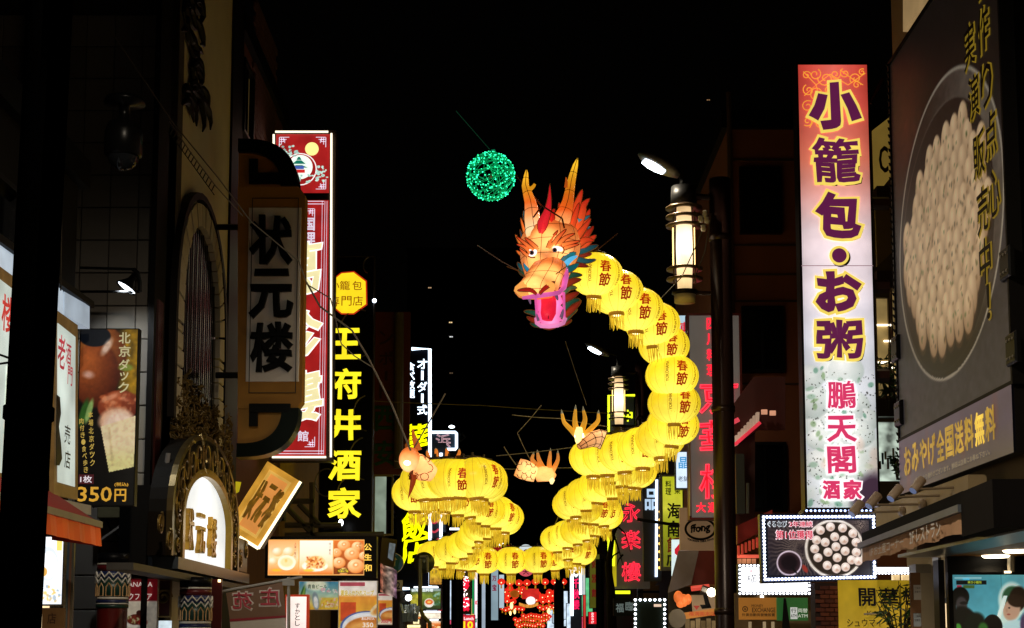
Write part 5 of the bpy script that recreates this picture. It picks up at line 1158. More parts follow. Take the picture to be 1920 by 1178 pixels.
def dump3(p):
    p.grad([(0, 'd8702c'), (1, '7a3410')])
    for x, y, r in ((30, 14, 20), (70, 18, 18), (8, 36, 16), (54, 40, 24), (90, 46, 16), (16, 66, 20), (66, 76, 26), (30, 92, 14)):
        p.ball(x, y, r, r * .85, 'ffe4b8', 'd87830'); p.ell(x, y - r * .15, r * .35, r * .3, 'd89050', .8); p.ell(x, y - r * .15, r * .15, r * .12, 'fff0c8', .8)
    p.rect(12, 84, 44, 96, '3a3008', .6); p.dots(14, (14, 84, 42, 95), 2, ['f0e020'])
for x0, x1, f in ((504, 560, dump1), (562, 624, dump2), (626, 682, dump3)): s.box('lit_box', em('f0b060', .9, .1), x0 - 1, 1012, x1 + 1, 1079, .0, .02); s.pic('food_photo', x0, 1014, x1, 1077, .024, f, 1.1)
s.chars('lettering', em('5a3a18', .3, 0), [(c, 554, 1020 + i * 6, 4, 5) for i, c in enumerate('上海小籠包')] + [(c, 619, 1020 + i * 6, 4, 5) for i, c in enumerate('焼小籠包')] + [(c, 676, 1020 + i * 6, 4, 5) for i, c in enumerate('焼餃子')], .028, 0)
s.chars('character', em('f8c850', 1.3, .1), [('公', 690, 1026, 14, 13), ('生', 690, 1045, 14, 12), ('和', 690, 1065, 14, 13)], .012, .06, each=True)
# steel gallery bars behind it
s = Sg('steel_gallery', 'grey steel gallery rails crossing in the gap above the food light box', 'railing', front(590, 1000, 34.5)); gm = pbr('5a5648', .5, .3)
for pts in (((520, 985), (640, 985)), ((528, 940), (590, 940)), ((536, 950), (590, 1006)), ((560, 945), (600, 985)), ((585, 905), (585, 1005)), ((520, 1004), (720, 1002))): s.tube('rail', gm, pts, .06, 0)
s = Sg('yellow_card', 'small bright yellow card hung behind the tilted plaque', 'card', front(440, 930, 28.0)); s.poly('card', em('e8d020', .5, .3), [(430, 902), (452, 904), (448, 922), (432, 932)], -.02, 0)
# ---- banner, posters in the lower middle
s = Sg('pole_banner', 'brown and white cloth banner with pink edged characters seen from its back', 'banner', front(470, 1200, 24.0)); ns = 24
s.poly('brown_cloth', pbr('8a6a54', .8, 0, .1), [(424, 1112), (530, 1092), (536, 1155), (431, 1162)], -.005, .005); s.poly('white_cloth', pbr('d8d0c4', .8, 0, .1), [(431, 1164), (536, 1157), (538, 1230), (436, 1230)], -.004, .004); s.poly('red_band', pbr('a02838', .7), [(431, 1161), (536, 1154), (536, 1158), (431, 1166)], .005, .012)
for c, x, y in (('苑', 455, 1127), ('庄', 507, 1120)):
    s.text(c, x, y, 42, 38, .012, .09, mir=True, rough=.01).build('white_edge', pbr('e8dcd4', .7), s.r); s.text(c, x, y, 36, 32, .024, .045, mir=True, rough=.01).build('character', pbr('c84858', .7), s.r)
s.tube('rod', pbr('a8a49c', .4), [(410, 1110), (566, 1082)], .02, -.02); s.tube('rod', pbr('a8a49c', .4), [(541, 1082), (541, 1230)], .025, -.02); s.box('joint', pbr('a8a49c', .4), 530, 1088, 552, 1098, -.03, .03)
s = Sg('script_light_box', 'lit white box with black brush script and a red edge behind the banner', 'light box', front(556, 1200, 25.5)); s.box('housing', em('c83818', .5, .1), 534, 1115, 578, 1230, -.15, 0); s.box('lit_face', em('f8e4dc', 1.1, .2, 2), 537, 1119, 574, 1230, .0, .01); s.chars('lettering', em('2a1414', .1, 0), [(c, 558, 1136 + i * 11, 9, 10) for i, c in enumerate('すかとし')], .014, .03)
def beer(p):
    p.grad([(0, '3a8ab0'), (.5, 'a8c8b0'), (1, 'd8b030')]); W = p.W; p.ell(10, 60, 9, 50, '2a6a30', .2, 12); p.ell(14, 50, 4, 30, '78a848', .4, 12); p.ell(60, 10, 40, 22, 'e0ead0', .5); p.ell(60, 70, 12, 34, '8098a0', .2, -8); p.ell(61, 74, 8, 22, 'dce8e8', .4, -8); p.rect(78, 58, W, 100, 'd8b838', .8); p.dots(30, (80, 24, W, 40), 3, ['e8a0b0', 'f0f0e8']); p.dots(30, (80, 62, W, 92), 4, ['f0e8d0', 'c87828', 'e8c0c8']); p.noise(.2, 6)
s = Sg('beer_poster', 'blue and yellow beer poster with green bottles below the food light box', 'poster', front(598, 1150, 26.0)); s.box('sheet', WHITEM, 560, 1090, 635, 1144, -.02, 0); s.pic('printed_face', 561, 1091, 634, 1143, .003, beer, .38); s.chars('lettering', em('1c4a30', .3, 0), [('青島ビール', 595, 1100, 36, 8)], .006, .03)
def soup(p):
    p.grad([(0, 'e8e0d8'), (.2, 'f0e8e0'), (.24, 'e89838'), (.8, 'e0c038'), (1, 'd8d0c8')]); W = p.W; p.rect(2, 2, 40, 8, 'b04858'); p.ell(80, 6, 16, 7, 'c89070'); p.rect(3, 32, 26, 60, 'c83820', .8)
    p.mix((p.X > 55) * (p.Y > 28) * np.clip((p.Y - 28) / 10, 0, 1), 'e8b820'); p.ell(44, 72, 42, 26, 'e8ecf4', .06); p.ringp(44, 70, 40, 24, .05, '3858a0'); p.ell(44, 76, 36, 22, 'c87830', .1); p.ell(38, 70, 22, 8, 'e8a858', .6); p.ell(68, 40, 22, 10, 'e8d0a0', .1, -25); p.ell(68, 41, 18, 6, 'c88840', .3, -25); p.ell(24, 96, 22, 9, 'f0e4d0', .3); p.noise(.15, 6)
s = Sg('soup_poster', 'large shark fin soup poster with a bowl, a spoon and a price', 'poster', front(670, 1200, 25.5)); s.box('sheet', WHITEM, 634, 1089, 708, 1215, -.02, 0); s.pic('printed_face', 635, 1090, 706, 1214, .003, soup, .5); s.chars('lettering', em('c8b010', .7, .1), [('黄金ふかひれスープ', 670, 1112, 62, 11)], .007, .04); s.chars('lettering', em('f0ece4', .7, 0), [('350', 690, 1172, 20, 9), ('あんかけ入', 690, 1160, 24, 6)], .007, .05)
s = Sg('soup_poster', 'smaller soup poster with a red price hanging behind the large soup poster', 'poster', front(722, 1200, 27.5)); s.box('sheet', WHITEM, 708, 1112, 736, 1172, -.02, 0); s.pic('printed_face', 709, 1113, 735, 1171, .003, soup, .4); s.chars('lettering', em('c02838', .6, 0), [('300円', 724, 1165, 19, 8)], .007, .06)
def foil(p): p.grad([(0, 'b06858'), (.5, 'a89890'), (1, '8a6a90')], 'x'); p.noise(1.2, 5)
s = Sg('foil_banner', 'shiny wrinkled plastic sheet tilted beside the soup posters', 'banner', Fr(PY(728, 1110, 27.0), (.9, .5, 0)))
p0, p1 = s.p(712, 1056), s.p(745, 1110); pr = Print(p1[0] - p0[0], p0[1] - p1[1], 30, 44); foil(pr); pr.build('sheet', p0[0], p1[1], 0, printed(.3, .15), s.r, lambda x, y, z: (x, y - (x - p0[0]) * .35, z + .03 * np.sin(x * 30)))
s = Sg('menu_board', 'tilted black framed panel with pale lettering beside the gold characters', 'panel', Fr(PY(728, 1060, 29.0), (.75, .6, 0))); s.poly('frame', pbr('2a1c10', .4), [(716, 1008), (745, 1012), (738, 1068), (712, 1058)], -.05, 0); s.poly('face', em('8090a0', .35, .6, 9), [(730, 1018), (741, 1020), (736, 1052), (727, 1046)], .0, .01)
s = Sg('blue_round_sign', 'round blue direction sign with a white arrow, half hidden by a dark panel', 'road sign', front(742, 1056, 30.0)); a, b = s.p(738, 1056); rr = S(19, 30); MB().prism([(a + rr * math.cos(t), b + rr * math.sin(t)) for t in [6.283 * i / 28 for i in range(28)]], -.02, 0).build('disc', pbr('1c6ab0', .4), s.r)
MB().ring([(a + rr * math.cos(t), b + rr * math.sin(t)) for t in [6.283 * i / 28 for i in range(28)]], [(a + rr * .92 * math.cos(t), b + rr * .92 * math.sin(t)) for t in [6.283 * i / 28 for i in range(28)]], 0, .006).build('rim', WHITEM, s.r)
s.poly('arrow', WHITEM, [(735, 1062), (735, 1050), (731, 1050), (738, 1042), (745, 1050), (741, 1050), (741, 1062)], .0, .006)
s = Sg('number_plate', 'small white plate with a black digit beside the shiny plastic sheet', 'sign', front(748, 1110, 29.5)); s.box('plate', pbr('a09c94', .5), 738, 1088, 755, 1109, -.02, 0, .006); s.chars('lettering', BLACK, [('2', 747, 1098, 7, 13)], .004, .06)
s = Sg('street_spotlight', 'round white spotlight on a post among the hanging plastic', 'lamp', front(766, 1130, 30)); a, b = s.p(766, 1121); MB().ell((a, b, 0), (.06, .06, .05), 12, 8).build('lens', em('f8fbff', 8, 0), s.r, True); s.tube('body', pbr('2c2c2e', .4), [(752, 1128), (764, 1122)], .07, -.06); s.tube('post', pbr('3a3a3a', .4), [(752, 1110), (752, 1230)], .06, -.1)
m = MB()
for i in range(14): x = 755 + rnd.random() * 28; m.tube([(*s.p(x + rnd.uniform(-5, 5), 1136 + rnd.uniform(-4, 4)), -.05), (*s.p(x, 1150), -.02 + rnd.uniform(-.05, .05)), (*s.p(x + rnd.uniform(-5, 5), 1165), -.05)], .035, 5)
m.build('plastic_cover', pbr('7a8a94', .15, .1), s.r)
# ---- tall dumpling sign
s = Sg('tall_dumpling_sign', 'tall lit sign fading from red to white with purple yellow-edged characters', 'shop sign', front(1570, 955, 22.5))
s.box('housing', pbr('1a1412', .35, .3), 1501, 117, 1640, 956, -.3, 0)
def tall(p):
    p.grad([(0, 'c83c30'), (.08, 'cc4438'), (.22, 'd87058'), (.3, 'e0a098'), (.38, 'efd8dc'), (.52, 'eee2ea'), (.6, 'e4e2ee'), (.68, 'd8dce4'), (1, 'd0d6da')])
    p.mix(np.clip(1 - np.abs(p.X - p.W * .5) / (p.W * .55), 0, 1) * .35 * (p.Y < 30), 'f0a898')
    for i in range(26):
        x, y = p.rs.rand() * p.W, 69 + p.rs.rand() * 31; r = 2.6 + p.rs.rand() * 1.6; p.ball(x, y, r * 1.2, r, 'f4f6f4', 'b0bcb8')
    p.dots(330, (0, 70, p.W, 100), .17, ['2a2a28', '3a3a34', '54584a']); p.dots(36, (0, 69, p.W, 100), .7, ['5a9078', '86a890', '7a9a6a'], .7); p.dots(14, (0, 82, p.W, 100), 1.6, ['e8c8b8', 'd0d8d0'], .5); p.noise(.05, 14); p.c *= (1 - .16 * np.abs((p.X / p.W - .5) * 2) ** 3 + .03 * np.cos(p.Y * .6))[..., None]
    p.ell(p.W * .86, 97, 3, 5, '3a2838', .6, 30)
s.pic('lit_face', 1505, 122, 1636, 952, .006, tall, 1.02, 1.1)
s.box('seam', em('b09098', .6, 0), 1502, 498, 1637, 499.5, .008, .012)
# scroll ornament in the red corner
m = MB(); SCR = em('f0a838', .95, .15)
def sp2(x, y, r, dr, a0, turns=1.3, n=22):
    a, b = s.p(x, y); rr = S(r, 22.5); m.tube([(a + rr * (1 - .8 * i / n) * math.cos(a0 + dr * 6.283 * turns * i / n), b + rr * (1 - .8 * i / n) * math.sin(a0 + dr * 6.283 * turns * i / n), .014) for i in range(n)], .006, 4)
for (x, y, r, dr, a0) in ((1512, 142, 9, 1, 0), (1528, 140, 12, -1, 1), (1548, 148, 16, 1, 3), (1566, 140, 10, -1, 0), (1584, 138, 10, 1, 2), (1604, 148, 12, -1, 4), (1616, 136, 7, 1, 1), (1516, 170, 12, 1, 2), (1532, 176, 14, -1, 4), (1514, 200, 12, 1, 1), (1534, 206, 12, -1, 2), (1514, 228, 10, 1, 4), (1536, 232, 9, -1, 0), (1606, 160, 8, 1, 0), (1552, 168, 10, -1, 2)): sp2(x, y, r, dr, a0)
for pts in (((1506, 135), (1530, 160), (1556, 140), (1590, 160), (1622, 138)), ((1508, 180), (1530, 160), (1540, 200), (1518, 240)), ((1575, 132), (1600, 150), (1618, 160))):
    q = [s.p(*t) for t in pts]; m.tube([(*t, .014) for t in q], .006, 4)
m.build('scroll_ornament', SCR, s.r)
PUR = em('6a2050', .72, .08); YE = em('f4d860', 1.0, .08); SH = pbr('14060a', .6)
for c, x, y, w_, h_ in (('小', 1565, 200, 92, 84), ('籠', 1567, 302, 92, 88), ('包', 1571, 405, 82, 84), ('・', 1573, 480, 26, 26), ('お', 1571, 547, 82, 76), ('粥', 1573, 637, 90, 74)):
    if c == '・':
        for nm, r, z, mt, dx in (('shadow', 19, .012, SH, 3), ('outline', 19, .02, YE, 0), ('character', 14, .03, PUR, 0)):
            a, b = s.p(x + dx, y + dx); rr = S(r, 22.5); MB().prism([(a + rr * math.cos(6.283 * i / 28), b + rr * math.sin(6.283 * i / 28)) for i in range(28)], z - .008, z).build(nm, mt, s.r)
        continue
    k = dict(rough=.014, seed=y); bb = {'籠': 2.0, '粥': 2.8, '包': 4.4, 'お': 4.6}.get(c, 5.6); w_ -= 8; h_ -= 8
    s.tx(c, x + 6, y + 5, w_, h_, .008, bb + 5, 'shadow', SH, **k)
    s.tx(c, x, y, w_, h_, .022, bb + 5, 'outline', YE, **k)
    s.tx(c, x, y, w_, h_, .036, bb, 'character', PUR, **k)
PK = em('d83868', .95, .1); WH = em('f4ecf0', 1.15, .05)
for c, x, y, w_, h_ in (('鵬', 1577, 741, 56, 54), ('天', 1577, 805, 56, 50), ('閣', 1577, 863, 54, 52), ('酒', 1558, 919, 34, 36), ('家', 1598, 919, 36, 38)):
    b_ = 1.6 if c != '鵬' else 1.0; s.tx(c, x, y, w_ - 4, h_ - 4, .024, b_ + 3, 'outline', WH, rough=.016, seed=x); s.tx(c, x, y, w_ - 4, h_ - 4, .036, b_, 'character', PK, rough=.016, seed=x)
s.bulbs('led_row', em('a8c0ff', 4, 0), [(1512, 958), (1640, 958)], 8, .018, .02, False)
for y in (375, 532, 700): s.tube('bracket', pbr('3a1410', .4), [(1640, y), (1672, y)], .1, -.2)
s.tube('brace', pbr('5a1a14', .4), [(1636, 185), (1660, 140)], .03, -.2)
# ---- big billboard along the right hand shop front
XB = 5.0
s = Sg('dumpling_billboard', 'huge unlit billboard photograph of a pan heaped with dumplings beside the tall sign', 'billboard', facer(1665, 1200, XB))
p = s.p; B0 = p(1681, 520)[0]; B1 = p(1893, 500)[0]; bt = p(1668, 126)[1]; bb = p(1697, 822)[1]; bb0 = p(1697, 926)[1]
W_, H_ = B1 - B0, bt - bb
bill = Print(W_, H_, 190, 260)
def paint_bill(q):
    W = q.W; q.grad([(0, '1c1614'), (.3, '201714'), (.6, '28252a'), (1, '3a383c')])
    q.mix(np.clip(1 - np.hypot((q.X - W * .16) / (W * .26), (q.Y - 22) / 22), 0, 1) * .8, '5c2a1e')
    cx, cy, rx, ry = W * .52, 56.5, W * .47, 35
    q.ell(cx, cy, rx, ry, '241a17', .03)
    m = (q.d(cx, cy, rx, ry) < 1.0) & (q.d(cx - W * .02, cy + 2.0, rx * .9, ry * .88) > 1)
    q.mix(m * np.clip((q.X / W - .3) * 2.2, 0.1, .9) * np.clip(1.1 - np.abs(q.Y - 40) / 60, .1, 1), '6a6258'); q.noise(.25, 4)
    q.ringp(cx, cy, rx * .995, ry * .995, .014, 'b0a898', .9); q.ringp(cx - W * .02, cy + 2, rx * .9, ry * .885, .01, '5a524a', .7)
    m = q.d(cx, cy, rx, ry) < .99; q.mix(m * np.clip((q.Y - 76) / 12, 0, 1) * .75, '0f0d0c')
    ux = W / 100
    pts = []
    for row in range(13):
        y = 33 + row * 4.3
        for i in range(-6, 7):
            x = 50 + (i + (row % 2) * .5) * 7.4 + q.rs.uniform(-1, 1); yy = y + q.rs.uniform(-.8, .8); lim = ((x - 50) / 38) ** 2 + ((yy - 58) / 25) ** 2
            if lim < 1 and yy > 45 - (x - 12) * .3: pts.append((x, yy))
    for x, y in pts:
        q.ball(x * ux, y + 1.0, 4.9 * ux, 5.6, '7a5a44', '3a2a20', 0, -.8); q.ball(x * ux, y, 4.6 * ux, 5.2, 'ecd0a8', '9a7a5c', -.1, -.6)
        q.dots(5, ((x - 4) * ux, y - 3, (x + 4) * ux, y + 3), .65, ['5a6a3c', '4a4030', '7a5a3a'], .6)
    q.noise(.06, 20)
paint_bill(bill); bill.build('printed_face', B0, bb, .01, printed(.34, .5), s.r)  # no lamp inside: emission stands in for light falling on the print
MB().box(B0, B1, bb0, bt, -.12, -.0).build('backing', pbr('120f0d', .6), s.r)
MB().ring([(B0 - .05, bb - .02), (B1 + .05, bb - .02), (B1 + .05, bt + .05), (B0 - .05, bt + .05)], [(B0, bb + .02), (B1, bb + .02), (B1, bt), (B0, bt)], -.12, .03).build('frame', pbr('0c0a09', .6), s.r)
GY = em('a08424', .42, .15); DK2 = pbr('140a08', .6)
for col, x0, ys in (('手作り点心', .80, None), ('実演販売中！', .665, None)): pass
def vtext(txt, fx, y0, dy, w_, h_):
    for i, c in enumerate(txt):
        cx, cy = B0 + W_ * fx, bb + H_ * (1 - y0 - dy * i)
        write(c, cx, cy, w_ * W_, h_ * H_, .02, .02, rough=.012, seed=i).build('outline', GY, s.r); write(c, cx, cy, w_ * W_ - .03, h_ * H_ - .03, .03, .004, rough=.012, seed=i).build('character', DK2, s.r)
for i, (c, x, y) in enumerate((('手', 1843, -45), ('作', 1848, 55), ('り', 1854, 158), ('点', 1862, 252), ('心', 1868, 362), ('実', 1822, 85), ('演', 1830, 182), ('販', 1840, 290), ('売', 1847, 394), ('中', 1852, 490), ('！', 1858, 565))):
    cx, cy = p(x, y); w1, h1 = (.43, .52) if c != '！' else (.14, .4)
    write(c, cx, cy, w1, h1, .02, .022, rough=.012, seed=i).build('outline', GY, s.r); write(c, cx, cy, w1 - .03, h1 - .03, .03, .004, rough=.012, seed=i).build('character', DK2, s.r)
# lower strip of the billboard
def strip2(q):
    q.grad([(0, '62566c'), (.5, '5c526c'), (1, '625a5c')]); W = q.W
    for x, y in ((.3, 40), (.62, 50), (.88, 30), (.1, 70)): q.mix(np.clip(1 - np.hypot((q.X - W * x) / 22, (q.Y - y) / 50), 0, 1) * .35, '9a4a40')
    q.noise(.15, 8)
st2 = Print(W_ + .02, bb - bb0 - .02, 90, 24); strip2(st2); st2.build('lower_strip', B0 - .01, bb0, .03, printed(.28, .4), s.r)  # strip glows as well, in place of light falling on it
g2 = em('c8a040', .62, .3, 3); L0 = bb0 + (bb - bb0) * .55; cw = W_ * .082
for i, c in enumerate('おみやげ全国送料無料'):
    write(c, B0 + W_ * .1 + cw * i * 1.02, L0, cw * .9, (bb - bb0) * .52, .045, .012, rough=.01, seed=i).build('character', em('f0c850', .9, .2) if c == '無' else g2, s.r)
write('※地域により例外がございます。詳細は店員にお尋ね下さい。', B0 + W_ * .5, bb0 + (bb - bb0) * .14, W_ * .68, (bb - bb0) * .1, .04, .004).build('small_lettering', em('a89880', .35, .1), s.r)
for (x, y) in ((1684, 654), (1690, 776), (1893, 494), (1905, 654)):
    a, b = p(x, y); o = MB().bev(a - .16, a + .16, b - .16, b + .16, .0, .06, .02).build('fixing_plate', pbr('0a0a0a', .4), s.r)
    mm = MB()
    for dx in (-.09, 0, .09):
        for dy in (-.09, .09): mm.ell((a + dx, b + dy, .062), (.018, .018, .012), 6, 4)
    mm.build('bolts', pbr('8a8478', .35, .6), o)
# grommet lacing on the slanting edge: rope of small loops
m = MB()
for i in range(60): y = bb0 + (bt - bb0) * i / 59; m.tube([(B0 - .05, y, .03), (B0 - .02, y + .03, .05), (B0 + .01, y, .03)], .01, 4)
tag(m.build('lacing', pbr('1a1614', .6), s.r), kind='stuff')
# cream wall capping over the billboard, given emission to look lit
s2 = Sg('roof_wall_edge', 'cream wall edge, glow in its colour, rising above the top of the big billboard', 'wall edge', facer(1700, 30, 5.22)); s2.poly('board', em('b89868', .5, .15, 2), [(1693, -60), (1693, 60), (1760, -30), (1760, -160)], -.1, 0)
# lit glass bay between the tall sign and the billboard
fr = front(1640, 1200, 23.6)
s = Sg('glass_bay', 'lit glass bay with cream cladding and green plants between the two big signs', 'window bay', fr)
s.box('rear_wall', pbr('4a3c24', .7), 1630, 240, 1760, 960, -1.5, -1.4)
for x0, x1, y0, y1 in ((1642, 1668, 558, 745), (1672, 1692, 540, 745), (1644, 1690, 790, 905)):
    s.frame('window', pbr('5a4c34', .5), x0, y0, x1, y1, 2, -.05, .05); s.box('pane', em('c8a868', .34, .6, 3) if y0 < 700 else em('c0d0c0', .75, .8, 5), x0 + 2, y0 + 2, x1 - 2, y1 - 2, -.04, -.02)
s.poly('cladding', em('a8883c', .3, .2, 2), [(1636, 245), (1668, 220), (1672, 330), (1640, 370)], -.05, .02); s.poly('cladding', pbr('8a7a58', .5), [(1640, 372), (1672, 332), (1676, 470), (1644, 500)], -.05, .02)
s.text('C', 1656, 300, 18, 50, .03, .05).build('letter', pbr('3a3018', .5), s.r)
for y in (375, 532, 770): s.box('beam', pbr('2a0e0a', .4), 1636, y - 16, 1690, y + 16, .02, .3)
for (x, y) in ((1655, 610), (1655, 680), (1680, 690), (1672, 640)): a, b = s.p(x, y); MB().box(a - .12, a + .12, b - .012, b + .012, .0, .02).build('tube_light', em('fff0d0', 4, 0), s.r)
for i in range(7): a, b = s.p(1650 + i * 5, 880 - (i % 3) * 9); MB().box(a - .015, a + .015, b, b + .12 + .05 * (i % 2), .0, .02).build('book', pbr(('8a5a3a', '3a6a7a', 'b0a890')[i % 3], .6), s.r)
def plant(name, label, px, py, Y, h, n, spread, col, leaf=.12, w_=.02, cat='plant'):
    O = PY(px, py, Y); t = thing(name, label, cat, Matrix.Translation(O)); m = MB(); lv = MB()
    for i in range(n):
        a = rnd.uniform(0, 6.283); tip = Vector((spread * math.cos(a) * rnd.uniform(.3, 1), spread * math.sin(a) * .6, h * rnd.uniform(.55, 1))); P = [Vector((0, 0, 0)), tip * .5 + Vector((0, 0, h * .1)), tip]; m.tube(P, [.012, .008, .004], 5)
        for k in range(12):
            tt = rnd.uniform(.25, 1); q = P[0].lerp(P[1], tt * 2) if tt < .5 else P[1].lerp(P[2], tt * 2 - 1); d = Vector((rnd.uniform(-1, 1), rnd.uniform(-1, 1), rnd.uniform(-.9, .4))).normalized() * leaf * rnd.uniform(.6, 1.3); sd = d.cross(Vector((rnd.uniform(-1, 1), 1, rnd.uniform(-1, 1)))).normalized() * w_
            lv.add([q, q + d * .4 + sd, q + d, q + d * .4 - sd], [(0, 1, 2, 3)])
    m.build('stems', pbr('3a3020', .8), t); lv.build('foliage', pbr(col, .5, 0, .4), t); return t
plant('potted_plant', 'leafy plant behind the glass bay beside the billboard', 1668, 770, 23.3, .9, 9, .3, '2a4a1c', .14, .022)
plant('potted_plant', 'small leafy plant low in the glass bay by the pale books', 1682, 900, 23.3, .45, 6, .18, '2c5020', .1, .02)
# ---- LED bordered dumpling board
s = Sg('led_dumpling_board', 'board of a steamer full of dumplings framed by bright white LED dots', 'LED sign', front(1533, 1092, 20.0))
s.poly('housing', pbr('20242c', .35, .4), [(1424, 964), (1642, 962), (1645, 1088), (1428, 1094)], -.15, 0)
def led(q):
    W = q.W; q.grad([(0, '2c2428'), (.5, '241c22'), (1, '1c1a22')])
    a = np.arctan2(q.Y - 52, q.X - 62); r = np.hypot(q.X - 62, q.Y - 52); q.mix((np.sin(a * 46 + np.sin(r * .3)) > .2) * np.clip(1 - r / 75, 0, 1) * np.clip(r / 14, 0, 1) * .85 * (q.X < W * .9), '8a7a70')
    a = np.arctan2(q.Y - 8, q.X - W * .92); r = np.hypot(q.X - W * .92, q.Y - 8); q.mix((np.sin(a * 40) > .3) * np.clip(1 - r / 26, 0, 1) * .9, '9a8a80')
    q.ell(38, 78, 23, 23, 'c8b8c8', .06); q.ell(38, 78, 20.5, 20, '2a1a20', .1); q.ell(38, 77, 15, 14, '120a10', .3); q.ell(47, 91, 8, 2, '0c0a0c', .4, 50)
    cx, cy = W * .655, 52; q.ell(cx, cy, 54, 54, 'd8d0c8', .04); q.ell(cx, cy, 49, 49, '2a221c', .06); q.noise(.12, 5)
    for x, y in ((.52, 18), (.62, 12), (.74, 14), (.84, 24), (.48, 36), (.565, 40), (.66, 30), (.75, 36), (.87, 40), (.46, 52), (.67, 48), (.59, 58), (.76, 56), (.87, 58), (.49, 68), (.68, 68), (.82, 72), (.58, 82), (.67, 88), (.76, 85), (.885, 74)):
        q.ball(W * x + 1, y + 2, 9, 9, '100c0a', '1a1410'); q.ball(W * x, y, 8.6, 8.6, 'fff8f4', 'b8a098', -.1, -.3); q.ell(W * x + 1, y + 3, 4, 2.4, 'b8907c', .8, 0, .6); q.ell(W * x + 1, y + 1, 1.5, 2.5, 'a88878', .9, 0, .5)
    q.ell(W * .36, 88, 4, 8, '8a3028', .4, -30)
s.pic('printed_face', 1440, 976, 1630, 1079, .005, led, .8, 1.1)
s.bulbs('led_border', em('e4ecff', 5, 0), [(1431, 970), (1637, 969), (1639, 1082), (1434, 1087)], 6.5, .0185, .03)
s.tube('led_glow', em('7088e0', .9, .3), [(1431, 970), (1637, 969), (1639, 1082), (1434, 1087)], .022, .0, True)  # added strip standing in for the bluish glow between the dots
s.chars('lettering', em('e8f0f8', .9, 0), [('ぐるなび', 1457, 983, 37, 12)], .012, .1); s.chars('lettering', em('1a2430', .3, 0), [('ぐるなび', 1457, 983, 34, 10)], .022, .05)
s.chars('lettering', em('f0d8e0', 1.0, 0), [('2年連続', 1501, 983, 46, 13), ('第1位獲得', 1489, 1003, 72, 19)], .012, .09, each=True); s.chars('lettering', em('d02848', .9, .1), [('2年連続', 1501, 983, 43, 10), ('第1位獲得', 1489, 1003, 69, 16)], .022, .04, each=True)
s.tube('bracket', pbr('6a5a30', .4), [(1505, 958), (1498, 964)], .02, 0); s.tube('bracket', DARKMETAL, [(1640, 1000), (1700, 1000)], .04, -.12)
# ---- awning of the corner restaurant (brown valance, lettering), runs along the front
awO = PY(1616, 1018, 19.0); awE = PY(1805, 945, 13.56); awE.z = awO.z
s = Sg('brown_awning', 'brown awning with a wavy printed valance running along the corner restaurant', 'awning', Fr(awO, awE - awO))
p = s.p; a0 = 0.0; a1 = (awE - awO).length; zr = 0.0; zr2 = p(1616, 1029)[1]; zv = p(1616, 1056)[1]
MB().box(a0, a1, zr, p(1616, 1000)[1], -.6, .0).build('cassette', pbr('0a0a0b', .9), s.r)
MB().box(a0 - .03, a1 + .03, zr2, zr - .004, -.06, .05).build('front_rail', pbr('6a727c', .5, .2), s.r)
v = MB(); n = 60; zvb = zv
for i in range(n + 1):
    x = a0 + (a1 - a0) * i / n; wv = .010 * math.sin(i * .9) + .006 * math.sin(i * 2.3)
    v.v += [(x, zr2, wv * .2), (x, (zr2 + zvb) / 2 + .0, wv * .6), (x, zvb + .012 * math.sin(i * .5), wv)]
for i in range(n): v.f += [(3 * i + 1, 3 * i + 4, 3 * i + 3, 3 * i), (3 * i + 2, 3 * i + 5, 3 * i + 4, 3 * i + 1)]
v.build('valance', pbr('c49a78', .8, 0, .2, 5), s.r, True)
LT = pbr('e8e4e0', .6)
zc = (zr2 + zvb) / 2
write('1F お土産コーナー', a0 + (a1 - a0) * .36, zc - .01, (a1 - a0) * .38, .11, .06, .002).build('lettering', pbr('d0c8c0', .6), s.r); write('2F レストラン', a0 + (a1 - a0) * .745, zc, (a1 - a0) * .27, .135, .06, .003).build('lettering', LT, s.r)
MB().box(a1 + .02, a1 + 1.15, zr - .28, zr + .1, -.7, .02).build('end_housing', pbr('1a1716', .95), s.r)
# spotlights on long arms above the awning
s = Sg('canopy_beam', 'cream fascia beam behind the spotlights over the brown awning', 'beam', facer(1650, 1200, 4.9)); p = s.p
MB().box(p(1640, 960)[0], p(1815, 900)[0], p(1760, 952)[1], p(1760, 910)[1], -.2, .0).build('fascia', pbr('a08c68', .6, 0, .15), s.r)
for i, (x, y, wx, wy) in enumerate(((1607, 953, 1691, 959), (1639, 938, 1729, 946), (1680, 924, 1771, 929), (1722, 909, 1819, 913))):
    Xw = 4.55; Ysp = 4.6 * 0 + 19.6 - i * .62; O = PY(x, y, Ysp); t = thing('spotlight', ('short bronze spotlight nearest the LED board on a long arm', 'bronze spotlight second along from the LED board', 'bronze spotlight third along over the brown awning', 'bronze spotlight closest to the dark end housing')[i], 'spotlight', Matrix.Translation(O), 'bronze spotlights above the brown awning')
    d = Vector((.26, 0, .2)); k = S(1, Ysp)
    ends = (Vector((-10 * k, 0, -11 * k)), Vector((10 * k, .05, 11 * k)))
    MB().tube([ends[0], ends[0].lerp(ends[1], .02), ends[1]], [8.6 * k, 9 * k, 9 * k], 16).build('barrel', pbr('a89480', .5), t, True)
    e = ends[0]; MB().tube([e + (ends[0] - ends[1]).normalized() * .004, e + (ends[0] - ends[1]).normalized() * .012], [7.6 * k, 7.6 * k], 14).build('lens', em('8a9ac8', .35, .1), t)
    wp = PY(wx, wy, Ysp - .1) - O; MB().tube([ends[1] * .1 + Vector((-4 * k, 0, -10 * k)), wp], .016, 6).build('arm', pbr('8a7860', .4, .3), t)
    MB().ell(wp, (.05, .1, .07), 10, 8).build('wall_plate', pbr('8a7860', .4, .3), t)
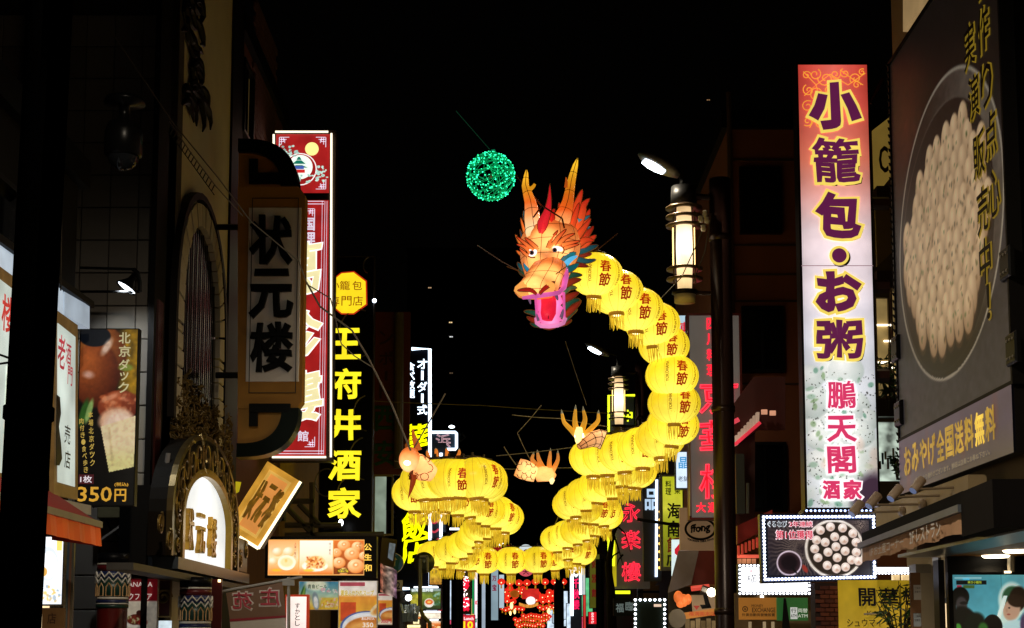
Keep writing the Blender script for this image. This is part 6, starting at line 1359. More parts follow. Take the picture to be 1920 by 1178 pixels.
# soffit, glass front, ceiling with downlights, TV screen
ZS = 2.448
t = thing('entrance_soffit', 'pale soffit strip and ochre ceiling of the shop entrance over the video screen', 'soffit', Matrix.Translation((4.0, 13.0, ZS)))
MB().box(0, .45, -3.5, 3.6, 0, .03).build('soffit_strip', pbr('8a8c90', .3, .3), t); MB().box(.2, .24, -3.5, 3.6, .032, .22).build('fascia', pbr('2a141c', .5), t)
MB().box(.455, 5, -3.5, 3.4, .004, .05).build('ceiling', pbr('b07a30', .5, 0, .1), t); MB().box(.46, 5, 3.41, 3.5, -2.4, .05).build('back_wall', pbr('0a0908', .5), t)
for (px_, py_, Yd) in ((1867, 1045, 16.25), (1908, 1034, 15.3)):
    O = PY(px_, py_, Yd); O.z = ZS; o = MB().lathe([(.0, -.02), (.12, -.02), (.14, 0), (.14, .003), (0, .003)], 16).build('downlight', em('fff0d0', 5, 0), None); o.location = O; tag(o, 'round ceiling downlight with a warm glow over the %s of the video screen' % ('middle' if px_ < 1890 else 'outer end'), 'lamp')
    lamp('downlight_light', 'SPOT', O + Vector((0, 0, -.06)), 25, (1, .8, .5), .1, O + Vector((0, 0, -2)), 150)
s = Sg('shop_column', 'white square entrance column with metal edge beside the yellow banner', 'column', front(1745, 1300, 18.6)); s.box('shaft', pbr('a8a498', .5, 0, .1), 1725, 1060, 1762, 1400, -.4, 0); s.box('metal_edge', pbr('7a7c80', .3, .7), 1762, 1040, 1768, 1400, -.2, .05); s.box('capital', pbr('8a8a88', .5), 1716, 1058, 1745, 1075, -.3, .02)
s = Sg('notice_board', 'narrow brown wooden notice board with small papers beside the white column', 'notice board', front(1722, 1300, 18.4)); s.box('board', pbr('6a4a30', .6, 0, .3, 8), 1711, 1074, 1730, 1400, -.05, 0)
for y0, y1, c in ((1097, 1125, 'b0b4c0'), (1150, 1175, '8a98a8')): s.box('paper', pbr(c, .6), 1713, y0, 1727, y1, .0, .006); s.chars('lettering', pbr('4a4a50', .6), [('ご案内', 1720, y0 + 6, 11, 4), ('営業中', 1720, y0 + 13, 11, 4)], .009, 0)
s = Sg('video_screen', 'large video screen showing a cook in a white cap, with dark onlookers below', 'screen', front(1850, 1300, 16.2))
s.box('bezel', pbr('080808', .3), 1780, 1073, 1960, 1235, -.1, 0)
def tv(q):
    W = q.W; q.grad([(0, '4a98a8'), (.5, '4a9ab0'), (1, '4898a0')]); q.mix(np.clip(q.X / W - .5, 0, 1), '88b8b8'); q.noise(.08, 12)
    q.mix(np.abs(q.X - 60) < .4, '2a6a78', )
    q.ell(73, 32, 17, 23, 'c8e4e0', .2); q.ell(68, 48, 13, 19, 'b8d8d8', .25, 15); q.ell(74, 28, 13, 14, '2c5438', .2); q.ell(80, 30, 11, 16, '20160f', .2, 12); q.ell(72, 43, 10.5, 14, 'b0907c', .25, 18); q.ell(78, 32, 11, 8, '281c14', .2, 10); q.ell(69, 41, 1.4, 1, '1a100c', .5); q.ell(68, 49, 2.2, 1, '904840', .5); q.ell(66, 44, 1.4, 2.4, 'a88470', .5)
    q.mix((np.abs(q.X - 60 - (q.Y - 40) * -.35) < 2.4) * (q.Y > 26) * (q.Y < 60), 'd8f0f0'); q.ell(78, 72, 24, 16, 'a8ccd8', .2); q.ell(88, 62, 6, 14, '4a3a58', .4); q.rect(60, 78, q.W, 100, '88b8c8', .7)
    q.rect(2, 3, 36, 5, '90c8d0'); q.rect(4, 7, 42, 12, '081014'); q.rect(5, 13, 11, 18, 'a83048'); q.rect(13, 13, 27, 17, '486830')
    q.ell(9, 27, 11, 12, '060606', .1); q.ell(10, 38, 7, 11, '3a3638', .3); q.ell(13, 35, 5, 2, '101010', .4); q.ell(15, 62, 16, 24, '060807', .15, -20); q.ell(26, 60, 12, 14, '0a120c', .3, 30); q.ell(48, 64, 12, 15, '080708', .06); q.ell(48, 90, 22, 16, '060606', .1); q.ell(36, 66, 6, 7, '2a5a24', .5); q.ell(5, 66, 4, 6, '3a7a2c', .4); q.rect(0, 20, 3, 100, '040404'); q.rect(0, 78, 60, 100, '060606', .9)
s.pic('picture', 1788, 1078, 1953, 1230, .006, tv, .62, 1.0)
s.chars('lettering', em('58c8e8', .9, 0), [('HOMEI', 1811, 1086, 12, 4)], .01, .05); s.chars('lettering', em('c8d840', .7, 0), [('焼き小籠包', 1827, 1092, 26, 5)], .01, .02)
s.tube('hanging_rod', pbr('6a6458', .4, .5), [(1899, 1073), (1899, 1040)], .04, -.05); s.box('cap_light', em('ffe8c0', 2.5, 0), 1883, 1071, 1894, 1075, .0, .04)
MB().box(*s.rc(1764, 1050, 1775, 1400), -.2, 0).build('glass_frame', pbr('141210', .3), s.r)
# brick pier
bp = thing('brick_pier', 'dark red brick pier between the money exchange and the yellow banner', 'pier', front(1548, 1400, 19.6).m); fr = front(1548, 1400, 19.6)
x0, x1 = fr.px(1530, 1200)[0], fr.px(1578, 1200)[0]; y1 = fr.px(1548, 1093)[1]
MB().box(x0, x1, 0, y1, -.3, -.012).build('mortar', pbr('2a1a16', .9), bp)
bm = [MB().bev(.004, .112, .004, .05, -.012, .012, .004).mesh('brick') for _ in range(3)]
for k, c in enumerate(('5a281c', '4c2018', '64301f')): bm[k].materials.append(pbr(c, .8, 0, .25, 20))
yy = fr.px(1548, 1215)[1]; j = 0
while yy < y1 - .05:
    xx = x0 - (.058 if j % 2 else 0)
    while xx < x1 - .06:
        if xx > x0 - .01: o = bpy.data.objects.new('brick', bm[rnd.randrange(3)]); COL.objects.link(o); o.parent = bp; o.matrix_local = Matrix.Translation((xx, yy, rnd.uniform(-.003, .003)))
        xx += .116
    yy += .054; j += 1
# yellow banner
s = Sg('yellow_banner', 'yellow cloth banner with black characters hanging beside the brick pier', 'banner', front(1640, 1400, 19.4)); a0, a1, b0, b1 = s.rc(1572, 1088, 1713, 1230)
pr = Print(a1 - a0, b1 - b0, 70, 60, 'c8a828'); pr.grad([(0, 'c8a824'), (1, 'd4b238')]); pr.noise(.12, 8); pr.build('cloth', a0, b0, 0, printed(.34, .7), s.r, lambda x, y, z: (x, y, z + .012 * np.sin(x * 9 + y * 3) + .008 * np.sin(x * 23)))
BK = em('16142a', .05, 0)
s.chars('character', BK, [('開', 1625, 1120, 32, 34), ('華', 1667, 1120, 34, 34), ('楼', 1706, 1118, 28, 34)], .03, .06, each=True, rough=.01); s.chars('lettering', pbr('6a4a14', .6), [('KAIKA', 1648, 1150, 46, 9)], .03, .01); s.chars('lettering', BK, [('シュウマイ', 1620, 1168, 66, 15)], .03, .02)
s.tube('hanger', pbr('b8b0a0', .4), [(1618, 1152), (1652, 1150)], .012, .05)
plant('bamboo_plant', 'leafy bamboo-like plant in front of the yellow banner', 1692, 1240, 18.9, .95, 16, .34, '2a4a18', .13, .012)
s = Sg('shelf_light', 'bright white shelf light with LED dots over the yellow banner', 'light box', front(1680, 1090, 19.7)); s.box('lit_face', em('f8faff', 2.4, .05), 1642, 1064, 1715, 1071, -.1, 0); s.bulbs('led_row', em('f0f4ff', 4, 0), [(1642, 1075), (1714, 1075)], 6, .016, .02, False)
for x in (1681, 1699): s.box('jar', em('e8c890', .9, .3, 6), x - 6, 1078, x + 6, 1088, -.1, .0)
# ---- second LED light box (white) and exchange signs
s = Sg('white_light_box', 'white light box with thin characters framed by LED dots behind the dumpling board', 'light box', front(1452, 1116, 22.6)); s.box('housing', pbr('3a3c40', .4), 1384, 1058, 1520, 1116, -.15, 0); s.box('lit_face', em('f8faff', 1.9, .08), 1390, 1064, 1514, 1110, .0, .012)
s.bulbs('led_border', em('f4f8ff', 5, 0), [(1387, 1061), (1517, 1061), (1517, 1113), (1387, 1113)], 7, .018, .02)
s.chars('lettering', em('606068', .6, 0), [('横浜中華', 1440, 1086, 80, 18)], .016, 0); s.chars('lettering', em('e04858', .9, 0), [('小籠包', 1408, 1071, 22, 5)], .016, .02)
s = Sg('exchange_sign', 'orange money exchange board under the white light box', 'sign', front(1420, 1165, 22.4)); s.box('board', em('b8762c', .42, .15, 2), 1386, 1121, 1456, 1162, -.06, 0); s.chars('lettering', em('3a2410', .1, 0), [('MONEY', 1420, 1136, 22, 5), ('EXCHANGE', 1432, 1144, 44, 9), ('外貨自動両替機設置', 1422, 1153, 62, 6)], .006, .03)
a, b = s.p(1397, 1142); MB().ring([(a + .04 * math.cos(6.283 * i / 16), b + .04 * math.sin(6.283 * i / 16)) for i in range(16)], [(a + .03 * math.cos(6.283 * i / 16), b + .03 * math.sin(6.283 * i / 16)) for i in range(16)], .0, .008).build('coin_ring', em('3a2410', .1, 0), s.r); s.text('¥', 1397, 1142, 5, 6, .006, .02).build('coin_mark', em('3a2410', .1, 0), s.r)
s = Sg('bank_sign', 'green bank machine board beside the orange exchange board', 'sign', front(1486, 1165, 22.3)); s.box('board', em('2c6a30', .4, .15, 2), 1457, 1121, 1515, 1164, -.06, 0); s.box('white_label', em('d8dcd8', .6, 0), 1482, 1139, 1495, 1161, .0, .006); s.chars('lettering', em('203020', .1, 0), [('行', 1488, 1145, 10, 8), ('ATM', 1488, 1155, 11, 6)], .009, .04)
for x in (1502, 1508): pass
s.chars('lettering', em('d8e0d0', .6, 0), [('両替', 1505, 1145, 18, 8), ('ATM', 1505, 1155, 18, 6)], .006, .03)
s.poly('dark_flag', pbr('0a0a0c', .6), [(1468, 1122), (1472, 1122), (1480, 1178), (1482, 1230), (1462, 1230), (1466, 1160)], .05, .07)
s = Sg('exchange_shopfront', 'narrow lit shop front with cream door posts under the exchange boards', 'shop front', front(1430, 1300, 23.0)); s.box('wall', pbr('6a5638', .7), 1380, 1112, 1530, 1380, -.1, 0)
for x in (1405, 1432, 1448): s.box('door_post', em('c8b088', .4, .3), x, 1166, x + 5, 1380, .0, .05)
s.box('lamp', em('fff0d8', 2.5, 0), 1425, 1112, 1431, 1121, .0, .06)
# ---- building details on the brown building: red eave with white comb
s = Sg('red_eave', 'red tiled eave with pale comb-like rafter ends glowing beside the lamp post', 'eave', front(1400, 830, 27.0))
s.poly('red_roof', pbr('450d0b', .6), [(1345, 800), (1420, 700), (1480, 700), (1480, 800), (1430, 800), (1380, 830)], -.5, -.4)
for i in range(8): x, y = 1383 + i * 5.6, 824 - i * 6.2; a, b = s.p(x, y); MB().add([(a, b - .08, -.2), (a + .04, b - .06, -.2), (a + .05, b + .1, -.2), (a + .0, b + .1, -.2), (a, b - .08, -.35), (a + .04, b - .06, -.35), (a + .05, b + .1, -.35), (a, b + .1, -.35)], [(0, 1, 2, 3), (7, 6, 5, 4), (0, 4, 5, 1), (1, 5, 6, 2), (2, 6, 7, 3), (3, 7, 4, 0)]).build('rafter_end', em('c8a890', .55, .2), s.r)
s.tube('edge_light', em('e83848', .8, .2), [(1380, 832), (1428, 790)], .03, -.15); s.tube('edge_light', em('e84858', .9, .2), [(1345, 805), (1390, 782)], .04, -.3)
for x, y in ((1436, 770), (1452, 772)): a, b = s.p(x, y); MB().box(a - .05, a + .05, b - .04, b + .04, -.2, -.15).build('small_light', em('d89878', .9, .2), s.r)
s.poly('red_wall', pbr('3a0e0e', .6), [(1380, 835), (1424, 800), (1424, 1000), (1380, 1020)], -.6, -.5)
s.box('grey_duct', pbr('3c4044', .5), 1382, 850, 1398, 962, -.3, -.1); s.tube('duct_pipe', pbr('5a5c60', .4), [(1404, 905), (1404, 962)], .03, -.1)
s = Sg('red_lit_canopy', 'carved red lit canopy over the shop behind the LED dumpling board', 'canopy', front(1410, 1050, 25.5)); s.poly('roof', em('6a1c14', .4, .4, 4), [(1384, 985), (1450, 955), (1450, 985), (1384, 1020)], -.4, -.1)
for i in range(10): a, b = s.p(1384 + i * 7, 1030 - i * 3); MB().box(a, a + .03, b - .1, b + .06, -.1, -.04).build('baluster', em('c84030', .6, .3), s.r)
s.box('glow_strip', em('ff6a50', .8, .3), 1384, 1040, 1424, 1046, -.1, -.05)
for i in range(4): s.box('lit_pane', em('e8a070', .5, .4, 6), 1386 + i * 9, 1047, 1393 + i * 9, 1056, -.2, -.15)
# ---- lamp posts with lantern columns and street heads
def street_lamp(label, X, Y, cx, z0, z1, hd, sc, sx=-1, tilt=None, r=.16, post=None, spot=200):
    """X, Y: foot; cx: lantern column offset; z0, z1: its ends above the foot; hd: lamp head"""
    mw = Matrix.Translation((X, Y, .12))
    if tilt: mw = mw @ Matrix.Rotation(tilt, 4, 'Y')
    t = thing('street_lamp', label, 'street lamp', mw, 'street lamps with lantern columns')
    post = post or pbr('2a1812', .3, .3, .2, 3); zt = z1 + .4; hh = z1 - z0
    MB().lathe([(r * 1.4, 0), (r * 1.4, .5), (r * 1.05, .62), (r, .75), (r, zt + .0), (0, zt)], 20).build('pole', post, t, True)
    for z in (1.9, 2.9, 4.95, 7.6):
        if z < zt and (sx < 0) != (z == 2.9): MB().lathe([(r, z - .05), (r * 1.1, z - .04), (r * 1.1, z + .04), (r, z + .05)], 20).build('collar', post, t, True)
    CL = silk('column_%d' % Y, [(0, 'b09468'), (.22, 'd8b888'), (.45, 'ffeccc'), (.55, 'fff0d4'), (.78, 'd8b888'), (1, '9a7c54')], 1.9, 'Z', z0, z1)
    MB().lathe([(.108 * sc, z0), (.122 * sc, z0 + hh * .25), (.127 * sc, (z0 + z1) / 2), (.122 * sc, z1 - hh * .25), (.108 * sc, z1)], 20, (cx, 0, 0)).build('lit_column', CL, t, True)
    for z in (z1 - .05, z1 - .19, z1 - .33, z0 + .18, z0 + .34): MB().lathe([(.14 * sc, z - .012), (.28 * sc, z - .02), (.28 * sc, z + .005), (.14 * sc, z + .02)], 24, (cx, 0, 0)).build('disc', pbr('5a4832', .35, .5), t, True)
    for an in range(6):
        ang = (0, 1.4, 2.95, 3.3, 1.75, 6.1)[an]; x, y = cx + .165 * sc * math.cos(ang), .165 * sc * math.sin(ang); MB().tube([(x, y, z0 + .1), (x, y, z1 - .1)], .011, 6).build('guard_bar', pbr('4a3820', .35, .6), t)
        led_ = MB()
        if an in (2, 3, 5):
            n = 26
            for i in range(n): led_.ell((x - .01, y - .012, z0 + .36 + (hh - .72) * i / n), (.010, .010, .018), 5, 4)
            tag(led_.build('led_chain', em('ffd080', 3, 0), t), kind='stuff')
    MB().lathe([(.0, z1 + .3), (.19 * sc, z1 + .28), (.2 * sc, z1 + .02), (.0, z1 + .01)], 18, (cx, 0, 0)).build('top_cap', pbr('20201f', .4, .4), t, True)
    MB().lathe([(0, z0 - .06), (.2 * sc, z0 - .05), (.2 * sc, z0 - .005), (0, z0)], 18, (cx, 0, 0)).build('lower_cap', pbr('16120f', .4, .4), t, True); MB().lathe([(0, z0 - .2), (.16 * sc, z0 - .19), (.165 * sc, z0 - .07), (0, z0 - .065)], 18, (cx, 0, 0)).build('finial', pbr('b8a884', .5), t, True)
    MB().tube([(0, 0, zt - .3), (cx * .5, 0, z1 + .12), (cx, 0, z1 + .12)], .05, 8).build('arm', post, t); MB().tube([(0, 0, z0 - .05), (cx, 0, z0 - .03)], .035, 8).build('arm', post, t)
    h = Vector(hd); top = Vector((cx + .02 * sx, 0, z1 + .3))
    MB().tube([top, top + Vector((.02 * sx, 0, .3)), h + Vector((-.16 * sc * sx, 0, -.02))], [.04, .035, .04], 8).build('neck', pbr('20201f', .4, .4), t)
    dirv = Vector((.9 * sx, -.25, .42)).normalized(); base = h + Vector((-.2 * sc * sx, 0, -.1)); P = [base + dirv * (.72 * sc) * i / 6 for i in range(7)]
    MB().tube(P, [.07 * sc, .13 * sc, .16 * sc, .17 * sc, .16 * sc, .12 * sc, .03], 14, flat=.6).build('lamp_head', pbr('8a8c8e', .35, .4), t, True)
    dn = Vector((.35 * sx, -.45, -.82)).normalized() * (.082 * sc); Q = [p_ + dn for p_ in P[2:6]]
    MB().tube(Q, [.08 * sc, .11 * sc, .11 * sc, .07 * sc], 10, flat=.45).build('lamp_glass', em('e8f6ff', 9, 0), t, True)
    lw = t.matrix_world @ (P[3] + dn * 2.4)
    lamp('street_lamp_light', 'SPOT', lw, spot, (1, .86, .66), .12, lw + Vector((.25 * sx, .3, -3)), 165)
    return t
def lamp_px(label, X, Y, lx, ytop, ybot, hx, hy, sc, r):
    o = Vector((X, Y, .12)); L = lambda a, b: PY(a, b, Y) - o
    return street_lamp(label, X, Y, L(lx, ytop).x, L(lx, ybot).z, L(lx, ytop).z, L(hx, hy), sc, r=r)
lamp_px('tall street lamp with a glowing lantern column and white street head beside the dragon neck', 3.2, 24.0, 1282, 384, 545, 1248, 318, 1.0, .165)
lamp_px('second street lamp, its lantern column showing above the raised claw hand', 3.57, 44.0, 1160, 707, 797, 1128, 660, 1.05, .15)
NEARP = pbr('010101', .95, 0, 0); NEARP.node_tree.nodes['Principled BSDF'].inputs['Specular IOR Level'].default_value = 0.0
q0, q1 = PY(70, 480, 10), PY(48, 900, 10); tl = math.atan2(q0.x - q1.x, q0.z - q1.z)
pp = street_lamp('thick black street lamp post standing close in front of the light box shop', q1.x - math.tan(tl) * q1.z, 10, .58, 6.9, 8.2, (.86, 0, 9.0), 1.0, 1, tl, .143, NEARP, 2000)
m = MB().tube([(-.14, -.02, 3.25), (-.2, -.02, 3.27), (-.22, -.02, 3.24), (-.2, -.02, 3.21), (-.14, -.02, 3.22)], .008, 5); m.build('hook', DARKMETAL, pp)
m = MB()
for (x, y) in ((1322, 401), (1314, 411), (1325, 413), (1319, 428)):
    O = PY(x, y, 23.8); o = MB().lathe([(0, -.05), (.03, -.05), (.045, -.01), (.03, .02), (.045, .04), (0, .06)], 10).build('insulator', pbr('d0ccc4', .3), None, True); o.location = O; tag(o, 'small white porcelain insulator on the wires beside the lamp post top', 'insulator', 'white insulators beside the lamp post')
for pts in (((1330, 400), (1310, 450), (1278, 520), (1200, 600)), ((1334, 400), (1322, 470), (1300, 530))): cable('overhead_wire', ('long' if len(pts) > 3 else 'short') + ' thin wire slanting down from the insulators beside the lamp post', [PY(*q, 23.8) for q in pts], .008, pbr('5a564e', .5), group='wires beside the lamp post')
# ---- red neon sign behind the post
s = Sg('red_neon_sign', 'grey sign with large red neon characters behind the dark lamp post', 'neon sign', front(1338, 975, 29.2)); s.box('board', em('a49c96', .16, .2, 1), 1294, 590, 1388, 970, -.3, 0); s.frame('red_edge', pbr('6a1a14', .4), 1290, 588, 1392, 975, 4, -.3, .04)
RN = em('ff2038', 1.5, .1); RNF = em('d81830', .9, .15)
s.chars('lettering', RN, [(c, 1334, 608 + i * 29, 19, 22) for i, c in enumerate('四川料理')], .04, .06)
for c, y in (('京', 745), ('華', 822), ('樓', 903)):
    s.text(c, 1347, y, 70, 62, .03, .05, rough=.012, seed=y).build('character', RNF, s.r); s.text(c, 1347, y, 74, 66, .06, .018, neon=True, rough=.012, seed=y).build('neon_outline', em('ff3448', 1.7, .05), s.r)
s.chars('lettering', RN, [(c, 1314 + i * 22, 952, 18, 19) for i, c in enumerate('大通店')], .04, .07)
s.tube('edge_trim', pbr('b8b0a8', .3, .6), [(1292, 700), (1293, 968)], .02, .06)
s = Sg('blue_white_light_box', 'slim white light box with pale blue marks under the lantern bulge', 'light box', front(1282, 920, 33.0)); s.box('housing', pbr('505860', .4), 1266, 845, 1296, 918, -.2, 0); s.box('lit_face', em('d8ecff', 1.1, .1), 1268, 848, 1294, 915, .0, .01); s.chars('lettering', em('48a0d8', .9, 0), [('晶', 1281, 868, 18, 22)], .015, .05); s.chars('lettering', em('606878', .5, 0), [('老舗', 1281, 898, 20, 10)], .015, .02)
s = Sg('pale_sign_top', 'top of a pale blue lit sign with a red character above the neon sign', 'light box', front(1284, 640, 33.0)); s.box('lit_face', em('b8d8e8', .9, .2), 1270, 592, 1292, 640, -.2, 0); s.chars('character', em('d82838', .9, 0), [('東', 1283, 616, 17, 24)], .01, .06)
# ---- yellow green sign, brown oval sign, red and white board
s = Sg('yellow_green_sign', 'lit yellow green vertical sign with black brush characters', 'shop sign', front(1262, 1070, 34.0)); s.box('housing', pbr('6a6a64', .4, .3), 1238, 890, 1283, 1070, -.2, -.0)
def yg(q): q.grad([(0, 'b8c020'), (.35, 'd0d040'), (.55, '90981c'), (1, '6a6c18')]); q.noise(.1, 10)
s.pic('lit_face', 1243, 894, 1280, 1063, .005, yg, .85)
BKK = em('0c0c08', .05, 0)
s.chars('lettering', BKK, [('料', 1253, 908, 11, 13), ('理', 1253, 922, 11, 13), ('広', 1270, 906, 11, 13), ('東', 1270, 920, 11, 13)], .01, .04); s.chars('character', BKK, [('海', 1264, 958, 27, 30), ('南', 1263, 992, 26, 30)], .012, .06, each=True, rough=.02); s.chars('character', em('7a1c14', .4, 0), [('飯', 1263, 1022, 26, 30)], .012, .05, each=True, rough=.02); s.chars('character', BKK, [('店', 1262, 1050, 26, 24)], .012, .06, each=True, rough=.02)
s = Sg('oval_logo_sign', 'brown square sign with a black oval and curly lettering', 'shop sign', front(1315, 1032, 29.7)); s.box('board', em('a88460', .26, .12, 2), 1275, 952, 1352, 1032, -.15, 0)
a, b = s.p(1313, 992); MB().tube([(a + S(28, 29.4) * math.cos(6.283 * i / 40), b + S(19.5, 29.4) * math.sin(6.283 * i / 40), .01) for i in range(40)], .022, 6, closed=True).build('oval', BLACK, s.r)
write('ffong', a, b + .0, S(38, 29.4), S(20, 29.4), .012, .008, slant=.1, rough=.03).build('lettering', BLACK, s.r)
w_ = MB(); write('YOKOHAMA CHINA TOWN', 0, 0, S(50, 29.4), S(4, 29.4), .01, .003, mb=w_); w_.xf(lambda x, y, z: (a + x, b - S(22, 29.4) + (x / S(25, 29.4)) ** 2 * S(5, 29.4) - S(5, 29.4) * .3 + y, z)).build('lettering', BLACK, s.r)
s.tube('arm', DARKMETAL, [(1195, 973), (1275, 985)], .03, -.1)
s = Sg('red_white_board', 'white lit board with a red hexagon mark partly hidden by the oval sign', 'light box', front(1272, 1080, 31.0)); s.poly('lit_face', em('d8ecf0', 1.0, .1), [(1260, 1012), (1290, 1012), (1290, 1080), (1260, 1080)], -.1, 0); s.poly('hexagon', em('c81c30', .9, .1), [(1265, 1030), (1275, 1018), (1290, 1018), (1290, 1045), (1275, 1046), (1265, 1038)], .0, .01)
# side awning, warm spot, red lantern shapes
s = Sg('grey_red_awning', 'grey and dark red slanting shop awning under the oval sign', 'awning', front(1300, 1120, 28.2)); s.poly('grey_panel', pbr('8a8088', .6), [(1272, 1033), (1310, 1033), (1296, 1096), (1252, 1112)], -.02, .02); s.poly('red_panel', pbr('6a1a10', .6), [(1310, 1033), (1348, 1033), (1348, 1096), (1296, 1096)], -.06, .0)
s = Sg('warm_spotlight', 'round warm white spotlight glaring beside the lamp post foot', 'lamp', front(1335, 1112, 26.5)); a, b = s.p(1334, 1111); MB().ell((a, b, 0), (.075, .075, .04), 14, 10).build('lens', em('fff0d0', 9, 0), s.r, True); s.tube('body', pbr('2a2420', .4), [(1316, 1104), (1332, 1110)], .07, -.06)
lamp('warm_spotlight_light', 'POINT', PY(1334, 1111, 26.2), 10, (1, .85, .6), .06)
O = PY(1280, 1130, 27.0); t = thing('orange_lantern', 'cluster of orange lit paper lantern folds under the grey awning', 'lantern', Matrix.Translation(O))
for (x, y, rx, ry) in ((1272, 1120, 9, 12), (1282, 1126, 9, 12), (1290, 1124, 7, 10), (1276, 1132, 8, 8)):
    q = PY(x, y, 27.0) - O; MB().ell(q, (S(rx, 27), S(rx, 27), S(ry, 27)), 12, 8).build('paper_fold', em('f07838', .8, .5, 4), t, True)
MB().tube([PY(1296, 1104, 27) - O, PY(1330, 1100, 27) - O], .05, 6).build('lit_bar', em('e85040', .7, .3), t)
s = Sg('cafe_board', 'cream shop board with red triangle and orange strip under the warm spotlight', 'sign', front(1315, 1160, 27.4)); s.poly('board', em('b89870', .35, .2, 3), [(1296, 1116), (1348, 1116), (1348, 1145), (1300, 1155)], -.05, 0); s.poly('strip', em('d88838', .5, .2, 3), [(1276, 1150), (1348, 1140), (1348, 1152), (1280, 1162)], -.02, .02); s.poly('triangle', em('b82c20', .5, 0), [(1300, 1136), (1312, 1136), (1306, 1144)], .0, .01); s.poly('dark_figure', BLACK, [(1318, 1116), (1322, 1134), (1312, 1134), (1316, 1142), (1334, 1140), (1330, 1130), (1326, 1116)], .005, .015); s.chars('lettering', em('c84828', .6, 0), [('福満園本店', 1316, 1151, 50, 8)], .024, .03)
s = Sg('round_white_board', 'round pale board on the pavement side under the orange lanterns', 'sign', front(1270, 1165, 26.8)); a, b = s.p(1270, 1160); MB().prism([(a + S(16, 26.8) * math.cos(6.283 * i / 28), b + S(18, 26.8) * math.sin(6.283 * i / 28)) for i in range(28)], -.05, 0).build('disc', pbr('8a8074', .6), s.r)
s = Sg('lower_shopfront', 'dim shop front with pale goods and boxes behind the lamp post foot', 'shop front', front(1300, 1300, 28.6)); s.box('wall', pbr('3a3024', .7), 1255, 1100, 1380, 1400, -.1, 0)
for i in range(6): s.box('door_panel', em('a88c60', .22 + .1 * (i % 3), .4, 4), 1286 + i * 10, 1160 + 4 * (i % 2), 1294 + i * 10, 1400, .0, .05)
# ---- red neon sign with yellow neon edge (second restaurant), behind the coils
s = Sg('red_outline_neon_sign', 'grey sign with red outline neon characters and thin yellow neon edges', 'neon sign', front(1175, 1105, 40.0)); s.box('board', em('8a8480', .07, .2, 1), 1150, 925, 1218, 1104, -.3, 0)
RNO = em('ff2c44', 1.7, .05)
for c, y in (('永', 962), ('楽', 1012), ('樓', 1072)): s.text(c, 1183, y, 36, 36, .04, .019, neon=True, rough=.015, seed=y).build('neon_outline', RNO, s.r); s.text(c, 1183, y, 30, 30, .02, .02, rough=.015, seed=y).build('character', em('8a1428', .35, .2), s.r)
YG = em('e0f020', 1.6, .05)
s.tube('yellow_neon', YG, [(1150, 1000), (1150, 1062)], .03, .08); s.tube('yellow_neon', em('d8c820', .6, .2), [(1152, 1010), (1152, 1100)], .05, .03); s.tube('yellow_neon', YG, [(1149, 1111), (1181, 1111)], .04, .08)
s = Sg('green_frame_sign', 'dark glass sign outlined in yellow green neon behind the second lantern column', 'neon sign', front(1165, 1062, 47.0)); s.box('board', pbr('26302c', .3), 1142, 742, 1190, 1062, -.2, 0); s.tube('neon_tube', YG, [(1191, 742), (1141, 742), (1141, 1062)], .035, .06); s.text('中', 1177, 780, 18, 22, .04, .03, neon=True).build('character', YG, s.r)
s = Sg('white_character_sign', 'thick pale blue neon character on a dark sign beside the second lamp post', 'neon sign', front(1222, 1090, 37.0)); s.box('board', pbr('22262c', .4), 1206, 895, 1240, 1090, -.2, 0); s.text('品', 1221, 937, 24, 40, .03, .05).build('character', em('b8d4f0', 1.0, .1), s.r)
s.tube('neon_tube', em('d0e0ff', 2.4, .05), [(1231, 900), (1230, 1082)], .03, .05); s.bulbs('warm_bulbs', em('ffc860', 2.2, 0), [(1237, 960), (1236, 1080)], 16, .035, .06, False)
# backs of the round traffic signs on the second lamp post
for i, (y, rx, lab) in enumerate(((988, 24, 'back of a round traffic sign, the upper one on the second lamp post'), (1075, 23, 'back of a round traffic sign, the lower one on the second lamp post'))):
    s = Sg('traffic_sign', lab, 'traffic sign', front(1208, y, 43.2)); a, b = s.p(1207 + i * 2, y); rr = S(rx + 6, 43.2); MB().prism([(a + rr * math.cos(6.283 * k / 28), b + rr * math.sin(6.283 * k / 28)) for k in range(28)], -.03, 0).build('disc', pbr('8a705c', .5), s.r); MB().box(a - .04, a + .04, b - rr * .9, b + rr * .9, 0, .03).build('rail', pbr('6a5a4c', .4, .4), s.r)
for i, (y, lab) in enumerate(((1032, 'brown back of a square plate between the two round sign backs'), (1112, 'brown back of a square plate below the round sign backs'))):
    s = Sg('sign_plate', lab, 'sign plate', front(1222, y, 43.1)); s.box('plate', pbr('84685a', .5), 1206, y - 14, 1236, y + 10, -.03, 0, .01); s.box('strap', DARKMETAL, 1196, y - 4, 1236, y, .0, .02)
s = Sg('dark_name_board', 'dark shop board with pale grey characters low behind the lamp post', 'shop sign', front(1180, 1155, 36.0)); s.box('board', pbr('10161a', .5), 1150, 1122, 1202, 1155, -.1, 0); s.chars('lettering', em('788888', .45, .1), [('福', 1162, 1140, 15, 17), ('臨', 1180, 1137, 15, 17), ('閣', 1197, 1141, 14, 17)], .01, .05)
s = Sg('led_frame_sign', 'upright frame of white LED dots low behind the lamp post', 'LED sign', front(1220, 1230, 33.0)); s.box('board', pbr('1c241c', .5), 1188, 1122, 1250, 1240, -.1, 0); s.bulbs('led_border', em('f0f4ff', 6, 0), [(1191, 1240), (1191, 1125), (1246, 1125), (1246, 1240)], 9, .029, .03, False); s.box('cloud_mark', em('e8c8b0', .9, .1), 1226, 1133, 1240, 1138, .0, .02)
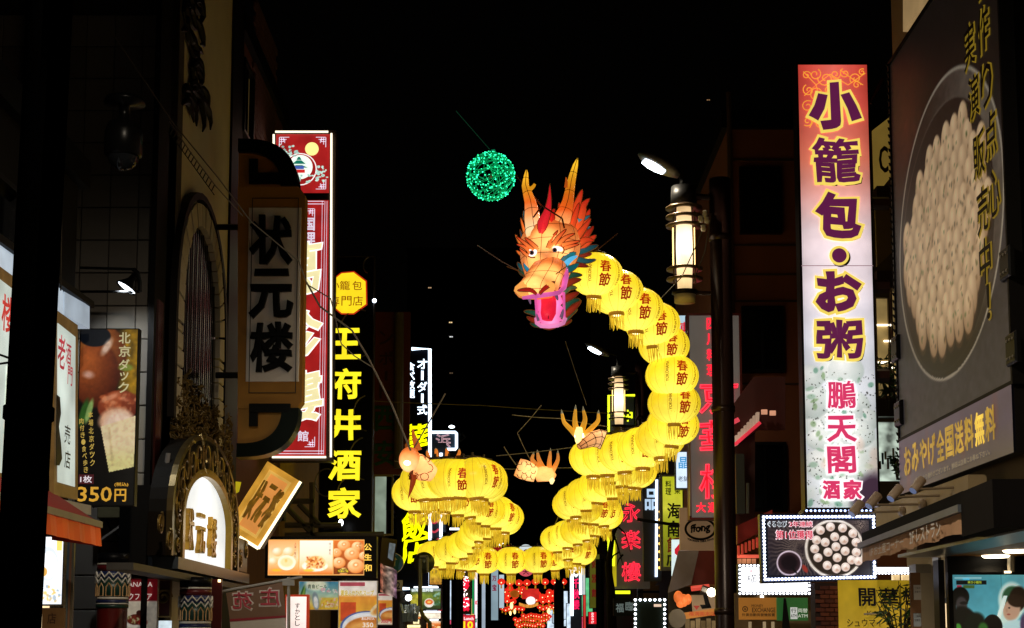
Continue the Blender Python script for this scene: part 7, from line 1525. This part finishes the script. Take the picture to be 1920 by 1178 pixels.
s = Sg('leaning_trunk', 'slim dark street tree trunk leaning beside the red outline neon sign', 'tree', front(1152, 1300, 38.5)); p = s.p
MB().tube([(*p(1150, 1240), 0), (*p(1146, 1110), 0), (*p(1140, 1060), 0), (*p(1150, 1000), 0), (*p(1168, 965), 0)], [.12, .1, .08, .05, .025], 8).build('trunk', pbr('100c0a', .9), s.r, True)
for a_, b_, c_ in (((1150, 1000), (1160, 1030), (1168, 1060)), ((1156, 985), (1172, 1000), (1182, 1035)), ((1141, 1060), (1130, 1040), (1118, 1028)), ((1150, 1000), (1160, 985), (1180, 962)), ((1168, 1040), (1160, 1050), (1156, 1062)), ((1162, 1035), (1150, 1042), (1146, 1052))): MB().tube([(*p(*a_), 0), (*p(*b_), .02), (*p(*c_), .05)], [.03, .018, .008], 5).build('branch', pbr('100c0a', .9), s.r)
# ---- far right side of the street
def far_sign(name, label, cat, px0, py0, px1, py1, Y, face, glow, chars=(), ccol='ffffff', edge=None, group=None):
    s = Sg(name, label, cat, front((px0 + px1) / 2, py1, Y), group=group); s.box('housing', pbr('1a1a1e', .4), px0 - 1, py0 - 1, px1 + 1, py1 + 1, -.25, 0); s.box('lit_face', em(face, glow, .25, .8), px0, py0, px1, py1, .0, .02)
    if chars: s.chars('lettering', em(ccol, 1.1, .1), [(c, x, y, w_, h_) for c, x, y, w_, h_ in chars], .03, .09)
    if edge:
        for pts in edge: s.tube('neon_tube', em('e4f0ff', 2.6, 0), pts, .06, .06)
    return s
s = far_sign('dark_red_flower_sign', 'dark sign with a white diamond and pink red characters between white edges', 'neon sign', 1071, 1062, 1090, 1178, 58, '20242c', .3, [('千', 1080, 1094, 12, 18), ('秋', 1080, 1114, 13, 18), ('楼', 1080, 1134, 13, 18)], 'f01858', [((1072, 1063), (1072, 1155)), ((1089, 1063), (1089, 1115)), ((1072, 1063), (1089, 1063))])
a = [s.p(*q) for q in ((1080, 1067), (1087, 1074), (1080, 1081), (1073, 1074))]; MB().tube([(*q, .05) for q in a], .05, 5, closed=True).build('diamond', em('e8f0f8', 2, 0), s.r)
far_sign('red_white_upright', 'slim upright half white and half red light strip beside the pink character sign', 'light strip', 1093, 1066, 1097, 1115, 57, 'd8e0e0', .9); far_sign('red_upright', 'slim red light strip standing below a white one', 'light strip', 1094, 1116, 1098, 1178, 57, 'd83830', .9)
far_sign('green_brown_sign', 'dull yellow green vertical sign with dark red characters, partly hidden by a black pole', 'shop sign', 1106, 1040, 1124, 1140, 50, '6a6a1c', .5, [('好', 1116, 1058, 14, 16), ('別', 1116, 1085, 14, 16), ('館', 1116, 1112, 14, 16)], '5a0c0c')
far_sign('red_gift_sign', 'small red lit sign with white characters low beside the black pole', 'light box', 1104, 1148, 1118, 1170, 46, 'e01828', 1.1, [('お', 1111, 1151, 5, 5), ('み', 1111, 1156, 5, 5), ('や', 1111, 1161.5, 5, 5), ('げ', 1111, 1167, 5, 5)], 'ffe8e8')
far_sign('white_panel_sign', 'white lit panel with dark red marks behind bare branches', 'light box', 1041, 1068, 1050, 1150, 66, 'd0e4ec', 1.3, [('茶', 1045, 1080, 7, 9), ('楼', 1045, 1132, 7, 9)], 'c01830'); far_sign('white_low_panel', 'wide white lit panel low at the far end of the street', 'light box', 1036, 1152, 1054, 1168, 80, 'c8d8e8', .9)
for x, y, r in ((1050, 1080, 4), (1049, 1106, 4.5), (1029, 1146, 2.6), (959, 1136, 3), (965, 1147, 2.2), (957, 1150, 2)):
    O = PY(x, y, 68); o = MB().ell((0, 0, 0), (S(r, 68), S(r, 68), S(r * 2.2, 68)), 10, 8).build('lantern_lamp', em('ffdf90', 2.2, .1), None, True); o.location = O; tag(o, 'slim warm white lantern light among the far red lanterns', 'lamp', 'slim warm lights far down the street')
# black poles in the middle of the street sides
for i, (x, Y, r, lab) in enumerate(((1170, 41.5, .16, 'black pole in front of the red outline neon characters'), (1125, 50, .13, 'black pole beside the dull yellow green sign'), (836, 43.5, .11, 'black pole standing before the bowl picture sign'), (857, 44, .17, 'broad dark trunk-like post before the red bulb sign'), (899, 56, .08, 'first of two black poles beside the white glinting sign'), (915, 58, .1, 'second of two black poles beside the white glinting sign'), (1048, 62, .2, 'dark tree-like post beside the white panel with red marks'))):
    if i == 0: continue
    O = PY(x, 1200, Y); tall_post('street_pole', lab, O.x, Y, r, PY(x, 1000 if i in (2, 3) else 1050, Y).z - .1, pbr('060606', .5), (), 0, 'black poles along the street')
# far left side of the street
def bulbsign(x0, y0, x1, y1, Y, ch):
    s = Sg('red_bulb_sign', 'narrow sign with red characters studded with white bulbs under the lantern coils', 'bulb sign', front((x0 + x1) / 2, y1, Y)); s.box('board', pbr('4a3c14', .5), x0, y0, x1, y1, -.2, 0)
    for i, c in enumerate(ch):
        y = y0 + (i + .5) * (y1 - y0) / len(ch); s.text(c, (x0 + x1) / 2 - 3, y, 15, 26, .03, .2).build('character', em('e81838', 1.1, .1), s.r)
    m = MB()
    for i in range(70): a, b = s.p(x0 + 1 + rnd.random() * 10, y0 + 4 + rnd.random() * (y1 - y0 - 8)); m.ell((a, b, .08), (.02, .02, .02), 5, 4)
    tag(m.build('bulbs', em('ffe8e8', 3, 0), s.r), kind='stuff'); return s
bulbsign(868, 1000, 884, 1152, 52, '東天珍楼')
s = far_sign('red_bulb_sign', 'red lit panel with bulbs behind the lower zigzag of lanterns', 'bulb sign', 845, 1000, 860, 1022, 54, 'd81838', 1.1); far_sign('white_tube_sign', 'short white tube light over the red bulb panel', 'light strip', 843, 990, 861, 994, 54, 'f0f6ff', 2.6)
s = far_sign('green_line_sign', 'thin green neon line beside a white light strip', 'neon sign', 886, 1064, 888, 1150, 55, '28b060', 1.0); far_sign('white_strip_sign', 'slim white and red light strip beside the thin green line', 'light strip', 890, 1062, 895, 1160, 55, 'f0e8f0', 1.4, [('紅', 893, 1130, 4, 8)], 'e02838')
far_sign('glint_sign', 'slim pale sign seen between two black poles', 'light strip', 903, 1080, 910, 1178, 66, 'a8b8c8', .9)
far_sign('grey_character_sign', 'grey blue lit sign with dark red characters and a pale lower half', 'light box', 921, 1065, 934, 1163, 68, '9ab4c0', .75, [('万', 927, 1085, 8, 10), ('宝', 927, 1102, 8, 12)], '7a1c3c'); far_sign('pale_upright_sign', 'pale bluish upright sign behind the far red lanterns', 'light box', 936, 1078, 945, 1140, 72, 'b8ccd8', 1.0)
s = far_sign('red_sale_sign', 'red and white lit board with large numerals at the foot of the bulb sign', 'light box', 867, 1154, 890, 1200, 48, 'e02838', 1.0, [('Lunch', 879, 1160, 18, 6)], 'fff0f0'); s.chars('lettering', em('f8e020', 1.2, 0), [('10', 878, 1172, 18, 14)], .03, .1)
def bowlpic(q):
    q.grad([(0, '2a3a34'), (.35, '7a8a30'), (1, '28341c')]); W = q.W; q.ell(26, 60, 30, 34, 'b8b038', .3); q.noise(.5, 4); q.ell(W * .62, 70, 24, 22, 'e8e4d8', .08); q.ell(W * .62, 66, 19, 13, 'd85820', .2); q.ell(W * .62, 66, 10, 6, 'f0c060', .5); q.ell(W * .86, 30, 20, 4, '88b0a0', .3, -35); q.dots(30, (W * .75, 20, W, 80), 5, ['2c5a38', '8ab098']); q.rect(0, 0, W, 10, 'c8d8e0', .5)
for i, (x0, y0, x1, y1, lab) in enumerate(((770, 1104, 826, 1142, 'lit menu picture of noodles in a bowl beside the black pole'), (800, 1165, 826, 1200, 'orange lit dish picture at the foot of the bowl picture'), (806, 1066, 828, 1096, 'lit fried noodle picture under the lantern coil'))):
    s = Sg('menu_picture', lab, 'light box', front((x0 + x1) / 2, y1, 45.5)); s.box('housing', pbr('1a1c20', .4), x0 - 2, y0 - 4, x1 + 2, y1 + 2, -.2, 0)
    def f2(q, i=i):
        bowlpic(q)
        if i == 1: q.grad([(0, 'f0d8c0'), (.2, 'd86820'), (1, 'e8a048')]); q.dots(40, (0, 20, q.W, 100), 9, ['f8e0b0', 'b04818', 'f0c070'])
        if i == 2: q.grad([(0, 'd8c838'), (1, 'a87028')]); q.noise(.6, 3); q.ell(30, 20, 24, 10, '2a2838', .3, -15)
    s.pic('lit_photo', x0, y0, x1, y1, .006, f2, 1.0); s.box('tube_light', em('eef6ff', 2.4, .05), x0 + 6, y0 - 4, x1 - 4, y0 - 1, .01, .06)
    if i == 0: s.chars('lettering', em('e8eef0', 1.2, 0), [('台湾小皿料理', 792, 1107, 40, 6)], .012, .03); s.box('tube_light', em('eef6ff', 2.6, .05), 770, 1146, 826, 1149, .01, .06)
s = Sg('shop_glow_front', 'warm glowing shop front with hanging menu slips at the foot of the neon sign', 'shop front', front(790, 1300, 46.0)); s.box('wall', pbr('4a3420', .7), 745, 1145, 830, 1300, -.1, 0)
for x0, y0, x1, y1, c, g in ((773, 1148, 790, 1156, 'f0d8a0', 1.4), (772, 1157, 788, 1160, 'e88840', 1.0), (775, 1162, 786, 1170, 'f8e8b0', 1.2), (764, 1172, 788, 1177, 'ffe8a0', 1.8), (795, 1150, 826, 1160, 'f0e0c8', 1.2)): s.box('menu_slip', em(c, g, .3, 6), x0, y0, x1, y1, .0, .03)
# round mirror back on its own bent post
s = Sg('traffic_mirror', 'round traffic mirror back with a pale vertical stay on a bent post', 'traffic mirror', front(795, 1300, 34.0)); a, b = s.p(795, 1055); rr = S(20, 34); MB().lathe([(0, .06), (rr * .6, .05), (rr, 0), (rr, -.03), (0, -.03)], 28).xf(lambda x, y, z: (a + x, b + y, z)).build('disc', pbr('4a5038', .3, .4), s.r, True); s.tube('bracket', pbr('8a8870', .4), [(787, 1044), (795, 1044), (803, 1044)], .03, .08); s.tube('post', pbr('7a7a62', .5), [(788, 1048), (788, 1140), (794, 1156), (806, 1168), (808, 1230)], .045, .08); s.tube('stay', pbr('8a8870', .5), [(801, 1044), (802, 1074)], .03, .08)
# ---- far red lanterns
RL = lantern_shade('e42a18', .8); RLM = MB().lathe([(.05, -.24), (.16, -.21), (.27, -.1), (.3, 0), (.27, .1), (.16, .21), (.05, .24)], 14).mesh('shade', True); RLM.materials.append(RL)
RC = MB().lathe([(0, .26), (.07, .26), (.07, .22), (0, .22)], 10).lathe([(0, -.27), (.07, -.27), (.07, -.23), (0, -.23)], 10).mesh('rims'); RC.materials.append(em('a86010', .6, .2))
RT = MB().lathe([(.05, -.28), (.07, -.5), (0, -.5)], 8).mesh('fringe'); RT.materials.append(em('c88818', .8, .2)); RB = MB().ell((0, -.26, -.06), (.05, .03, .06), 8, 6).mesh('bulb'); RB.materials.append(em('ffd8a0', 3, 0))
def red_lantern(px, py, Y, d, label, grp):
    t = thing('red_lantern', label, 'lantern', Matrix.Translation(PY(px, py, Y)), grp); k = S(d, Y) / .6; t.scale = (k, k, k)
    for n_, me in (('shade', RLM), ('rims', RC), ('fringe', RT), ('bulb', RB)): obj(n_, me, None, t)
    return t
for i, x in enumerate((940, 956, 973, 988, 1004, 1022, 1040, 1056)): red_lantern(x, 1091 + (2 if 955 < x < 1000 else 0), 62, 15, 'red lantern, %s from the pale upright sign in the straight upper row' % ORD[i], 'far upper row of red lanterns')
for x, y in ((956, 1103), (963, 1110), (972, 1108), (953, 1116), (966, 1118), (978, 1110), (980, 1104), (940, 1125), (951, 1126), (962, 1128), (1017, 1119), (1027, 1117), (1036, 1116), (1018, 1127), (1029, 1126), (1006, 1124), (1008, 1114), (947, 1109), (944, 1118), (1042, 1110), (1040, 1124), (1030, 1110), (934, 1110), (1050, 1117)): red_lantern(x, y, 74, 13, 'red lantern in the loose cluster round the fringed red banner', 'far cluster of red lanterns')
for x0, y0, n, gap, Yf, lab in ((981, 1154, 11, 4.9, 90, 'tiny red lantern in the short upper string of the furthest three'), (966, 1161, 13, 4.9, 96, 'tiny red lantern in the middle string of the furthest three'), (969, 1171, 11, 4.9, 102, 'tiny red lantern in the lowest string of the furthest three'), (942, 1140, 7, 6.2, 80, 'small red lantern in the short string beside the slim warm lights'), (1012, 1138, 7, 6.4, 82, 'small red lantern in the short string under the loose cluster')):
    for k in range(n): red_lantern(x0 + gap * k, y0 + 1.6 * math.sin(k * 1.3) + (1.5 if k % 3 == 1 else 0), Yf, 9.5 if Yf > 85 else 11, lab, 'furthest strings of red lanterns')
for px, py, w_, lab in ((932, 1033, 22, 'dim wide red lantern shade peeping over the hanging yellow lanterns'), (955, 1033, 22, 'dim wide red lantern shade beside the white fan disc'), (1010, 1034, 20, 'dim wide red lantern shade between the white disc and the coil')):
    t = thing('red_lantern', lab, 'lantern', Matrix.Translation(PY(px, py, 60))); k = S(w_, 60); MB().lathe([(k * .05, .5 * k), (k * .35, .4 * k), (k * .52, .1 * k), (k * .5, -.1 * k), (k * .3, -.35 * k)], 20).build('shade', em('a81c18', .5, .3), t, True); MB().lathe([(k * .06, .52 * k), (k * .06, .46 * k), (0, .46 * k)], 10).build('cap', pbr('5a1010', .5), t)
# red glow board between them with bulbs, white over pink discs (sign over the street)
s = Sg('round_street_emblem', 'round emblem over the street, white fan above and pink disc with a character below', 'emblem', front(986, 1080, 64)); 
def dsc(nm, mt, x, y, r, z, a0=0, a1=360):
    a, b = s.p(x, y); rr = S(r, 64); n = 30; pts = [(a + rr * math.cos(R(a0 + (a1 - a0) * i / n)), b + rr * math.sin(R(a0 + (a1 - a0) * i / n))) for i in range(n + (0 if a1 - a0 == 360 else 1))]; MB().prism(pts, z - .02, z).build(nm, mt, s.r)
dsc('fan', em('d8e4e8', .95, .1), 986, 1037, 16, 0, 10, 170); dsc('fan_heart', em('a82020', .7, .2), 987, 1036, 6, .02, 0, 180); dsc('fan_dot', em('605858', .5, .2), 987, 1033, 3, .04)
dsc('pink_disc', em('e05868', .85, .1), 986, 1065, 16, .0); dsc('white_mark', em('f0e8f0', 1.1, .1), 986, 1062, 5, .03); s.text('大', 986, 1073, 12, 9, .03, .06).build('character', em('5a1420', .4, 0), s.r); s.box('red_beam', em('c02020', .7, .3), 925, 1038, 1030, 1044, -.15, -.05); s.tube('hanger', DARKMETAL, [(925, 1035), (1050, 1035)], .03, -.2)
for x, y in ((930, 1042), (940, 1046), (1000, 1040)): a, b = s.p(x, y); MB().ell((a, b, .0), (.06, .05, .06), 8, 6).build('bulb', em('ffe0a0', 3, 0), s.r)
s = Sg('red_light_box', 'red lit panel behind the hanging yellow lanterns', 'panel', front(940, 1065, 66)); s.box('lit_face', em('d83028', .9, .2), 932, 1038, 950, 1062, -.1, 0)
s = Sg('fringed_red_banner', 'drum shaped red banner with a white round mark and golden fringe over the far street', 'banner', front(992, 1140, 72)); a, b = s.p(995, 1115)
m = MB().lathe([(S(16, 72), -S(8, 72)), (S(16.5, 72), 0), (S(15, 72), S(11, 72))], 24); m.xf(lambda x, y, z: (a + x, b + z, -.2 + y * .5)); m.build('drum', em('d82c24', .9, .25), s.r, True)
MB().ell((*s.p(995, 1127), .19), (S(9, 72), S(8, 72), .06), 20, 12).xf(lambda x, y, z: (x, y, z)).build('white_mark', em('f4ecec', 1.2, .1), s.r, True)
m = MB()
for i in range(24): x = 974 + i * 1.5; a_, b_ = s.p(x, 1131 + 4 * math.sin(math.pi * i / 23)); m.box(a_ - .015, a_ + .015, b_ - .12, b_ + .02, .2, .23)
m.build('golden_fringe', em('f0a040', 1.0, .4, 9), s.r)
s = Sg('green_drum_lantern', 'dim greenish drum lantern among the far red cluster', 'lantern', front(965, 1116, 73)); a, b = s.p(965, 1114); MB().ell((a, b, .2), (S(9, 73), S(7, 73), .3), 14, 10).build('shade', em('b86018', .7, .3), s.r, True)
# ---- paper street head glimpses and overhead cables
for x, y, Y, lab in ((1185 - 249, 1023, 60, 'small white street lamp head far off over the red lantern shades'), (941 - 20, 1034, 60, 'tiny white wedge of light beside the hanging yellow lantern')):
    o = MB().tube([(-.12, 0, -.06), (0, 0, 0), (.14, 0, .1)], [.03, .06, .03], 8).build('lamp_glass', em('f0f6ff', 4, 0), None, True); o.location = PY(x, y, Y); tag(o, lab, 'lamp')
WC = pbr('8a8272', .5); cg = 'thin overhead cables across the street'
for pts, Y, lab, r in ((((205, 55), (290, 180), (320, 225), (410, 335), (470, 415), (560, 490), (575, 530)), 20.5, 'pale overhead wire crossing the tiled wall and the arched building', .009),
        (((318, 228), (360, 290), (405, 350), (455, 405)), 20.3, 'second strand bundled below the pale overhead wire', .008), (((575, 530), (600, 575), (660, 620), (690, 670), (735, 760), (770, 845)), 22.0, 'twisted cable running from the red sign down to the dragon leg', .014), (((578, 535), (620, 560), (640, 645), (665, 668), (700, 690)), 22.1, 'looping slack cable in front of the black sign', .009),
        (((770, 850), (835, 738)), 24.0, 'dark stiff wire rising behind the orange spur', .012), (((700, 752), (900, 760), (1140, 775)), 40, 'faint level overhead wire above the white neon sign', .012), (((740, 865), (960, 880), (1250, 870)), 30, 'faint overhead wire behind the dangling claw hand', .009), (((930, 855), (1080, 838)), 27, 'faint wire reaching the raised claw hand', .008),
        (((968, 872), (945, 838)), 27.3, 'short wire holding up the scaly forearm', .01), (((994, 862), (970, 812), (1015, 760)), 27.3, 'pale wire from the clawed hand towards empty sky', .008), (((960, 778), (1050, 785), (1140, 800)), 26, 'thin wire crossing behind the raised fingers', .008), (((1100, 760), (1060, 640)), 30, 'faint slanting wire below the dragon chin', .006), (((1160, 900), (1290, 620)), 27, 'faint slanting wire behind the lantern bulge', .006), (((1040, 985), (1062, 930)), 32, 'thin slanting wire by the lower coils', .008)):
    cable('overhead_wire', lab, [PY(*q, Y) for q in pts], r, WC, .01 if len(pts) < 4 else 0, cg)
m = MB(); P = [PY(320 + 88 * i / 16, 232 + 122 * i / 16, 20.4) for i in range(17)]; Q = [PY(314 + 88 * i / 16, 244 + 122 * i / 16, 20.4) for i in range(17)]; base = P[0].copy()
for i in range(16): m.tube([P[i] - base, Q[i] - base], .008, 4)
m.tube([q - base for q in Q], .006, 4); o = m.build('wire_ladder', pbr('2a241c', .5)); o.location = base; tag(o, 'ladder-like spacer strip along the pale overhead wire', 'cable')

# ---- slivers of lit signs far down the street
for i in range(26):
    side = i % 2; X = (-3.9 + .12 * (i % 5)) if side == 0 else (3.9 - .12 * (i % 5)); Yf = 78 + 3.1 * i; z0 = 2.0 + rnd.random() * 1.4; hh = .8 + rnd.random() * 1.8; ww = .18 + .25 * rnd.random()
    c = rnd.choice(['f0f4ff', 'e83048', 'f0d878', 'd8ecff', 'f8a058', 'e85070', '60c080'])
    t = thing('far_shop_sign', 'slim %s lit shop sign, a coloured sliver far down the street' % dict(f0f4ff='white', e83048='red', f0d878='pale yellow', d8ecff='pale blue', f8a058='orange', e85070='pink').get(c, 'green'), 'shop sign', Matrix.Translation((X, Yf, z0)), 'slivers of lit signs far down the street')
    MB().box(-ww - .04, ww + .04, .02, .2, -.04, hh + .04).build('housing', pbr('14141a', .5), t); MB().box(-ww, ww, -.01, .016, 0, hh).build('lit_face', em(c, 1.0, .4, 2.5), t)
